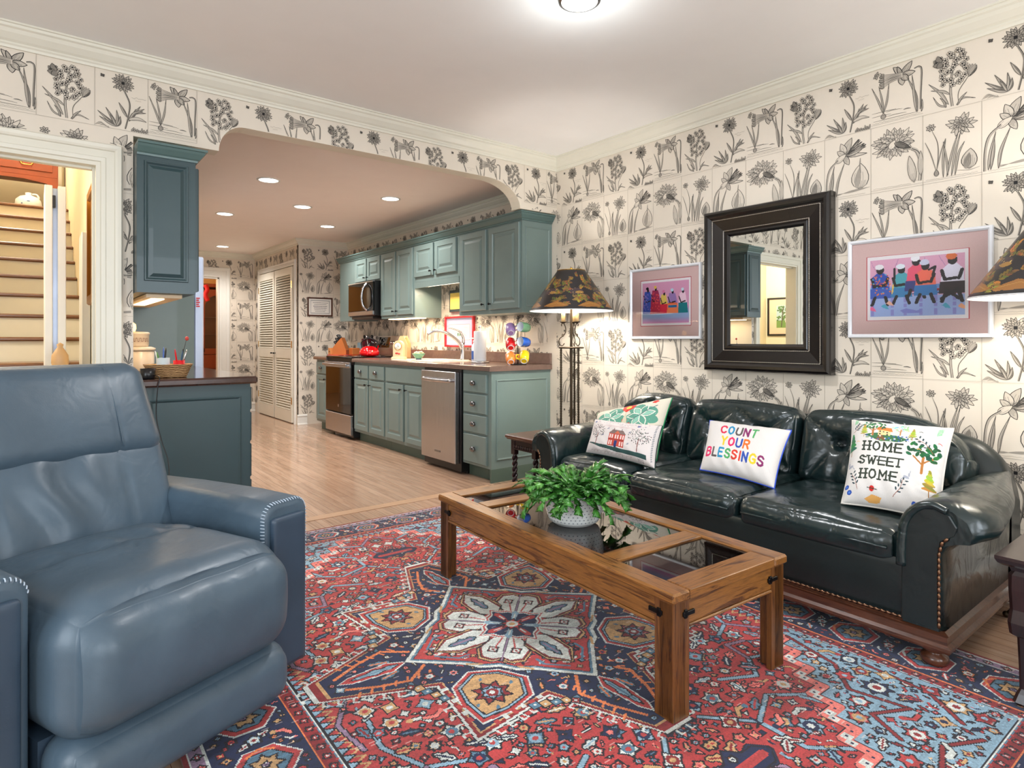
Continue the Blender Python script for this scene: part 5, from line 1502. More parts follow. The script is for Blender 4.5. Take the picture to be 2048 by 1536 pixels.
# seat cushions
def seat(y0, y1):
    w = (y1 - y0) / 2
    def fn(p, d, q):
        x, y, z = p
        if q[2] == 1:
            z += .016 * ((1 - q[0] ** 2) * (1 - q[1] ** 2)) ** .5
            z += .0035 * math.sin(x * 34 + y * 16) * (1 - q[1] ** 2) - .006 * math.exp(-((abs(q[1]) - .93) / .05) ** 2) * (1 + math.sin(x * 90)) * .6
        if q[0] == -1: x -= .014 * (1 - q[1] ** 2) * (1 - q[2] ** 2); x += .004 * math.exp(-((z + .012) / .006) ** 2); x += .003 * math.sin(y * 85) * math.exp(-((abs(q[1]) - .95) / .12) ** 2)
        if abs(q[1]) == 1: y -= math.copysign(.004 * (1 + math.sin(x * 70)), q[1])
        return x, y, z
    b = MB(); b.rbox((2.725, (y0 + y1) / 2, .378), (.340, w - .002, .062), .046, (40, 44, 12), fn)
    c = b.build('seat_cushion', 'green_leather', sofa)
    g = MB(); g.tube([(2.378, y, .380) for y in np.linspace(y0 + .03, y1 - .03, 12)], .0045, 8); g.v = [(p[0] - 2.86, p[1] - 1.76, p[2]) for p in g.v]; g.build('piping', 'green_leather', c, world=False)
seat(.855, 1.482); seat(1.484, 2.10); seat(2.102, 2.625)

# ------------------------------------------------------------------ blue leather recliner (local: x across, y backward)
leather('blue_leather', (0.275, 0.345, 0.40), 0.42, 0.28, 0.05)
leather('blue_leather_dark', (0.20, 0.265, 0.33), 0.42, 0.10, 0.05)
plain('stitch_thread', (0.72, 0.78, 0.84), 0.6)
rec = thing('recliner', 'blue leather recliner with padded headrest and light stitched arms', 'armchair', (.285, 1.88, 0), rotz=math.radians(23))
def R_arm(sx):
    xi, xo = (.312, .492); rings = []
    out = [(.06, 0)]
    N = 16
    def ring(y, ins, zt):
        a, c = xi + ins, xo - ins; r = .045; z0 = .035 + ins; pts = [(a, z0), (c, z0)]
        for k in range(7): t = k / 6 * PI / 2; pts.append((c - r + r * math.cos(t), zt - ins - r + r * math.sin(t)))
        for k in range(7): t = PI / 2 + k / 6 * PI / 2; pts.append((a + r + r * math.cos(t), zt - ins - r + r * math.sin(t)))
        return [(sx * p, y, z) for p, z in (pts if sx > 0 else pts[::-1])]
    for y, i, z in [(0.0, .016, .585), (.004, .006, .590), (.016, 0, .592), (.2, 0, .597), (.5, 0, .592), (.82, 0, .580), (.86, .01, .57)]: rings.append(ring(y, i, z))
    b = MB(); b.loft(rings, 0, True); a = b.build('arm', 'blue_leather', rec, world=False)
    # inset front pad
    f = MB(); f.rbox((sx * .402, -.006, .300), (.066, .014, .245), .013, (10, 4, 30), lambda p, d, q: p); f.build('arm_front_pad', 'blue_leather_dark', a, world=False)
    s_ = MB(); ring0 = ring(.006, .004, .592)
    pth = [Vector(p) for p in ring0]; pth = pth[1:] + pth[:1] if sx > 0 else pth
    L = [0]; 
    for p, q in zip(pth, pth[1:]): L.append(L[-1] + (q - p).length)
    n = int(L[-1] / .0105)
    for i in range(n):
        s0 = L[-1] * (i + .5) / n; k = min(max(j for j in range(len(L)) if L[j] <= s0), len(pth) - 2)
        p = pth[k].lerp(pth[k + 1], (s0 - L[k]) / max(1e-9, L[k + 1] - L[k]))
        c = Vector((sx * .402, p.y, min(p.z, .50))); o = (p - c); o.y = 0; o.normalize()
        s_.tube([p - o * .002 + Vector((0, -.0045, 0)), p + o * .003 + Vector((0, .004, 0)), p + o * .002 + Vector((0, .014, 0))], .0016, 5)
    st = s_.build('stitching', 'stitch_thread', a, world=False); st['kind'] = 'stuff'
R_arm(1); R_arm(-1)
def seat_fn(p, d, q):
    x, y, z = p
    fb = max(0.0, -q[1]) 
    if q[2] == 1:
        z += .018 * (1 - q[0] ** 2) - .085 * max(0, q[1]) ** 1.2 * .4
        z -= .016 * math.exp(-((y - .055 + .12 * x * x) / .018) ** 2) * (1 - q[0] ** 4)           # seam across the seat
        z += .007 * math.sin(x * 46 + 2.0 * math.sin(y * 14)) * math.exp(-((y - .10) / .09) ** 2)
        for cx_, w_ in ((-.02, .9), (.05, -.8), (.12, 1.2)): z -= .008 * math.exp(-((x - cx_ - w_ * (y + .06)) / .010) ** 2) * math.exp(-((y + .03) / .06) ** 2)
    if q[1] == -1: y -= .030 * (1 - q[2] ** 2); y += .004 * math.sin(x * 38 + z * 6) * math.exp(-((z - .10) / .08) ** 2)
    return x, y, z
b = MB(); b.rbox((0, .195, .350), (.309, .345, .165), .105, (44, 44, 26), seat_fn); b.build('seat', 'blue_leather', rec, world=False)
b = MB(); b.rbox((0, -.060, .125), (.304, .085, .090), .062, (36, 16, 18), lambda p, d, q: (p[0], p[1] - (.012 * (1 - q[2] ** 2) if q[1] == -1 else 0), p[2])); b.build('footrest', 'blue_leather', rec, world=False)
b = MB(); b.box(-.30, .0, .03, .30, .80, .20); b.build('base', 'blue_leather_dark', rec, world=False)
def back_fn(p, d, q):
    x, y, z = p
    if q[1] == -1:
        y -= .022 * (1 - q[0] ** 2) * (1 - q[2] ** 2)
        y += .013 * math.sin(x * 40 + 1.6 * math.sin(z * 16)) * math.exp(-((x + .02) / .14) ** 2) * (1 - q[2] ** 2)
        y += .010 * math.exp(-((x - .185 - .05 * z) / .005) ** 2) + .010 * math.exp(-((x + .185 + .05 * z) / .005) ** 2)
    return x, y, z
b = MB(); M4 = Matrix.Translation((0, .60, .575)) @ Matrix.Rotation(math.radians(-20), 4, 'X'); b.rbox((0, 0, 0), (.352, .085, .195), .055, (60, 10, 30), back_fn, M4=M4); b.build('backrest', 'blue_leather', rec, world=False)
def head_fn(p, d, q):
    x, y, z = p
    k = 1 - .055 * (q[2] + 1) * .5
    x *= k
    if q[1] == -1:
        y -= .020 * (1 - q[0] ** 2) * (1 - q[2] ** 2)
        y += .008 * math.exp(-((x - .185) / .005) ** 2) + .008 * math.exp(-((x + .185) / .005) ** 2)
    return x, y, z
b = MB(); M4 = Matrix.Translation((0, .690, .852)) @ Matrix.Rotation(math.radians(-23), 4, 'X'); b.rbox((0, 0, 0), (.352, .092, .180), .070, (60, 10, 30), head_fn, M4=M4); b.build('headrest', 'blue_leather', rec, world=False)
for sx in (-1, 1):
    b = MB(); M5 = Matrix.Translation((0, .690, .852)) @ Matrix.Rotation(math.radians(-23), 4, 'X')
    b.tube([(sx * .185 * (1 - .02 * t), -.092 - .012 * (1 - t * t), .150 * t) for t in np.linspace(-.98, .98, 14)], .0016, 6); b.xf(M5); b.build('seam', 'blue_leather', rec, world=False)

# ------------------------------------------------------------------ coffee table
wood('oak_x', (0.56, 0.365, 0.165), (0.29, 0.15, 0.055), 'x', .30, .3)
wood('oak_y', (0.56, 0.365, 0.165), (0.29, 0.15, 0.055), 'y', .30, .3)
wood('oak_z', (0.46, 0.285, 0.13), (0.27, 0.14, 0.055), 'z', .32, .25)
def smoked():
    t = NT('smoked_glass')
    t.col((0.10, 0.085, 0.085)); t.set(Transmission_Weight=1.0, Roughness=0.015, IOR=1.55)
    MATS['smoked_glass'] = t.m
smoked()
tb = thing('coffee_table', 'long oak coffee table with three smoked glass panes', 'table', (1.764, 1.774, 0), rotz=math.radians(-2.8))
HWt, HLt, TZ = .292, .702, .387
panes = [(-.610, -.408), (-.328, .388), (.468, .615)]
def tbx(*a, **k): return MB().box(*a, **k)
fx0, fx1 = -HWt + .075, HWt - .075
b = MB()
for sx in (-1, 1): b.box(sx * HWt, -HLt, TZ - .030, sx * (HWt - .075), HLt, TZ, .006)
b.build('top_rail', 'oak_y', tb, world=False)
for (y0, y1) in ((-HLt + .002, panes[0][0]), (panes[0][1], panes[1][0]), (panes[1][1], panes[2][0]), (panes[2][1], HLt - .002)):
    tbx(fx0 + .001, y0, TZ - .029, fx1 - .001, y1, TZ - .0004, b=.002).build('top_crosspiece', 'oak_x', tb, world=False)
for (y0, y1) in panes:
    tbx(fx0 - .004, y0 - .004 + .006, TZ - .014, fx1 + .004, y1 - .002, TZ - .008).build('glass_pane', 'smoked_glass', tb, world=False)
for sx in (-1, 1):
    b = MB(); b.box(sx * (HWt - .012), -HLt + .07, TZ - .105, sx * (HWt - .034), HLt - .07, TZ - .031, .003); b.box(sx * (HWt - .008), -HLt + .08, TZ - .115, sx * (HWt - .038), HLt - .08, TZ - .105, .003); b.build('apron', 'oak_y', tb, world=False)
for sy in (-1, 1):
    b = MB(); b.box(-HWt + .07, sy * (HLt - .012), TZ - .105, HWt - .07, sy * (HLt - .034), TZ - .031, .003); b.box(-HWt + .08, sy * (HLt - .008), TZ - .115, HWt - .08, sy * (HLt - .038), TZ - .105, .003); b.build('apron', 'oak_x', tb, world=False)
for sx in (-1, 1):
    for sy in (-1, 1):
        x, y = sx * (HWt - .010), sy * (HLt - .010); w = .070
        # L-shaped section with a rounded step
        pts = [(0, 0), (w, 0), (w, .018), (w - .008, .026), (.040, .030), (.030, .040), (.026, w - .008), (.018, w), (0, w)]
        P = [(x - sx * a, y - sy * c) for a, c in pts]
        if sx * sy < 0: P = P[::-1]
        b = MB(); b.prism(P, 'z', 0.012 if (sx, sy) != (9, 9) else 0, TZ - .031); b.box(x, y, .012, x - sx * .055, y - sy * .055, TZ - .031, .004); lg = b.build('leg', 'oak_z', tb, world=False)
        for ax in (0, 1):
            k = MB(); px, py = (x - sx * .066, y + sy * .001) if ax == 0 else (x + sx * .001, y - sy * .066)
            if ax == 0: k.box(px - .026, py - .004, TZ - .078, px + .026, py + .004, TZ - .064, .002); k.box(px - .020, py - .004, TZ - .084, px - .006, py + .004, TZ - .058, .002)
            else: k.box(px - .004, py - .026, TZ - .078, px + .004, py + .026, TZ - .064, .002); k.box(px - .004, py - .020, TZ - .084, px + .004, py - .006, TZ - .058, .002)
            k.build('bracket', 'knob_black', lg, world=False)

# ------------------------------------------------------------------ plant
plain('pot_glaze', (0.84, 0.85, 0.84), 0.25, coat=.5, var=.01)
plain('pot_dimple', (0.35, 0.38, 0.42), 0.5)
plain('soil', (0.16, 0.11, 0.08), 0.9)
pc = (1.722, 1.792); pl = thing('potted_plant', 'leafy green cactus plant in a round white dimpled pot on the coffee table', 'plant', (pc[0], pc[1], TZ - .008))
PZ = TZ - .0078
def prr(z): t = z / .115; return .093 + .027 * math.sin(min(1, t) * PI / 2) ** .8
b = MB(); b.lathe([(.070, 0), (.082, .002), (.088, .010)] + [(prr(z), z) for z in np.linspace(.015, .112, 8)] + [(.120, .124), (.115, .127), (.109, .122), (.105, .100)], (pc[0], pc[1], PZ), 40, cap1=True)
pot = b.build('pot', 'pot_glaze', pl)
b = MB()
for i in range(7):
    z = .024 + .0125 * i
    for j in range(40):
        a = 2 * PI * (j + .5 * (i % 2)) / 40; r = prr(z) + .0008
        c, s_ = math.cos(a), math.sin(a); x, y = pc[0] + r * c, pc[1] + r * s_
        q = [(x - s_ * o, y + c * o, PZ + z + zz) for o, zz in ((-.0032, 0), (0, -.0022), (.0032, 0), (0, .0022))]
        b.add(q, [(0, 1, 2, 3)])
dm = b.build('dimples', 'pot_dimple', pl); dm['kind'] = 'stuff'
b = MB(); b.lathe([(.106, .104), (.05, .110), (.001, .111)], (pc[0], pc[1], PZ), 24, cap0=False); b.build('soil', 'soil', pl)
def leafmat():
    t = NT('cactus_green'); v = t.obj(); n = t.noise(v, 22, 3)
    t.col(t.ramp(n, [(.3, lin((.11, .30, .09))), (.55, lin((.24, .50, .17))), (.75, lin((.42, .66, .28)))])); t.set(Roughness=.33, Coat_Weight=.15, Subsurface_Weight=.0)
    MATS['cactus_green'] = t.m
leafmat()
rnd = random.Random(4)
b = MB()
def segment(p, d, side, L, w):
    """one flat toothed cactus joint; returns its tip"""
    n = 7; up = d.cross(side).normalized(); vs = []; prof = [.28, .80, .58, 1.0, .72, 1.0, .42]
    for i in range(n):
        t = i / (n - 1); c = p + d * (L * t) + up * (-.004 * math.sin(PI * t))
        ww = w * prof[i] / 2; fwd = .010 if i in (1, 3, 5) else 0
        vs += [tuple(c - side * ww + d * fwd + up * .003), tuple(c + up * -.0012), tuple(c + side * ww + d * fwd + up * .003), tuple(c - up * -.0016 )]
    fs = []
    for i in range(n - 1):
        o = 4 * i
        fs += [(o, o + 1, o + 5, o + 4), (o + 1, o + 2, o + 6, o + 5), (o, o + 4, o + 7, o + 3), (o + 3, o + 7, o + 6, o + 2)]
    b.add(vs, fs, 0, True)
    return p + d * L * .96
for k in range(165):
    a = rnd.uniform(0, 2 * PI); r0 = .085 * math.sqrt(rnd.random()); el = rnd.uniform(.30, 1.50) * (1 - .25 * r0 / .085)
    p = Vector((pc[0] + r0 * math.cos(a), pc[1] + r0 * math.sin(a), PZ + .112)); az = a + rnd.uniform(-.5, .5)
    m = rnd.choice((3, 4, 4, 5)); 
    for j in range(m):
        d = Vector((math.cos(az) * math.cos(el), math.sin(az) * math.cos(el), math.sin(el)))
        side = d.cross(Vector((0, 0, 1))); 
        if side.length < .05: side = Vector((1, 0, 0))
        side.normalize(); side.rotate(Matrix.Rotation(rnd.uniform(-.7, .7), 3, d))
        p = segment(p, d, side, rnd.uniform(.034, .047), rnd.uniform(.034, .048))
        el -= rnd.uniform(.15, .50); az += rnd.uniform(-.3, .3)
        if p.z < PZ + .060: break
b.build('foliage', 'cactus_green', pl)

# ------------------------------------------------------------------ small stroke alphabet (units: cap height 1)
GL = {
 'A': [[(0, 0), (.35, 1), (.7, 0)], [(.14, .36), (.56, .36)]], 'B': [[(0, 0), (0, 1), (.4, 1), (.58, .88), (.58, .66), (.4, .54), (0, .54)], [(.4, .54), (.64, .42), (.64, .14), (.42, 0), (0, 0)]],
 'C': [[(.66, .80), (.50, .97), (.25, .98), (.05, .78), (0, .5), (.05, .22), (.25, .02), (.50, .03), (.66, .20)]], 'D': [[(0, 0), (0, 1), (.35, 1), (.62, .75), (.62, .25), (.35, 0), (0, 0)]],
 'E': [[(.55, 1), (0, 1), (0, 0), (.55, 0)], [(0, .52), (.45, .52)]], 'F': [[(.55, 1), (0, 1), (0, 0)], [(0, .52), (.45, .52)]],
 'G': [[(.66, .80), (.50, .97), (.25, .98), (.05, .78), (0, .5), (.05, .22), (.25, .02), (.50, .03), (.66, .18), (.66, .45), (.40, .45)]],
 'H': [[(0, 0), (0, 1)], [(.6, 0), (.6, 1)], [(0, .5), (.6, .5)]], 'I': [[(.08, 0), (.08, 1)]], 'L': [[(0, 1), (0, 0), (.52, 0)]], 'M': [[(0, 0), (0, 1), (.38, .35), (.76, 1), (.76, 0)]],
 'N': [[(0, 0), (0, 1), (.6, 0), (.6, 1)]], 'O': [[(.33, 1), (.08, .82), (0, .5), (.08, .18), (.33, 0), (.6, .18), (.68, .5), (.6, .82), (.33, 1)]], 'P': [[(0, 0), (0, 1), (.42, 1), (.6, .86), (.6, .62), (.42, .48), (0, .48)]],
 'R': [[(0, 0), (0, 1), (.42, 1), (.6, .86), (.6, .62), (.42, .50), (0, .50)], [(.34, .50), (.62, 0)]], 'S': [[(.58, .82), (.42, .98), (.18, .98), (.02, .82), (.04, .62), (.30, .52), (.56, .40), (.60, .18), (.42, .02), (.16, .02), (0, .18)]],
 'T': [[(0, 1), (.62, 1)], [(.31, 1), (.31, 0)]], 'U': [[(0, 1), (0, .25), (.14, .03), (.32, 0), (.50, .03), (.64, .25), (.64, 1)]], 'W': [[(0, 1), (.22, 0), (.44, .75), (.66, 0), (.88, 1)]], 'Y': [[(0, 1), (.32, .48), (.64, 1)], [(.32, .48), (.32, 0)]],
 '1': [[(.1, .8), (.25, 1), (.25, 0)]], '9': [[(.5, .6), (.3, .5), (.06, .65), (.1, .92), (.35, 1), (.5, .85), (.5, .4), (.3, 0)]], '0': [[(.27, 1), (.05, .8), (.05, .2), (.27, 0), (.5, .2), (.5, .8), (.27, 1)]], ' ': [],
}
def gw(ch): return .35 if ch == ' ' else max([p[0] for st in GL[ch] for p in st] + [.1])
def text(c, s, x, y, h, w, cols, gap=.24, slant=0.0, serif=0):
    """centred line of stroke letters on a canvas; cols: one colour or one per letter"""
    W_ = sum(gw(ch) + gap for ch in s) - gap; cx = x - W_ * h / 2; k = 0
    for ch in s:
        col = cols if isinstance(cols, tuple) else cols[k % len(cols)]
        if ch != ' ': k += 1
        for st in GL[ch]:
            P = [(cx + (p[0] + slant * p[1]) * h, y + p[1] * h) for p in st]
            c.line(P, w, col)
            if serif:
                for e in (P[0], P[-1]): c.line([(e[0] - serif, e[1]), (e[0] + serif, e[1])], w, col)
        cx += (gw(ch) + gap) * h

# ------------------------------------------------------------------ cushions from four corners
def cushion(name, label, TL, TR, BR, BL, thick, canvas, back, group, flapcol=None, pip=None, sag=0.011, ruf=0.0, edge=.0):
    TL, TR, BR, BL = [np.array(p, float) for p in (TL, TR, BR, BL)]
    ny, nx = canvas.ny, canvas.nx
    s = np.linspace(0, 1, nx + 1)[None, :, None]; t = np.linspace(0, 1, ny + 1)[:, None, None]
    P0 = (BL * (1 - s) + BR * s) * (1 - t) + (TL * (1 - s) + TR * s) * t
    nrm = np.cross(TR - TL, TL - BL); nrm /= np.linalg.norm(nrm)
    if nrm[0] > 0: nrm = -nrm
    cs = (2 * s - 1); ct = (2 * t - 1)
    # sides pulled in between the corners
    ds = (BR - BL) / np.linalg.norm(BR - BL); dt = (TL - BL) / np.linalg.norm(TL - BL)
    pin = -sag * cs * (1 - ct ** 2); pit = -sag * ct * (1 - cs ** 2)
    P0 = P0 + pin * ds + pit * dt
    prof = (np.clip((1 - cs ** 4) * (1 - ct ** 4), 0, 1)) ** .55
    wr = .0035 * np.sin(cs * 17 + ct * 9) * (1 - np.abs(cs)) ** .5 * np.abs(ct) + ruf * np.sin(ct * 42 + 3 * cs) * np.clip(cs - .55, 0, 1)
    Pf = P0 + nrm * (prof * thick / 2 + wr * prof)
    n2 = 24; s2 = np.linspace(0, 1, n2 + 1)[None, :, None]; t2 = np.linspace(0, 1, n2 + 1)[:, None, None]
    c2, e2 = 2 * s2 - 1, 2 * t2 - 1
    Q = (BL * (1 - s2) + BR * s2) * (1 - t2) + (TL * (1 - s2) + TR * s2) * t2 - sag * c2 * (1 - e2 ** 2) * ds - sag * e2 * (1 - c2 ** 2) * dt
    Pb = Q - nrm * (np.clip((1 - c2 ** 4) * (1 - e2 ** 4), 0, 1) ** .55 * thick / 2 + .0015)
    loc = tuple((TL + TR + BL + BR) / 4)
    r = thing(name, label, 'cushion', loc, group)
    grid_obj('cover', Pf, canvas.a, 'stitched_linen', parent=r, loc=loc)
    m = MB(); idx = lambda j, i: j * (n2 + 1) + i
    m.add([tuple(p) for p in Pb.reshape(-1, 3)], [(idx(j, i), idx(j + 1, i), idx(j + 1, i + 1), idx(j, i + 1)) for j in range(n2) for i in range(n2)], 0, True)
    m.build('back_cover', back, r)
    if pip:
        e = [Pf[0, i] for i in range(0, nx + 1, max(1, nx // 24))] + [Pf[j, nx] for j in range(0, ny + 1, max(1, ny // 18))] + [Pf[ny, i] for i in range(nx, -1, -max(1, nx // 24))] + [Pf[j, 0] for j in range(ny, -1, -max(1, ny // 18))]
        e2_ = [e[0]]
        for p in e[1:]:
            if np.linalg.norm(np.array(p) - np.array(e2_[-1])) > .004: e2_.append(p)
        m = MB(); m.tube([tuple(p) for p in e2_], .0035, 8, closed=True); m.build('piping', pip, r)
    return r
plain('linen_white', (0.86, 0.84, 0.81), .9); plain('piping_blue', (0.16, 0.30, 0.75), .7); plain('piping_green', (0.08, 0.20, 0.18), .7); plain('cotton_green', (0.06, 0.50, 0.30), .8)
PG = 'throw cushions on the green sofa'
SX = .5
# COUNT YOUR BLESSINGS
c = Cv(.45, .295, .0016, (.85, .835, .825))
PK = (.86, .10, .38); TL_ = (.08, .52, .70); GR = (.33, .30, .30); PU = (.50, .15, .38); GN = (.28, .62, .36); YE = (.96, .76, .14); OR_ = (.90, .42, .12); BL_ = (.16, .30, .66); RD = (.80, .20, .13)
text(c, 'COUNT', .215, .196, .046, .0105, [(.82, .12, .28), TL_, GR, PU, GN], .34)
text(c, 'YOUR', .210, .128, .046, .0105, [YE, PK, BL_, OR_], .34)
text(c, 'BLESSINGS', .215, .060, .046, .0105, [PK, GR, TL_, GN, RD, RD, BL_, YE, PU], .34)
c.line([(.36, .16), (.43, .05)], .0016, (.80, .78, .80)); c.line([(.32, .27), (.31, .20)], .0016, (.82, .80, .80))
cushion('cushion', 'white cushion with colourful stitched words COUNT YOUR BLESSINGS and blue piping', (2.84, 1.913, .686), (2.84, 1.469, .684), (2.62, 1.434, .448), (2.62, 1.822, .468), .12, c, 'linen_white', PG, pip='piping_blue')
# HOME SWEET HOME
c = Cv(.38, .385, .0016, (.85, .84, .83)); K = (.17, .21, .17)
def xtext(s, x, y, h): text(c, s, x, y, h, .0072, K, .40, 0.0, .006)
xtext('HOME', .150, .212, .040); xtext('SWEET', .150, .148, .036); xtext('HOME', .148, .085, .038)
for i in range(70): c.line([(.05 + .0031 * i, .06), (.0515 + .0031 * i, .258)], .0011, (.80, .79, .78)) if i % 2 == 0 and False else None
rn = random.Random(2)
def tree(x, y, w, h, trunk, leaf, tw=.004):
    c.line([(x, y), (x, y + h * .5)], tw, trunk); c.line([(x, y + h * .25), (x - w * .3, y + h * .5)], tw * .6, trunk); c.line([(x, y + h * .3), (x + w * .3, y + h * .55)], tw * .6, trunk)
    for k in range(26): c.ell(x + rn.uniform(-.5, .5) * w, y + h * (.45 + .5 * rn.random()), w * .10, h * .05, tuple(v * rn.uniform(.7, 1.25) for v in leaf), rn.uniform(0, 3))
def pine(x, y, w, h, leaf):
    c.line([(x, y), (x, y + h * .4)], .003, (.6, .42, .2))
    for k in range(9): t = k / 8; c.ell(x, y + h * (.3 + .65 * t), w * .5 * (1 - t * .8), h * .07, tuple(v * rn.uniform(.8, 1.2) for v in leaf), .2 * (-1) ** k)
c.poly([(.07, .285), (.12, .300), (.20, .292), (.25, .275), (.22, .262), (.14, .258), (.10, .272)], (.20, .42, .27)); c.poly([(.12, .262), (.16, .262), (.15, .290), (.13, .290)], (.48, .33, .20))
for k in range(40): c.ell(.07 + .19 * rn.random(), .262 + .03 * rn.random(), .004, .003, rn.choice(((.16, .32, .22), (.36, .56, .36), (.20, .36, .66), (.92, .92, .90))))
c.rect(.126, .288, .176, .315, (.93, .80, .58)); c.poly([(.118, .315), (.130, .335), (.176, .332), (.184, .310)], (.82, .46, .18))
for (x, y) in ((.134, .307), (.149, .305), (.163, .303), (.134, .295), (.165, .291)): c.rect(x - .003, y - .003, x + .003, y + .003, (.12, .12, .14))
tree(.105, .285, .085, .085, (.66, .42, .22), (.14, .44, .26), .007); tree(.215, .295, .07, .06, (.70, .48, .26), (.60, .80, .66)); pine(.068, .275, .035, .065, (.66, .64, .24)); pine(.262, .276, .034, .06, (.66, .64, .24)); pine(.018, .185, .05, .105, (.16, .46, .28))
tree(.315, .140, .125, .135, (.66, .42, .18), (.07, .36, .20), .010); pine(.345, .055, .052, .105, (.64, .62, .20))
def sprig(x, y, L, a):
    P = [(x, y), (x + L * .5 * math.cos(a), y + L * .5 * math.sin(a)), (x + L * math.cos(a + .2), y + L * math.sin(a + .2))]; c.line(P, .0022, (.55, .30, .22))
    for t in (.3, .5, .7, .9):
        for sg in (-1, 1): c.ell(x + L * t * math.cos(a + .1) + .010 * math.cos(a + sg * 1.0), y + L * t * math.sin(a + .1) + .010 * math.sin(a + sg * 1.0), .007, .003, (.14, .24, .28), a + sg * .8)
sprig(.07, .04, .075, 1.9); sprig(.215, .03, .085, .9); sprig(.345, .235, .085, 2.3); sprig(.02, .30, .05, .9)
for (x, y) in ((.02, .050), (.035, .030), (.295, .020), (.325, .028)): c.ell(x, y, .011, .009, (.14, .30, .66)); c.ell(x, y, .005, .004, (.30, .50, .85))
c.ell(.130, .047, .011, .010, (.80, .16, .14)); c.line([(.110, .050), (.152, .044)], .0025, (.2, .25, .2)); c.poly([(.10, .012), (.13, .028), (.17, .020), (.16, .006), (.12, .004)], (.88, .66, .36))
for (x, y, a) in ((.025, .135, 1), (.262, .110, -1)): c.ell(x, y, .012, .006, (.62, .64, .70), .3 * a); c.ell(x - .010 * a, y + .012, .004, .008, (.62, .64, .70)); c.line([(x + .008 * a, y), (x + .020 * a, y - .014)], .003, (.62, .64, .70)); c.line([(x - .012 * a, y + .016), (x - .014 * a, y + .030)], .0025, (.62, .64, .70))
for (x, y) in ((.02, .36), (.345, .335)):
    for k in range(7): c.line([(x, y - .015 + .005 * k), (x + .014, y - .006 + .005 * k)], .003, (.40, .72, .50))
for (x, y, col) in ((.06, .335, K), (.09, .345, K), (.29, .32, K), (.295, .238, (.90, .66, .25)), (.045, .25, (.92, .70, .45)), (.245, .27, (.30, .42, .78)), (.36, .285, (.78, .12, .16))): c.line([(x - .006, y), (x, y + .004), (x + .007, y)], .0025, col)
cushion('cushion', 'large white cushion embroidered with a cottage, trees and the words HOME SWEET HOME', (2.86, 1.202, .759), (2.88, .830, .763), (2.58, .784, .459), (2.56, 1.118, .459), .13, c, 'linen_white', PG, ruf=.006, pip='linen_white')
# house sampler
c = Cv(.50, .215, .0016, (.84, .81, .80))
c.poly([(.03, .055), (.12, .045), (.30, .038), (.46, .040), (.46, .020), (.25, .020), (.12, .030), (.03, .050)], (.14, .28, .27))
c.rect(.185, .045, .305, .118, (.72, .26, .20)); c.poly([(.180, .118), (.205, .142), (.285, .142), (.312, .118)], (.48, .40, .38)); c.poly([(.225, .120), (.246, .138), (.268, .120)], (.80, .40, .28)); c.rect(.214, .140, .219, .152, (.4, .2, .2)); c.rect(.272, .140, .277, .152, (.3, .25, .3)); c.rect(.184, .082, .306, .085, (.50, .12, .12))
for x in (.192, .208, .232, .250, .272, .290):
    c.rect(x, .089, x + .010, .113, (.93, .82, .80))
    if not .22 < x < .26: c.rect(x, .052, x + .010, .076, (.93, .82, .80))
c.rect(.236, .040, .254, .078, (.10, .18, .42))
for (tx, w) in ((.09, .075), (.40, .10)):
    c.line([(tx, .045), (tx + .003, .11)], .006, (.50, .30, .28))
    for k in range(110):
        a = rn.uniform(0, 2 * PI); r_ = math.sqrt(rn.random()); c.ell(tx + w * .75 * r_ * math.cos(a), .125 + .045 * r_ * math.sin(a), .0035, .0022, rn.choice(((.22, .20, .24), (.42, .30, .30), (.30, .38, .34))), a)
for k in range(90): x = .06 + .38 * rn.random(); y = .178 + .022 * rn.random(); c.line([(x, y), (x + .006, y + rn.uniform(-.004, .004))], .0016, rn.choice(((.70, .45, .52), (.40, .42, .60), (.62, .52, .56))))
for k in range(30): c.line([(.14 + .007 * k, .160 + .004 * math.sin(k)), (.143 + .007 * k, .168)], .0016, (.72, .48, .52))
for (x, y) in ((.045, .185), (.385, .18)): c.ell(x, y, .010, .005, (.30, .36, .58), .5); c.line([(x - .012, y + .008), (x + .010, y - .004)], .002, (.3, .36, .58))
for (x, y) in ((.17, .145), (.335, .135), (.135, .10), (.335, .07)): c.line([(x - .008, y - .003), (x + .006, y + .006)], .003, (.22, .30, .48)); c.line([(x - .004, y + .006), (x + .004, y - .004)], .002, (.22, .3, .4))
text(c, '1990', .42, .004, .011, .0018, (.45, .42, .42), .5)
for k in range(34): c.line([(.06 + .009 * k, .010 + .004 * math.sin(k * 2.1)), (.064 + .009 * k, .014)], .0018, rn.choice(((.5, .46, .46), (.66, .5, .5))))
for k in range(22): c.line([(.482, .02 + .009 * k), (.488, .024 + .009 * k)], .003, (.3, .36, .4))
cushion('cushion', 'small oblong cushion embroidered with a red brick house between two trees', (2.64, 2.565, .642), (2.68, 2.100, .650), (2.52, 2.023, .451), (2.52, 2.521, .463), .12, c, 'linen_white', PG, pip='piping_green')
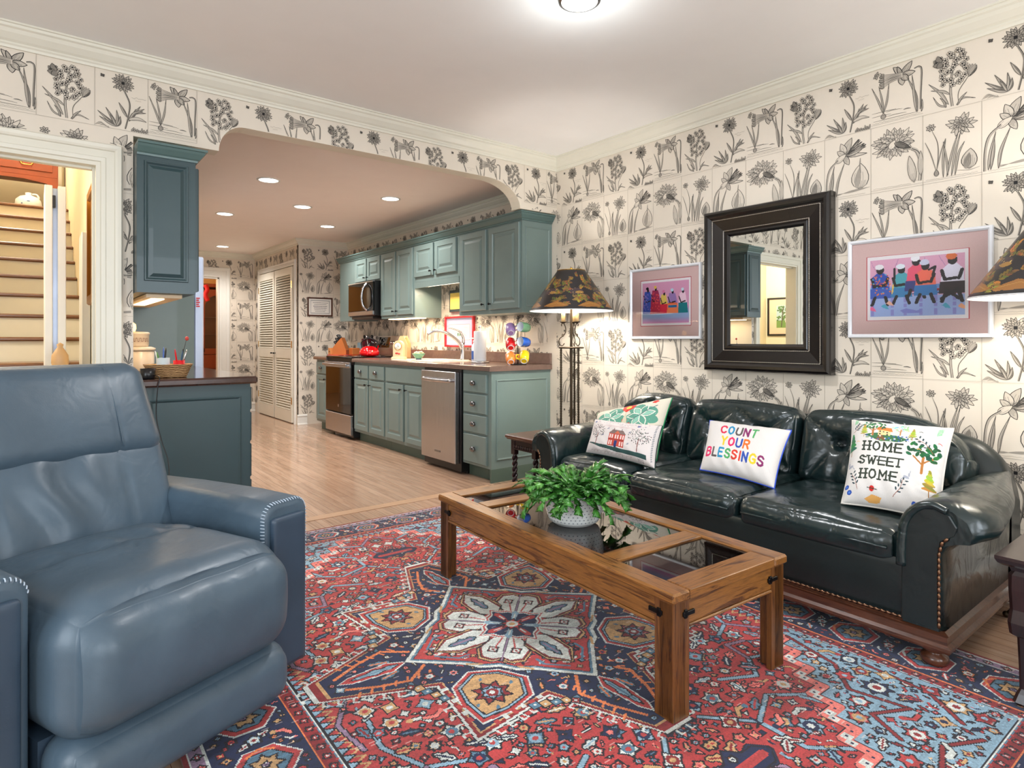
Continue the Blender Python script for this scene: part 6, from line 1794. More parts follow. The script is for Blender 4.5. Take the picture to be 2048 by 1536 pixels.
# quilted flower cushion behind it
c = Cv(.46, .40, .002, (.86, .83, .76)); TQ = (.36, .60, .52); TQ2 = (.56, .76, .68); CR = (.93, .91, .86); RQ = (.82, .20, .16)
def leafp(x, y, a, L, w):
    P = []
    for t in np.linspace(0, 1, 9): P.append((t * L, w * math.sin(PI * t)))
    for t in np.linspace(1, 0, 9): P.append((t * L, -w * math.sin(PI * t)))
    return [(x + p * math.cos(a) - q * math.sin(a), y + p * math.sin(a) + q * math.cos(a)) for p, q in P]
for (cx, cy, sg) in ((.135, .26, 1), (.335, .26, -1)):
    for (dx, dy, r_) in ((-.045, .02, .05), (.03, .055, .05), (.05, -.02, .052), (-.01, -.07, .05), (-.07, -.03, .035)): c.ell(cx + dx * sg, cy + dy, r_, r_ * .85, TQ)
    for a in (.3, 1.2, 2.2, 3.2, 4.2, 5.2): c.line(leafp(cx, cy, a, .085, .020), .005, CR, True); c.poly(leafp(cx, cy, a, .078, .014), TQ if a % 2 > 1 else TQ2)
    c.line([(cx - .07, cy - .05), (cx + .08, cy + .07)], .006, (.30, .45, .45))
for k in range(160):
    x, y = rn.uniform(.03, .43), rn.uniform(.12, .36); j, i = int(y / .002), int(x / .002)
    if abs(c.a[min(j, c.ny - 1), min(i, c.nx - 1), 0] - TQ[0]) < .02: c.ell(x, y, .002, .002, (.62, .80, .74))
c.poly([(.20, .375), (.24, .385), (.285, .365), (.275, .325), (.235, .300), (.205, .330)], RQ); c.poly([(.205, .37), (.235, .38), (.23, .31), (.21, .33)], (.90, .34, .28)); c.ell(.243, .345, .018, .016, (.82, .80, .34))
for (x, y) in ((.06, .19), (.235, .23), (.395, .365), (.27, .19), (.36, .17), (.06, .15), (.36, .13)): c.poly([(x - .018, y - .010), (x + .004, y - .016), (x + .020, y), (x + .002, y + .016), (x - .014, y + .010)], RQ)
c.poly([(.235, .305), (.215, .18), (.26, .18)], (.80, .76, .66))
cushion('cushion', 'large cream cushion with green leaf and red flower patchwork and a green back', (2.74, 2.640, .660), (2.88, 2.186, .786), (2.68, 2.140, .455), (2.60, 2.560, .467), .14, c, 'cotton_green', PG, sag=.012, pip='cotton_green')

# ------------------------------------------------------------------ pictures and mirror on the right wall
plain('frame_white', (0.88, 0.89, 0.91), .3, coat=.3)
def clear_glass():
    t = NT('picture_glass'); t.n.remove(t.b)
    g = t.node('ShaderNodeBsdfGlossy', i_Roughness=.02); tr = t.node('ShaderNodeBsdfTransparent'); f = t.node('ShaderNodeFresnel', i_IOR=1.45); mx = t.node('ShaderNodeMixShader')
    t.l.new(f.outputs[0], mx.inputs[0]); t.l.new(tr.outputs[0], mx.inputs[1]); t.l.new(g.outputs[0], mx.inputs[2]); t.l.new(mx.outputs[0], t.n['Material Output'].inputs[0])
    MATS['picture_glass'] = t.m
clear_glass()
def wall_picture(name, label, y0, y1, z0, z1, canvas, fw=.019, depth=.022, frame='frame_white', glass=True, xw=XR - .002, group=None):
    r = thing(name, label, 'picture', (xw, (y0 + y1) / 2, (z0 + z1) / 2), group)
    b = MB(); ring_panel(b, FX(xw), y0, z0, y1, z1, [(0, 0), (0, depth * .8), (.003, depth), (fw * .6, depth), (fw, depth * .65), (fw, depth * .35)]); b.build('frame', frame, r)
    ys = np.linspace(y1 - fw, y0 + fw, canvas.nx + 1); zs = np.linspace(z0 + fw, z1 - fw, canvas.ny + 1)
    Yg, Zg = np.meshgrid(ys, zs); P = np.stack([np.full_like(Yg, xw - depth * .42), Yg, Zg], -1)
    grid_obj('print', P, canvas.a, 'printed_paper', parent=r, smooth=False, loc=r['_loc'])
    if glass:
        b = MB(); x = xw - depth * .58; b.add([(x, y1 - fw, z0 + fw), (x, y0 + fw, z0 + fw), (x, y0 + fw, z1 - fw), (x, y1 - fw, z1 - fw)], [(0, 1, 2, 3)]); b.build('glass', 'picture_glass', r)
    return r
def remount(c, old, art, rim, line):
    """put the drawn picture OLD at ART inside a fresh mat with a red line at RIM"""
    n = Cv(c.nx * c.res, c.ny * c.res, c.res, MATC); n.rect(*rim, line); n.rect(rim[0] + .003, rim[1] + .003, rim[2] - .003, rim[3] - .003, (.91, .90, .91))
    r = c.res; i0, j0, i1, j1 = [int(round(v / r)) for v in art]; X = np.linspace(old[0] / r, old[2] / r - 1, i1 - i0).astype(int); Y = np.linspace(old[1] / r, old[3] / r - 1, j1 - j0).astype(int)
    n.a[j0:j1, i0:i1] = c.a[np.ix_(Y, X)]
    return n
MATC = (.84, .725, .715); DK = (.10, .08, .12)
c = Cv(.583, .469, .002, MATC)        # seated row of figures
c.rect(.095, .075, .478, .385, (.74, .18, .24)); c.rect(.098, .078, .475, .382, (.93, .92, .92)); c.rect(.108, .092, .462, .365, (.86, .66, .76))
c.rect(.108, .092, .462, .185, (.62, .70, .87)); c.rect(.35, .19, .462, .235, (.42, .58, .80)); c.rect(.108, .205, .20, .235, (.60, .66, .85))
for x in (.11, .19, .24, .30, .355, .42): c.rect(x, .095, x + .012, .185, (.56, .56, .80)); c.rect(x, .125, x + .012, .132, (.62, .70, .87)); c.rect(x, .15, x + .012, .156, (.62, .70, .87)); c.rect(x, .185, x + .012, .205, (.30, .10, .16))
c.rect(.108, .203, .462, .212, (.55, .12, .20)); c.rect(.108, .192, .462, .196, (.25, .12, .25)); c.rect(.108, .212, .462, .214, (.80, .45, .55))
for a, b_ in (((.11, .36), (.13, .31)), ((.22, .36), (.20, .30)), ((.32, .36), (.318, .33)), ((.37, .36), (.395, .31))): c.line([a, b_], .0016, (.62, .48, .66))
def figure(x, y, s, body, lap, hat, arms=True):
    s *= 1.06; y -= .012
    c.poly([(x - .034 * s, y), (x - .028 * s, y + .052 * s), (x - .008 * s, y + .072 * s), (x + .012 * s, y + .070 * s), (x + .032 * s, y + .048 * s), (x + .034 * s, y)], body)
    c.poly([(x - .036 * s, y + .004), (x + .036 * s, y + .004), (x + .040 * s, y - .040 * s), (x - .040 * s, y - .040 * s)], lap)
    c.ell(x, y + .082 * s, .014 * s, .018 * s, DK); c.ell(x - .003 * s, y + .096 * s, .016 * s, .012 * s, hat)
    if arms: c.line([(x - .030 * s, y + .045 * s), (x - .022 * s, y + .012 * s), (x + .010 * s, y + .016 * s)], .011 * s, DK); c.line([(x + .028 * s, y + .045 * s), (x + .018 * s, y + .014 * s)], .011 * s, DK)
    c.line([(x - .018 * s, y - .035 * s), (x - .030 * s, y - .068 * s)], .012 * s, DK); c.line([(x + .018 * s, y - .035 * s), (x + .028 * s, y - .068 * s)], .012 * s, DK)
BL2 = (.16, .30, .70)
figure(.148, .235, 1.05, BL2, (.22, .36, .72), (.90, .90, .92)); 
for k in range(46): c.ell(.148 + rn.uniform(-.038, .04), .235 + rn.uniform(-.04, .06), .0032, .0032, rn.choice(((.84, .20, .20), (.30, .66, .80), (.92, .50, .20))))
figure(.232, .235, 1.0, (.30, .66, .72), (.22, .52, .72), (.88, .92, .95)); c.line([(.205, .27), (.205, .315)], .010, DK); c.line([(.262, .25), (.27, .21)], .005, (.92, .78, .40)); c.line([(.20, .24), (.196, .20)], .005, (.92, .78, .40))
figure(.288, .262, 1.05, (.90, .36, .48), (.20, .24, .50), (.93, .93, .95), False); figure(.322, .240, 1.05, (.93, .45, .36), (.20, .48, .72), (.80, .82, .90)); c.line([(.348, .275), (.358, .312), (.335, .300)], .009, DK)
figure(.418, .248, 1.15, (.90, .89, .95), (.16, .10, .14), (.86, .46, .25)); c.line([(.395, .205), (.440, .165)], .013, DK); c.line([(.435, .205), (.380, .165)], .013, DK)
for (x, y, col) in ((.165, .14, (.30, .66, .76)), (.115, .13, (.90, .42, .60)), (.185, .155, (.90, .70, .62)), (.395, .135, (.30, .66, .76)), (.45, .13, (.92, .66, .50))): c.poly([(x - .014, y), (x, y + .012), (x + .012, y - .002), (x + .018, y - .014), (x, y - .010)], col)
c.poly([(.225, .118), (.25, .128), (.29, .116), (.31, .124), (.305, .105), (.27, .104), (.24, .106)], (.52, .54, .80))
c = remount(c, (.108, .092, .462, .365), (.089, .088, .497, .377), (.070, .068, .514, .397), (.74, .18, .24))
wall_picture('framed_print', 'wide white framed print of figures seated in a row, right of the black mirror', .828, 1.449, 1.126, 1.633, c, group=None)
c = Cv(.562, .458, .002, MATC)        # standing figures
c.rect(.075, .085, .480, .385, (.70, .16, .24)); c.rect(.077, .087, .478, .383, (.90, .89, .91)); c.rect(.092, .105, .462, .365, (.84, .62, .74))
for k in range(40): c.a[int((.105 + .0025 * k) / .002):int((.1075 + .0025 * k) / .002) + 1, 46:231] = (.84 - .26 * math.sin(k / 13), .55 + .13 * math.sin(k / 13), .72 + .10 * math.sin(k / 13))
for (x, w, h, top, sk, hat) in ((.135, .032, .115, (.22, .34, .70), (.22, .34, .70), DK), (.200, .034, .12, (.62, .14, .34), (.72, .14, .28), (.90, .76, .36)), (.268, .026, .095, (.88, .78, .40), (.84, .10, .26), (.86, .50, .66)), (.335, .034, .10, (.62, .50, .72), (.90, .52, .34), (.72, .86, .92)), (.415, .028, .10, (.92, .80, .86), (.05, .48, .52), (.78, .88, .92))):
    w *= 1.28; h *= 1.25
    c.poly([(x - w, .165), (x - w * .9, .165 + h * .5), (x + w * .9, .165 + h * .5), (x + w * 1.1, .165)], sk); c.poly([(x - w * .9, .165 + h * .5), (x - w * .6, .165 + h), (x + w * .5, .165 + h), (x + w * .9, .165 + h * .5)], top)
    c.ell(x + .002, .172 + h, .009, .013, DK); c.ell(x - .002, .184 + h, .011, .010, hat); c.line([(x - w * .8, .16 + h * .85), (x - w * .4, .16 + h * .55), (x + w * .5, .16 + h * .62)], .007, DK)
for k in range(26): c.ell(.135 + rn.uniform(-.03, .03), .19 + rn.random() * .10, .003, .003, (.66, .55, .85)); c.ell(.200 + rn.uniform(-.03, .03), .19 + rn.random() * .11, .005, .005, (.86, .28, .32))
c.rect(.303, .200, .369, .214, (.12, .42, .62)); c.rect(.305, .222, .366, .230, (.86, .40, .25))
c = remount(c, (.092, .105, .462, .365), (.091, .090, .484, .373), (.075, .071, .502, .392), (.70, .16, .24))
wall_picture('framed_print', 'white framed print of five standing figures, left of the mirror by the floor lamp', 2.352, 2.948, 1.120, 1.617, c)
# mirror
leather('frame_leather', (0.075, 0.058, 0.060), .25, .06, .3)
plain('mirror_silver', (0.93, 0.94, 0.93), .0, 1.0, var=0.0)
plain('frame_stud', (0.75, 0.72, 0.68), .3, 1.0)
mr = thing('wall_mirror', 'rectangular mirror in a wide black leather frame with studded edges', 'mirror', (XR, 1.905, 1.42))
m0 = (XR - .002, 1.520, .925, 2.304, 1.915)
b = MB(); ring_panel(b, FX(m0[0]), m0[1], m0[2], m0[3], m0[4], [(0, 0), (0, .050), (.006, .060), (.018, .066), (.034, .064), (.044, .056), (.050, .050), (.134, .030), (.140, .036), (.152, .036), (.162, .020), (.168, .016)]); b.build('frame', 'frame_leather', mr)
b = MB(); x = XR - .021; q = [(x, 1.686, 1.09), (x, 2.138, 1.09), (x, 2.138, 1.752), (x, 1.686, 1.752)]; b.add(q, [(0, 3, 2, 1)]); b.build('mirror_glass', 'mirror_silver', mr)
for ins, dp in ((.058, .050), (.126, .034)):
    y0, z0, y1, z1 = m0[1] + ins, m0[2] + ins, m0[3] - ins, m0[4] - ins; x = XR - .002 - dp
    bead_band([(x, y0, z0), (x, y1, z0), (x, y1, z1), (x, y0, z1), (x, y0, z0)], .0028, .012).build('stud_line', 'frame_stud', mr)

# ------------------------------------------------------------------ floor lamps (iron, twisted rods, painted cone shade)
plain('iron', (0.26, 0.21, 0.15), .42, .7, var=.15); plain('candle_sleeve', (0.78, 0.66, 0.47), .6)
def shade_inner():
    t = NT('shade_lining'); t.col(lin((.95, .93, .88))); t.set(Roughness=.8, Transmission_Weight=0.0)
    t.b.inputs['Emission Color'].default_value = (1, .93, .82, 1); t.b.inputs['Emission Strength'].default_value = 1.1
    MATS['shade_lining'] = t.m
shade_inner()
def floor_lamp(label, cx, cy, seed, yaw=0.0, dz=0.0):
    r = thing('floor_lamp', label, 'floor lamp', (cx, cy, 0), 'iron floor lamps with black and gold shades', rotz=0)
    zb, zt, rb, rt = 1.322 + dz, 1.612 + dz, .300, .100
    # painted outside: a band canvas wrapped round the cone
    W_, H_ = 1.40, .36; c = Cv(W_, H_, .0028, (.13, .12, .13)); q = random.Random(seed)
    for k in range(120):
        x = q.uniform(0, W_); y = q.uniform(.05, .30); s_ = q.uniform(.6, 1.2); G = q.choice(((.52, .42, .18), (.62, .48, .20), (.42, .34, .16), (.50, .38, .18)))
        a0 = q.uniform(0, 6)
        c.line([(x, y), (x + .05 * s_ * math.cos(a0), y + .04 * s_ * math.sin(a0))], .003, G)
        for j in range(9):
            t_ = j / 8; sg = 1 if j % 2 else -1; px, py = x + .06 * s_ * t_ * math.cos(a0), y + .045 * s_ * t_ * math.sin(a0)
            c.poly(leafp(px, py, a0 + sg * 1.0, .028 * s_, .0065 * s_), tuple(v * q.uniform(.7, 1.25) for v in G))
    for k in range(8):
        x = W_ * (k + .3 * q.random()) / 8; c.poly([(x, .028), (x + .03, .050), (x + .07, .072), (x + .11, .060), (x + .15, .034), (x + .13, .024), (x + .05, .020)], (.60, .40, .18)); c.line([(x + .02, .036), (x + .08, .055), (x + .13, .034)], .003, (.70, .52, .26))
    for k in range(7):
        x = W_ * (k + .6) / 7; c.ell(x, .16, .050, .028, (.26, .20, .22)); c.ell(x + .02, .15, .03, .012, (.62, .46, .22))
        for j in range(8): c.ell(x + q.uniform(-.05, .05), .16 + q.uniform(-.03, .03), .003, .003, (.76, .66, .40))
    c.rect(0, 0, W_, .018, (.10, .10, .11)); c.rect(0, .345, W_, .36, (.20, .17, .14))
    th = np.linspace(0, 2 * PI, c.nx + 1)[None, :]; tt = np.linspace(0, 1, c.ny + 1)[:, None]
    rad = rb + (rt - rb) * tt
    P = np.stack([rad * np.cos(th), rad * np.sin(th), zb + (zt - zb) * tt + 0 * th], -1)
    sh = grid_obj('lamp_shade', P, c.a, 'painted_shade', parent=r)
    b = MB(); n = 64
    b.loft([[(x_ * math.cos(2 * PI * j / n), x_ * math.sin(2 * PI * j / n), z) for j in range(n)] for x_, z in ((rb - .0025, zb), (rt - .0025, zt - .001))], 0, True, False, False); b.build('shade_lining', 'shade_lining', sh, world=False)
    b = MB(); b.tube([(rb * math.cos(a), rb * math.sin(a), zb) for a in np.linspace(0, 2 * PI, 48, endpoint=False)], .003, 6, closed=True); b.build('rim', 'frame_white', sh, world=False)
    b = MB(); b.tube([(rt * math.cos(a), rt * math.sin(a), zt) for a in np.linspace(0, 2 * PI, 32, endpoint=False)], .003, 6, closed=True)
    for k in range(3): a = k * 2 * PI / 3; b.cyl((0, 0, zt + .004), (rt * math.cos(a), rt * math.sin(a), zt), .002, .002, 6)
    b.ball((0, 0, zt + .014), .010, 12); b.build('finial', 'brass', sh, world=False)
    b = MB(); b.lathe([(.010, .03), (.010, .55), (.011, 1.06), (.009, 1.10), (.009, 1.60), (.004, 1.61)], (0, 0, 0), 14); b.build('pole', 'iron', r, world=False)
    b = MB(); b.lathe([(.001, 1.052), (.088, 1.052), (.094, 1.058), (.088, 1.064), (.001, 1.064)], (0, 0, 0), 24); b.build('plate', 'iron', r, world=False)
    for k in range(3):
        a = yaw + k * 2 * PI / 3 + .5; x, y = .075 * math.cos(a), .075 * math.sin(a)
        b = MB(); n = 150; rings = []
        for i in range(n + 1):
            z = .14 + .915 * i / n; tw = i * .55; rings.append([(x + .0085 * (1 if j % 2 == 0 else .62) * math.cos(tw + j * PI / 4), y + .0085 * (1 if j % 2 == 0 else .62) * math.sin(tw + j * PI / 4), z) for j in range(8)])
        b.loft(rings, 0, True); b.build('twisted_rod', 'iron', r, world=False)
        b = MB(); b.tube(crv([(x, y, .15), (x * 1.3, y * 1.3, .10), (x * 2.0, y * 2.0, .05), (x * 2.35, y * 2.35, .012)], 6), .009, 8); b.ball((x * 2.4, y * 2.4, .013), .013, 10); b.build('foot', 'iron', r, world=False)
        b = MB(); d = Vector((math.cos(a), math.sin(a), 0))
        def sc(pts): return [tuple(d * p[0] + Vector((0, 0, p[1]))) for p in pts]
        b.tube(crv(sc([(.050, 1.090), (.066, 1.072), (.088, 1.086), (.086, 1.120), (.058, 1.145), (.046, 1.160), (.040, 1.185), (.046, 1.215), (.060, 1.235), (.072, 1.225), (.070, 1.212)]), 5), .0035, 6)
        b.tube(crv(sc([(.052, 1.150), (.064, 1.155), (.066, 1.142), (.056, 1.140)]), 4), .003, 6)
        b.lathe([(.004, 1.232), (.024, 1.240), (.026, 1.246), (.010, 1.246)], tuple(d * .058), 14); b.build('scroll', 'iron', r, world=False)
        b = MB(); b.lathe([(.0145, 1.246), (.0145, 1.315), (.006, 1.318)], tuple(d * .058), 14); b.build('candle_sleeve', 'candle_sleeve', r, world=False)
    return r
floor_lamp('tall iron floor lamp with black and gold shade between the kitchen counter and sofa', 3.05, 3.20, 3)
floor_lamp('floor lamp with black and gold shade cut by the right edge of the photo', 3.07, .530, 8, 1.0, -.04)
for (x, y, p) in ((3.05, 3.20, 24), (3.07, .53, 16)): light('floor_lamp_bulb', 'POINT', (x, y, 1.495), p, (1.0, 0.95, 0.88), radius=.035)

# ------------------------------------------------------------------ side tables
wood('dark_oak', (0.40, 0.24, 0.17), (0.24, 0.13, 0.09), 'y', .3, .3)
wood('rosewood', (0.155, 0.075, 0.08), (0.085, 0.04, 0.045), 'z', .3, .35)
plain('pink_marble', (0.80, 0.70, 0.64), .15, var=.14, scale=14, coat=.4)
st = thing('side_table', 'dark oak side table with barley twist legs beyond the far sofa arm', 'table', (2.65, 3.03, 0), 'side tables')
b = MB(); b.box(2.425, 2.87, .478, 2.90, 3.175, .500, .006); b.box(2.435, 2.88, .470, 2.89, 3.165, .478, .002); b.build('top', 'dark_oak', st)
b = MB(); b.box(2.462, 2.905, .405, 2.865, 3.14, .470); b.build('apron', 'rosewood', st)
b = MB()
for i in range(9): b.ball((2.459, 2.93 + .023 * i, .425), .010, 8, sc=(.4, 1, 1))
b.box(2.456, 2.91, .405, 2.462, 3.135, .412); cv = b.build('carved_frieze', 'rosewood', st); cv['kind'] = 'stuff'
for x in (2.475, 2.85):
    for y in (2.918, 3.128):
        b = MB(); b.box(x - .018, y - .018, .37, x + .018, y + .018, .47, .002); b.box(x - .018, y - .018, 0, x + .018, y + .018, .06, .003)
        for ph in (0, PI): b.tube([(x + .010 * math.cos(i * .42 + ph), y + .010 * math.sin(i * .42 + ph), .055 + .318 * i / 64) for i in range(65)], .0095, 8)
        b.build('twist_leg', 'rosewood', st)
cs = thing('side_table', 'carved dark rosewood side table with a pink marble top by the near sofa arm', 'table', (2.6, .30, 0), 'side tables')
tx0, tx1, ty0, ty1, tz = 2.305, 2.86, .02, .560, .462
b = MB()
pr = [(.0, 0), (0, -.010), (.006, -.022), (.018, -.030), (.030, -.034), (.034, -.046)]
b.loft([[(tx0 + o, ty0 + o, tz + z), (tx1 - o, ty0 + o, tz + z), (tx1 - o, ty1 - o, tz + z), (tx0 + o, ty1 - o, tz + z)] for o, z in reversed([(.075, 0.0), (.004, 0)] + pr)], 0, False); b.build('top', 'rosewood', cs)
b = MB(); b.box(tx0 + .07, ty0 + .07, tz - .002, tx1 - .07, ty1 - .07, tz + .0015); b.build('marble_inset', 'pink_marble', cs)
b = MB(); b.box(tx0 + .050, ty0 + .050, tz - .12, tx1 - .050, ty1 - .050, tz - .040, .004); b.build('apron', 'rosewood', cs)
for x, sx in ((tx0 + .068, 1), (tx1 - .068, -1)):
    for y, sy in ((ty0 + .068, 1), (ty1 - .068, -1)):
        b = MB(); rings = []
        for z, w, o in ((.0105, .020, .0), (.020, .030, -.004), (.045, .026, 0), (.060, .019, 0), (.14, .021, 0), (.215, .024, 0), (.225, .034, -.006), (.26, .036, -.008), (.30, .033, -.006), (.36, .034, -.008), (.405, .036, -.006), (.425, .030, 0)):
            k = w * .3; cx_, cy_ = x + sx * o, y + sy * o
            rings.append([(cx_ + a, cy_ + c_, z) for a, c_ in ((-w + k, -w), (w - k, -w), (w, -w + k), (w, w - k), (w - k, w), (-w + k, w), (-w, w - k), (-w, -w + k))])
        b.loft(rings, 0, False)
        for zz in (.25, .30, .35, .39): b.ball((x - sx * .034, y, zz), .011, 8, sc=(.5, 1, 1)); b.ball((x, y - sy * .034, zz), .011, 8, sc=(1, .5, 1))
        for a in (-.6, 0, .6): b.ball((x - sx * .018 * math.cos(a), y - sy * .018 * (1 + .3 * math.sin(a)), .018), .011, 8)
        b.build('carved_leg', 'rosewood', cs)
for (ax, fx_) in (('x', tx0 + .062), ('y', ty1 - .062), ('y', ty0 + .062)):
    b = MB()
    def pt(u, z): return (fx_, ty0 + u, z) if ax == 'x' else (tx0 + u, fx_, z)
    def tb_(pts): b.tube([pt(u, z) for u, z in pts], .0075, 6)
    L = (ty1 - ty0) if ax == 'x' else (tx1 - tx0)
    tb_([(.10, .30), (L - .10, .30)]); tb_([(.12, .335), (.12, .315), (.18, .315), (.18, .328), (.15, .328)]); tb_([(L - .12, .335), (L - .12, .315), (L - .18, .315), (L - .18, .328), (L - .15, .328)])
    for m in (0, 1):
        f = (lambda u: u) if m == 0 else (lambda u: L - u)
        tb_([(f(u), z) for u, z in crv([(.095, .235), (.13, .222), (.155, .240), (.16, .29)], 6)]); tb_([(f(u), z) for u, z in crv([(.09, .29), (.115, .275), (.125, .255), (.10, .25)], 5)])
    b.build('fretwork', 'rosewood', cs)

# ------------------------------------------------------------------ framed verse on the recess wall, red frame by the sink
wood('frame_brown', (0.33, 0.17, 0.11), (0.22, 0.11, 0.07), 'x', .35, .2)
t = thing('framed_verse', 'small brown framed verse hanging on the recess wall by the louvred doors', 'picture', (3.04, YK, 1.56))
fx0_, fx1_, fz0, fz1 = 2.845, 3.185, 1.425, 1.675
b = MB(); ring_panel(b, FY(YK - .002), fx0_, fz0, fx1_, fz1, [(0, 0), (0, .014), (.004, .018), (.014, .018), (.018, .010), (.019, .006)]); b.build('frame', 'frame_brown', t)
c = Cv(.302, .212, .0025, (.90, .88, .85)); c.line([(.022, .02), (.28, .02), (.28, .19), (.022, .19)], .003, (.35, .38, .40), True); c.line([(.028, .026), (.274, .026), (.274, .184), (.028, .184)], .002, (.6, .62, .62), True)
rv = random.Random(9)
for j, (a, e) in enumerate(((.055, .255), (.07, .235), (.06, .245), (.07, .24), (.075, .23), (.085, .22))):
    x = a
    while x < e: w = rv.uniform(.008, .022); c.line([(x, .160 - .023 * j), (min(e, x + w), .160 - .023 * j)], .006, (.20, .22, .26)); x += w + .007
xsg = np.linspace(fx0_ + .019, fx1_ - .019, c.nx + 1); zsg = np.linspace(fz0 + .019, fz1 - .019, c.ny + 1); Xg, Zg = np.meshgrid(xsg, zsg)
grid_obj('print', np.stack([Xg, np.full_like(Xg, YK - .0095), Zg], -1), c.a, 'printed_paper', parent=t, smooth=False, loc=t['_loc'])
plain('frame_red', (0.80, 0.10, 0.14), .3, coat=.4)
c = Cv(.50, .29, .003, (.74, .76, .88)); c.rect(.045, .055, .445, .225, (.82, .45, .50)); c.rect(.048, .058, .442, .222, (.93, .90, .88))
c.line([(.16, .12), (.24, .165), (.33, .12), (.38, .10)], .004, (.60, .66, .72)); c.ell(.225, .115, .014, .020, (.35, .52, .42)); c.ell(.262, .115, .014, .020, (.35, .52, .42)); c.ell(.245, .150, .010, .008, (.70, .80, .60)); c.line([(.08, .19), (.12, .19)], .003, (.7, .66, .74)); c.line([(.34, .19), (.40, .188)], .003, (.7, .66, .74)); c.ell(.29, .145, .006, .006, (.86, .36, .40))
rf = wall_picture('framed_picture', 'red framed picture with pale mat behind the paper towels', 4.93, 5.455, 1.04, 1.352, c, .020, .03, 'frame_red', glass=False, xw=XR - .003)
# wall outlet
t = thing('wall_outlet', 'white wall outlet plate behind the mug tree', 'outlet', (XR, 4.32, 1.12)); b = MB(); b.box(XR - .008, 4.28, 1.06, XR - .001, 4.36, 1.18, .002); b.build('plate', 'white_plastic', t)
b = MB(); b.box(XR - .010, 4.305, 1.075, XR - .0075, 4.335, 1.105, .001); b.build('socket', 'white_plastic', t); b = MB(); b.box(XR - .010, 4.305, 1.13, XR - .0075, 4.335, 1.16, .001); b.build('socket', 'white_plastic', t)

# ------------------------------------------------------------------ things on the long counter
CZ_ = .9105
def flat(name, label, cat, loc, group=None): return thing(name, label, cat, loc, group)
# paper towels
plain('paper_white', (0.90, 0.91, 0.92), .9, bump=.2, bscale=120)
t = flat('paper_towel_holder', 'roll of white paper towels on a steel stand by the red frame', 'paper towels', (3.12, 4.44, CZ_))
b = MB(); b.lathe([(.082, 0), (.084, .006), (.078, .012), (.02, .014), (.006, .016), (.006, .30), (.004, .302)], (3.12, 4.44, CZ_), 32); b.ball((3.12, 4.44, CZ_ + .313), .015, 14); b.build('stand', 'steel', t)
b = MB(); b.lathe([(.020, .016), (.054, .016), (.056, .020), (.056, .276), (.054, .280), (.020, .280)], (3.12, 4.44, CZ_), 36); b.build('paper_roll', 'paper_white', t)
# soap bottle
plain('soap_clear', (0.80, 0.86, 0.95), .15); plain('soap_blue', (0.25, 0.38, 0.66), .3)
t = flat('soap_bottle', 'small pump soap bottle left of the paper towels', 'soap', (3.25, 4.72, CZ_))
b = MB(); b.lathe([(.024, 0), (.026, .01), (.026, .13), (.020, .155), (.010, .165), (.010, .18)], (3.25, 4.72, CZ_), 18); b.build('bottle', 'soap_clear', t)
b = MB(); b.lathe([(.0265, .02), (.0265, .10)], (3.25, 4.72, CZ_), 18, cap0=False, cap1=False); b.build('printed_label', 'soap_blue', t)
b = MB(); b.lathe([(.012, .18), (.012, .195), (.004, .197), (.004, .215)], (3.25, 4.72, CZ_), 12); b.tube([(3.25, 4.72, CZ_ + .215), (3.22, 4.73, CZ_ + .218), (3.205, 4.735, CZ_ + .208)], .005, 8); b.build('pump', 'white_plastic', t)
# mug tree and mugs
plain('wire_black', (.10, .10, .11), .35, .6)
mx, my = 3.13, 3.915
t = flat('mug_tree', 'black wire mug tree holding six coloured mugs at the counter end', 'mug tree', (mx, my, CZ_))
b = MB(); b.tube([(mx + .07 * math.cos(a), my + .07 * math.sin(a), CZ_ + .004) for a in np.linspace(0, 2 * PI, 24, endpoint=False)], .0035, 6, closed=True); b.tube([(mx - .07, my, CZ_ + .004), (mx + .07, my, CZ_ + .004)], .0035, 6)
b.tube([(mx, my, CZ_ + .004), (mx, my, CZ_ + .36)], .004, 8); b.tube(crv([(mx, my, CZ_ + .36), (mx, my - .012, CZ_ + .385), (mx, my + .006, CZ_ + .40), (mx, my + .008, CZ_ + .375)], 5), .003, 6); b.build('wire_stand', 'wire_black', t)
CUR = Vector((.62, -.785, 0))      # sideways direction of the two columns
mugs = [('lavender', (.64, .52, .74), -1, .285, 'lavender mug, upper left on the mug tree', .7), ('mint', (.46, .68, .52), 1, .300, 'mint green mug with white inside, upper right on the mug tree', -.1),
        ('red', (.82, .10, .12), -1, .165, 'red mug, middle left on the mug tree', .9), ('blue', (.08, .32, .70), 1, .180, 'blue mug with white inside, middle right on the mug tree', -.2),
        ('orange', (.95, .55, .25), -1, .050, 'orange mug, lowest left on the mug tree', .8), ('yellow', (.97, .82, .10), 1, .055, 'yellow mug, lowest right on the mug tree', .5)]
plain('mug_white', (.90, .92, .95), .2, coat=.4)
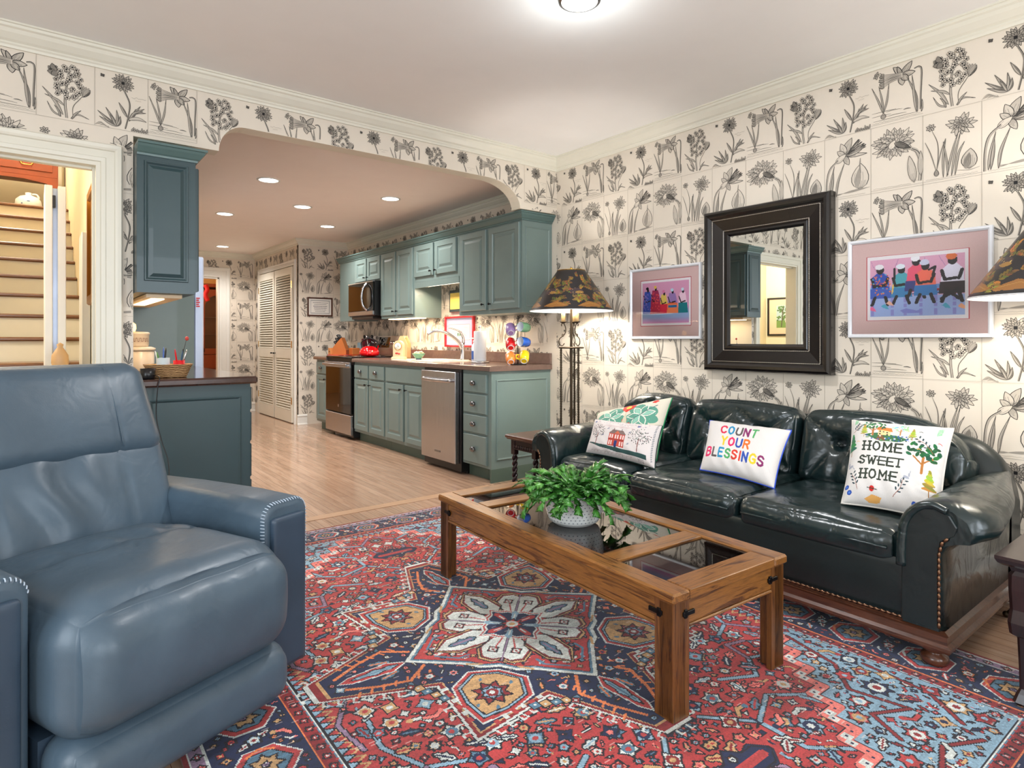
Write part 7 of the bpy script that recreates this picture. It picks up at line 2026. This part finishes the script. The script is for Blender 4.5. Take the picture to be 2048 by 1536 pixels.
for nm, colr, sd, hz, lab, mode in mugs:
    plain('mug_' + nm, colr, .2, coat=.5)
    side = CUR * sd; c0 = Vector((mx, my, 0)) + side * .058 + Vector((-.02, -.018, CZ_ + hz + (.005 if sd > 0 else 0)))
    toward = Vector((-.62, -.78, -.05))
    if mode > 0: axis = -(toward * .8 + side * .2 * -1 + Vector((0, 0, -.62)))     # bottoms turned down and toward the room
    else: axis = toward * .75 - side * .65 + Vector((0, 0, .12))                   # mouths turned inward
    if mode > 0: axis = Vector((-toward.x * .55, -toward.y * .55, .42)) + side * .25 * (1 if sd > 0 else -1) * (-1 if sd > 0 else 1) * -.2
    axis.normalize(); q4 = axis.to_track_quat('Z', 'Y').to_matrix().to_4x4()
    m = thing('mug', lab, 'mug', tuple(c0), 'coloured mugs on the mug tree')
    M4 = Matrix.Translation(c0) @ q4 @ Matrix.Translation((0, 0, -.045))
    bb = MB(); bb.lathe([(.026, 0), (.034, .003), (.040, .03), (.041, .09), (.0395, .092)], (0, 0, 0), 26, cap1=False); bb.xf(M4); bb.build('body', 'mug_' + nm, m)
    inn = 'mug_white' if nm in ('mint', 'blue', 'lavender') else 'mug_' + nm
    bb = MB(); bb.lathe([(.0395, .092), (.037, .090), (.036, .03), (.030, .008), (.001, .006)], (0, 0, 0), 26, cap0=False, cap1=False); bb.xf(M4); bb.build('inside', inn, m)
    bb = MB(); bb.lathe([(.0275, -.0008), (.0275, -.003), (.0225, -.003), (.0225, -.0006)], (0, 0, 0), 24, cap0=False, cap1=False); bb.xf(M4); bb.build('foot_ring', 'mug_white', m)
    inv = q4.inverted() @ (Vector((mx, my, c0.z + .03)) - c0); ang = math.atan2(inv.y, inv.x)
    hp = [(.039, .075), (.058, .078), (.068, .055), (.060, .028), (.038, .022)]
    bb = MB(); bb.tube(crv([(r_ * math.cos(ang), r_ * math.sin(ang), z) for r_, z in hp], 6), .0052, 8); bb.xf(M4); bb.build('handle', 'mug_' + nm, m)
# clock, bowl, wooden caddy
plain('clock_cream', (.90, .78, .62), .5); plain('clock_face', (.93, .93, .90), .4); plain('rose_red', (.75, .25, .22), .6)
kx, ky = 2.95, 5.64
t = flat('mantel_clock', 'small cream arched clock on the counter left of the bowl', 'clock', (kx, ky, CZ_))
def arch_poly(w, h): return [(-w, 0), (w, 0), (w, h - w)] + [(w * math.cos(a), h - w + w * math.sin(a)) for a in np.linspace(.15, PI - .15, 12)] + [(-w, h - w)]
Mk = Matrix.Translation((kx, ky, CZ_)) @ Matrix.Rotation(math.radians(-52), 4, 'Z')
b = MB(); b.box(-.072, -.035, 0, .072, .035, .022, .003); b.box(-.066, -.030, .022, .066, .030, .030, .002); b.xf(Mk); b.build('base', 'clock_cream', t)
b = MB(); b.prism([(x, z + .030) for x, z in arch_poly(.055, .165)], 'y', -.024, .024); b.xf(Mk); b.build('case', 'clock_cream', t)
b = MB(); b.lathe([(.036, .024), (.036, .028), (.001, .0285)], (0, 0, 0), 28); b.xf(Mk @ Matrix.Translation((0, 0, .137)) @ Matrix.Rotation(PI / 2, 4, 'X')); b.build('dial', 'clock_face', t)
b = MB(); b.tube([(.038 * math.cos(a), -.026, .137 + .038 * math.sin(a)) for a in np.linspace(0, 2 * PI, 24, endpoint=False)], .003, 6, closed=True); b.xf(Mk); b.build('bezel', 'brass', t)
b = MB(); b.box(-.001, -.031, .135, .001, -.029, .160); b.box(-.001, -.031, .136, .016, -.029, .139); b.xf(Mk); b.build('hands', 'black_plastic', t)
b = MB(); b.ball((-.012, -.026, .065), .012, 10, sc=(1.6, .3, .8)); b.ball((.014, -.026, .060), .010, 10, sc=(1.3, .3, .9)); b.xf(Mk); b.build('painted_roses', 'rose_red', t)
t = flat('wooden_caddy', 'pale wooden peaked holder standing behind the clock', 'holder', (3.22, 5.95, CZ_))
plain('birch', (.84, .70, .50), .5)
Mc = Matrix.Translation((3.16, 5.93, CZ_)) @ Matrix.Rotation(math.radians(-50), 4, 'Z')
b = MB()
for y in (-.05, .05): b.prism([(-.06, 0), (.06, 0), (.06, .16), (.02, .245), (-.02, .245), (-.06, .16)], 'y', y - .006, y + .006)
b.box(-.06, -.05, 0, .06, .05, .01); b.box(-.06, -.05, 0, -.05, .05, .12); b.box(.05, -.05, 0, .06, .05, .12); b.xf(Mc); b.build('box', 'birch', t)
b = MB(); b.cyl((0, -.055, .225), (0, .055, .225), .012, .012, 12); b.xf(Mc); b.build('handle', 'birch', t)
plain('bowl_green', (.42, .62, .50), .3, coat=.3); plain('bowl_blue', (.24, .36, .46), .3); plain('shells', (.92, .82, .68), .6)
t = flat('bowl', 'small green glazed bowl filled with pale shells, right of the clock', 'bowl', (3.10, 5.50, CZ_))
b = MB(); b.lathe([(.030, 0), (.030, .012), (.045, .03), (.068, .062), (.066, .064), (.042, .034), (.001, .028)], (3.10, 5.50, CZ_), 28, cap1=False); b.build('body', 'bowl_green', t)
b = MB(); b.lathe([(.0305, -.0002), (.0305, .012)], (3.10, 5.50, CZ_), 24, cap0=False, cap1=False); b.build('foot', 'bowl_blue', t)
rb_ = random.Random(1)
b = MB()
for k in range(26): a = rb_.uniform(0, 6.3); r_ = .046 * math.sqrt(rb_.random()); b.ball((3.10 + r_ * math.cos(a), 5.50 + r_ * math.sin(a), CZ_ + .058 + rb_.uniform(0, .022)), rb_.uniform(.010, .015), 8, sc=(1, 1, .7))
o = b.build('shells', 'shells'); tag(o, 'pale shells heaped in the small green bowl', 'shells'); o['kind'] = 'stuff'
# kettle on the range, board, knife block, boxes
plain('kettle_red', (.86, .04, .07), .12, coat=.8); plain('kettle_black', (.07, .07, .08), .3)
kx, ky = 3.10, 6.66; kz = .9262
t = flat('kettle', 'round glossy red kettle on the range', 'kettle', (kx, ky, kz))
b = MB(); b.lathe([(.095, 0), (.112, .008), (.118, .035), (.108, .070), (.080, .098), (.045, .110), (.040, .112)], (kx, ky, kz), 36); b.build('body', 'kettle_red', t)
b = MB(); b.lathe([(.042, .110), (.040, .118), (.012, .124), (.012, .132), (.016, .140), (.006, .150)], (kx, ky, kz), 24); b.build('lid', 'kettle_black', t)
b = MB(); b.tube(crv([(kx + .06, ky - .06, kz + .085), (kx + .065, ky - .065, kz + .16), (kx, ky, kz + .205), (kx - .065, ky + .065, kz + .16), (kx - .06, ky + .06, kz + .085)], 7), .009, 8); b.build('handle', 'kettle_black', t)
b = MB(); b.tube(crv([(kx + .08, ky + .04, kz + .06), (kx + .125, ky + .06, kz + .085), (kx + .145, ky + .07, kz + .115)], 6), lambda q: .020 - .010 * q, 12); b.build('spout', 'kettle_red', t)
plain('board_red', (.75, .10, .18), .4); plain('bamboo', (.80, .52, .28), .45); plain('honey_wood', (.72, .42, .20), .45)
b = MB(); b.box(2.92, 7.18, CZ_, 3.26, 7.50, CZ_ + .014, .004); tag(b.build('cutting_board', 'board_red'), 'red cutting board lying at the far end of the counter', 'cutting board')
t = flat('knife_block', 'slanted wooden knife block with black handled knives on the red board', 'knife block', (3.07, 7.34, CZ_ + .0142))
Mb = Matrix.Translation((3.07, 7.36, CZ_ + .0145)) @ Matrix.Rotation(math.radians(-45), 4, 'Z')
b = MB(); b.prism([(-.11, 0), (.06, 0), (.06, .06), (.0, .215), (-.07, .14), (-.11, .09)], 'y', -.055, .055); b.xf(Mb); b.build('block', 'honey_wood', t)
for i in range(3):
    for j in range(3):
        y = -.036 + .036 * j; x = -.02 - .024 * i; z = .185 - .032 * i; d = Vector((-.52, 0, .74)) ; p0 = Vector((x, y, z)); L = .085 - .012 * i
        b = MB(); b.tube([tuple(p0), tuple(p0 + d * L * .5), tuple(p0 + d * L)], .0088, 8, ry=.0125); b.xf(Mb); b.build('knife_handle', 'black_plastic', t)
        b = MB(); b.ball(tuple(p0 + d * L * 1.02), .008, 8); b.xf(Mb); b.build('knife_butt', 'chrome', t)
t = flat('wooden_box', 'small light wooden box with a finger hole beside the knife block', 'box', (2.98, 7.24, CZ_ + .0142))
b = MB(); b.box(2.93, 7.415, CZ_ + .0145, 3.00, 7.495, CZ_ + .10, .003); b.build('box', 'bamboo', t); b = MB(); b.cyl((2.9305, 7.45, CZ_ + .055), (2.928, 7.45, CZ_ + .055), .010, .010, 12); b.build('finger_hole', 'black_plastic', t)
b = MB(); b.box(3.12, 7.19, CZ_ + .0145, 3.22, 7.30, CZ_ + .10, .004); tag(b.build('bread_box', 'honey_wood'), 'small honey coloured wooden box right of the knife block', 'box')
plain('tin_blue', (.55, .72, .80), .4); plain('book_maroon', (.42, .05, .14), .5); plain('leaf_green', (.35, .55, .25), .6); plain('tin_white', (.85, .87, .88), .4)
b = MB(); b.box(3.26, 7.20, CZ_, 3.345, 7.36, CZ_ + .165, .005); tag(b.build('tin_box', 'tin_blue'), 'pale blue tin standing against the wall behind the wooden box', 'tin')
b = MB(); b.box(3.24, 7.145, CZ_, 3.375, 7.19, CZ_ + .215, .003); tag(b.build('cookbook', 'book_maroon'), 'dark maroon book standing between the tin and the range', 'book')
b = MB(); b.lathe([(.028, 0), (.034, .01), (.036, .10), (.030, .13)], (3.33, 7.44, CZ_), 18); tag(b.build('canister', 'tin_white'), 'small white canister in the far counter corner', 'canister')
t = flat('utensil_crock', 'dark crock of cooking utensils behind the kettle', 'crock', (3.30, 7.06, .9262)); b = MB(); b.lathe([(.038, 0), (.042, .01), (.042, .11), (.040, .112), (.036, .10), (.001, .02)], (3.27, 7.05, .9262), 20); b.build('crock', 'kettle_black', t)
for k in range(5):
    a = k * 1.3; b = MB(); p0 = Vector((3.27 + .015 * math.cos(a), 7.05 + .015 * math.sin(a), .95)); p1 = p0 + Vector((.035 * math.cos(a), .035 * math.sin(a), .20)); b.cyl(tuple(p0), tuple(p1), .004, .004, 8); b.ball(tuple(p1), .016, 10, sc=(1, .4, 1.4)); b.build('utensil', 'chrome' if k % 2 else 'black_plastic', t)

# ------------------------------------------------------------------ things on the peninsula counter
PZ_ = .9105
def wickermat():
    t = NT('wicker'); v = t.obj((1, 1, 1)); w = t.node('ShaderNodeTexWave', i_Scale=34.0, i_Distortion=5.0, bands_direction='Z'); t.l.new(v, w.inputs[0])
    t.col(t.ramp(w.outputs[1], [(.2, lin((.42, .28, .16))), (.6, lin((.76, .60, .40)))])); t.set(Roughness=.7); t.bump(w.outputs[1], .6, .004); MATS['wicker'] = t.m
wickermat()
kx, ky = .585, 3.80
t = flat('wicker_basket', 'low woven wicker basket on the dark counter behind the recliner', 'basket', (kx, ky, PZ_))
Mw = Matrix.Translation((kx, ky, PZ_)) @ Matrix.Rotation(math.radians(-8), 4, 'Z')
b = MB(); n = 48
def wr(rx, ry, z, wob=0.0):
    return [(rx * math.copysign(abs(math.cos(2 * PI * j / n)) ** .6, math.cos(2 * PI * j / n)) * (1 + wob * (-1) ** j), ry * math.copysign(abs(math.sin(2 * PI * j / n)) ** .6, math.sin(2 * PI * j / n)) * (1 + wob * (-1) ** j), z) for j in range(n)]
rings = [wr(.085, .055, 0)]
for i in range(12): rings.append(wr(.088 + .0022 * i, .058 + .0018 * i, .003 + .0052 * i, .016 * (-1) ** i))
rings += [wr(.118, .082, .068), wr(.120, .084, .072), wr(.112, .076, .072), wr(.106, .072, .060), wr(.085, .055, .006)]
b.loft(rings, 0, True); b.xf(Mw); b.build('body', 'wicker', t)
plain('glass_jar', (.75, .80, .82), .1)
t = flat('pen_jar', 'clear jar of pens and scissors inside the wicker basket', 'pen holder', (.56, 3.80, PZ_ + .007))
b = MB(); b.lathe([(.030, 0), (.032, .004), (.033, .10), (.030, .10), (.029, .008), (.001, .006)], (.56, 3.80, PZ_ + .007), 20); b.build('jar', 'glass_jar', t)
t2 = flat('pen_jar', 'red jar of pens, on the right inside the wicker basket', 'pen holder', (.625, 3.79, PZ_ + .007))
b = MB(); b.lathe([(.026, 0), (.028, .004), (.029, .085), (.026, .085), (.025, .008), (.001, .006)], (.635, 3.785, PZ_ + .007), 20); b.build('jar', 'magnet_red', t2)
rp = random.Random(21); pens = ['black_plastic', 'magnet_red', 'soap_blue', 'kettle_black', 'white_plastic', 'chrome', 'leaf_green', 'bowl_blue']; pn = ['black', 'red', 'blue', 'black', 'white', 'silver', 'green', 'slate blue']
for k in range(8):
    j = k % 2; cx, cy = ((.56, 3.80), (.635, 3.785))[j]; a = rp.uniform(0, 6.3); r_ = .016; L = rp.uniform(.115, .15)
    p0 = Vector((cx + r_ * .4 * math.cos(a), cy + r_ * .4 * math.sin(a), PZ_ + .022)); p1 = p0 + Vector((.032 * math.cos(a), .032 * math.sin(a), L))
    b = MB(); b.tube([tuple(p0), tuple(p0.lerp(p1, .85)), tuple(p1)], lambda q: .0042 if q < .9 else .0015, 8)
    tag(b.build('pen', pens[k]), pn[k] + (' pen standing in the clear jar in the wicker basket' if j == 0 else ' pen standing in the red jar in the wicker basket'), 'pen', 'pens in the left jar' if j == 0 else 'pens in the right jar')
t = flat('red_flower_pick', 'thin stem with a small red bud sticking out of the basket jar', 'flower pick', (.635, 3.785, PZ_ + .1)); b = MB(); b.tube(crv([(.64, 3.785, PZ_ + .03), (.655, 3.785, PZ_ + .13), (.67, 3.78, PZ_ + .205)], 5), .0015, 6); b.build('stem', 'black_plastic', t); b = MB(); b.ball((.673, 3.78, PZ_ + .212), .010, 10, sc=(1, 1, 1.2)); b.build('bud', 'rose_red', t)
kx, ky = .475, 3.70
t = flat('black_cup', 'short black cup with a cord at the counter edge behind the recliner headrest', 'cup', (kx, ky, PZ_)); b = MB(); b.lathe([(.030, 0), (.034, .006), (.036, .055), (.032, .055), (.030, .01), (.001, .008)], (kx, ky, PZ_), 22); b.build('body', 'kettle_black', t)
b = MB(); b.tube(crv([(.50, 3.68, .93), (.515, 3.605, .92), (.505, 3.598, .86), (.50, 3.60, .72), (.52, 3.58, .60), (.545, 3.55, .50), (.54, 3.50, .42), (.50, 3.45, .36)], 8), .0025, 6); tag(b.build('charging_cord', 'kettle_black'), 'thin black cord hanging down the dark green cabinet behind the recliner', 'cord')
plain('canister_cream', (.84, .77, .67), .35, coat=.3); plain('canister_print', (.48, .34, .30), .5)
for nm, x, y, r_, h, lab in (('canister', .545, 4.62, .085, .13, 'wide cream canister with a ribbed lid under the wall cabinet'),):
    t = flat(nm, lab, 'canister', (x, y, PZ_)); b = MB(); b.lathe([(r_ * .95, 0), (r_, .01), (r_, h), (r_ * .9, h + .004)], (x, y, PZ_), 32); b.build('body', 'canister_cream', t)
    b = MB(); b.lathe([(r_ + .006, h + .004), (r_ + .008, h + .02), (r_ * .8, h + .03), (.001, h + .031)], (x, y, PZ_), 32); b.build('lid', 'canister_cream', t)
t = flat('crock', 'cream crock with a line of brown lettering standing on the wide canister', 'crock', (.535, 4.62, PZ_ + .1615)); z0 = PZ_ + .1615
b = MB(); b.lathe([(.058, 0), (.064, .006), (.066, .075), (.070, .080), (.070, .088), (.060, .094), (.001, .096)], (.535, 4.62, z0), 32); b.build('body', 'canister_cream', t)
b = MB()
for k in range(12):
    a = -PI / 2 - .9 + .16 * k
    p = lambda aa, z: (.535 + .0675 * math.cos(aa), 4.62 + .0675 * math.sin(aa), z0 + z)
    b.add([p(a, .03), p(a + .035, .03), p(a + .035, .056), p(a, .056)], [(0, 1, 2, 3)]); b.add([p(a, .03), p(a + .09, .03), p(a + .09, .036), p(a, .036)] if k % 2 else [p(a, .050), p(a + .09, .050), p(a + .09, .056), p(a, .056)], [(0, 1, 2, 3)])
o = b.build('lettering', 'canister_print', t); o['kind'] = 'stuff'
emit('night_glow', (1.0, .78, .45), 4.0); b = MB(); b.lathe([(.020, 0), (.026, .02), (.024, .045), (.010, .058), (.001, .060)], (.50, 4.60, z0 + .0965), 18); tag(b.build('night_light', 'night_glow'), 'small glowing amber shade on top of the cream crock', 'lamp')

# ------------------------------------------------------------------ stairs and hall
stairs = thing('staircase', 'painted staircase with brown wooden treads rising beyond the left doorway', 'staircase', (-.2, 4.9, 0))
b = MB()
TR_, RI = .318, .168; k0 = -2; y0 = 5.36 + .318 * 0
zt_ = []
for k in range(-2, 9):
    zz = 1.118 + .016 + RI * k; yy = 5.36 + TR_ * k
    zt_.append((yy, zz))
    b.box(-.698, yy, 0 if k == -2 else zz - RI - .3, XK - .121, yy + TR_ + .05, zz - .028)
b.build('riser', 'cream_paint', stairs)
for yy, zz in zt_:
    b = MB(); b.box(-.698, yy - .028, zz - .028, XK - .121, yy + (TR_ + .0 if zz < 2.4 else 1.6), zz, .008); b.build('tread', 'stair_wood', stairs)
ZT = zt_[-1][1]
# chest on the landing
chx0, chx1, chy = -.69, .225, 8.55
ch = thing('chest', 'cherry wood chest with brass handles on the stair landing', 'chest', (-.2, 8.7, ZT))
b = MB(); b.box(chx0, chy, ZT + .44, chx1, chy + .4, ZT + .95, .004); b.box(chx1 - .055, chy, ZT, chx1, chy + .4, ZT + .44); b.box(chx0, chy, ZT, chx0 + .05, chy + .4, ZT + .44)
b.prism([(chx0, ZT + .44), (chx1, ZT + .44), (chx1, ZT + .30), (chx1 - .06, ZT + .31), (chx1 - .10, ZT + .37), (chx1 - .30, ZT + .40), (chx0, ZT + .40)], 'y', chy - .004, chy + .018); b.build('body', 'cherry', ch)
for (a, c_) in ((-.68, -.30), (-.28, .175)):
    b = MB(); b.box(a, chy - .012, ZT + .50, c_, chy, ZT + .64, .003); d = b.build('drawer', 'cherry', ch); m = (a + c_) / 2
    h = MB(); h.tube(crv([(m - .05, chy - .02, ZT + .58), (m - .04, chy - .03, ZT + .555), (m, chy - .034, ZT + .550), (m + .04, chy - .03, ZT + .555), (m + .05, chy - .02, ZT + .58)], 5), .005, 8); h.ball((m - .05, chy - .018, ZT + .583), .016, 10, sc=(1, .5, 1)); h.ball((m + .05, chy - .018, ZT + .583), .016, 10, sc=(1, .5, 1))
    L = ch['_loc']; h.v = [(p - L[0], q - L[1], w - L[2]) for p, q, w in h.v]; h.build('handle', 'brass', d, world=False)
plain('jug_glaze', (.84, .84, .82), .3, coat=.3); plain('jug_blue', (.22, .34, .55), .5)
jx, jy = -.035, 8.25
t = thing('stoneware_jug', 'round white stoneware jug with a blue bird painted on it, on the stair landing', 'jug', (jx, jy, ZT))
b = MB(); b.lathe([(.09, 0), (.105, .01), (.115, .06), (.108, .11), (.075, .145), (.035, .160), (.026, .165), (.030, .185), (.024, .19), (.001, .188)], (jx, jy, ZT + .0005), 32); b.build('body', 'jug_glaze', t)
b = MB(); b.tube(crv([(jx + .03, jy, ZT + .175), (jx + .065, jy, ZT + .178), (jx + .085, jy, ZT + .150), (jx + .080, jy, ZT + .125)], 6), .010, 8); b.build('handle', 'jug_glaze', t)
b = MB()
for (dx, dz, a, L_, w_) in ((-.02, .10, .3, .05, .018), (-.03, .09, 1.2, .03, .014), (-.045, .06, .5, .035, .012), (.0, .085, -.6, .03, .010)):
    b.ball((jx + dx, jy - .112 + abs(dx) * .25 + max(0, dz - .08) * .35, ZT + dz), .02, 10, sc=(L_ / .04, .15, w_ / .03))
b.build('painted_bird', 'jug_blue', t)
# folded white door edge with hardware standing in the hall
fd = thing('folding_door', 'tall narrow white folded door standing edge on at the foot of the stairs', 'door', (.10, 4.32, 0))
b = MB(); b.box(.052, 4.30, .01, .088, 4.66, 1.985, .003); b.build('panel', 'white_paint', fd)
b = MB(); b.box(.112, 4.30, .01, .150, 4.66, 1.985, .003); b.build('panel', 'white_paint', fd)
b = MB(); b.box(.088, 4.335, .01, .112, 4.65, 1.975); b.build('hinge_strip', 'fridge_gray', fd)
b = MB(); b.box(.086, 4.302, 1.86, .102, 4.312, 1.93, .002); b.build('latch', 'black_plastic', fd)
plain('newel_wood', (.80, .64, .45), .45)
t = thing('newel_post', 'turned pale wooden newel post top in front of the folded door', 'post', (.118, 4.16, 0))
b = MB(); b.box(.075, 4.12, 0, .161, 4.20, .92, .006); b.build('post', 'white_paint', t)
b = MB(); b.lathe([(.040, .92), (.046, .935), (.030, .955), (.040, .99), (.038, 1.03), (.022, 1.06), (.012, 1.075), (.016, 1.09), (.001, 1.10)], (.118, 4.16, 0), 20); b.build('finial', 'newel_wood', t)
# low wall with the gilt mirror right of the stairs
plain('gilt', (.72, .50, .22), .35, .8); plain('fringe_white', (.86, .80, .72), .8)
t = thing('gilt_mirror', 'gold framed mirror hanging edge on beside the stair doorway', 'mirror', (.29, 4.25, 1.7))
b = MB(); ring_panel(b, lambda s, u, d: (XK - .122 - d, s, u), 4.03, 1.33, 4.62, 2.02, [(0, 0), (0, .020), (.01, .030), (.05, .030), (.06, .015)]); b.build('frame', 'gilt', t)
b = MB(); b.box(.285, 5.0, 1.45, .292, 5.09, 2.02); b.build('hanging_fringe', 'fringe_white'); 
tag(bpy.data.objects['hanging_fringe'], 'narrow pale braided hanging on the wall beyond the gold mirror', 'hanging')
b = MB(); b.box(.245, 4.735, .80, .290, 5.02, 1.80, .003); tag(b.build('white_shutter', 'white_paint'), 'tall bright white board standing against the stair wall beyond the gold mirror', 'board')
# picture on the far hall wall (seen in the mirror)
c = Cv(.80, .56, .004, (.93, .80, .68)); c.rect(.12, .10, .68, .46, (.70, .78, .80)); c.rect(.12, .10, .68, .22, (.45, .58, .30)); c.rect(.26, .19, .54, .34, (.90, .87, .80)); c.poly([(.24, .34), (.40, .40), (.56, .34)], (.52, .42, .38))
for x in (.29, .35, .41, .47, .51): c.rect(x - .01, .22, x + .01, .26, (.3, .34, .4)); c.rect(x - .01, .29, x + .01, .32, (.3, .34, .4))
for k in range(90): c.ell(rn.choice((rn.uniform(.13, .27), rn.uniform(.52, .67))), rn.uniform(.22, .44), .016, .012, (.28 + .1 * rn.random(), .42 + .1 * rn.random(), .25))
c.line([(.20, .12), (.23, .40)], .016, (.35, .30, .26)); c.line([(.60, .12), (.57, .42)], .014, (.35, .30, .26))
t = thing('house_picture', 'black framed watercolour of a house among trees, seen in the wall mirror', 'picture', (-1.85, 4.42, 1.45))
hp0, hp1, hz0, hz1 = 4.02, 4.82, 1.17, 1.73
b = MB(); ring_panel(b, FXp(-1.848), hp0, hz0, hp1, hz1, [(0, 0), (0, .02), (.025, .02), (.027, .008)]); b.build('frame', 'black_plastic', t)
ys = np.linspace(hp0 + .026, hp1 - .026, c.nx + 1); zs = np.linspace(hz0 + .026, hz1 - .026, c.ny + 1); Yg, Zg = np.meshgrid(ys, zs)
grid_obj('print', np.stack([np.full_like(Yg, -1.8375), Yg, Zg], -1), c.a, 'printed_paper', parent=t, smooth=False, loc=t['_loc'])
# dining room hutch beyond the back doorway
hu = thing('china_hutch', 'orange brown wooden china hutch with an arched glass door, beyond the back doorway', 'cabinet', (2.45, 11.6, 0))
b = MB(); b.box(2.12, 11.5, 0, 2.88, 11.95, .85, .004); b.build('base', 'cherry', hu)
for z in (.10, .36, .62):
    b = MB(); b.box(2.15, 11.485, z, 2.85, 11.5, z + .21, .003); b.build('drawer', 'cherry', hu)
b = MB(); b.box(2.20, 11.56, .85, 2.26, 11.90, 2.02); b.box(2.80, 11.56, .85, 2.86, 11.90, 2.02); b.box(2.26, 11.86, .85, 2.80, 11.9, 2.02); b.box(2.17, 11.52, 2.02, 2.89, 11.92, 2.08, .006); b.build('body', 'cherry', hu)
ao = [(2.26, .90), (2.80, .90), (2.80, 1.98), (2.26, 1.98)]
b = MB(); N_ = 18; cx_ = 2.53; outer = []; inner = []
for i in range(N_ + 1):
    a = PI * i / N_; inner.append((cx_ + .20 * math.cos(a), 1.66 + .22 * math.sin(a))); outer.append((cx_ + .27 * max(-1, min(1, 1.25 * math.cos(a))), 1.98 if .25 < a < PI - .25 else 1.66 + .3 * (i / N_ if i < 3 else 0)))
b.loft([[(x, y, z) for x, z in seq for y in (11.55,)] for seq in (outer, inner)], 0, False, False, False, closed=False)
b.box(2.26, 11.545, .90, 2.33, 11.565, 1.70); b.box(2.73, 11.545, .90, 2.80, 11.565, 1.70); b.box(2.26, 11.545, .86, 2.80, 11.565, .96); b.build('door', 'cherry', hu)
b = MB(); b.box(2.30, 11.57, .92, 2.78, 11.574, 1.95); b.build('glass', 'picture_glass', hu)
for z in (1.2, 1.5): 
    b = MB(); b.box(2.27, 11.62, z, 2.79, 11.85, z + .012); b.build('shelf', 'cherry', hu)
plain('swag_red', (.80, .10, .12), .7)
b = MB(); b.tube(crv([(2.27, 11.2, 2.03), (2.30, 11.2, 1.95), (2.27, 11.2, 1.86), (2.31, 11.2, 1.76)], 5), .035, 8); tag(b.build('red_swag', 'swag_red'), 'red fabric swag hanging beyond the back doorway', 'decoration')
# tidy helper property
for o in bpy.data.objects:
    if '_loc' in o: del o['_loc']
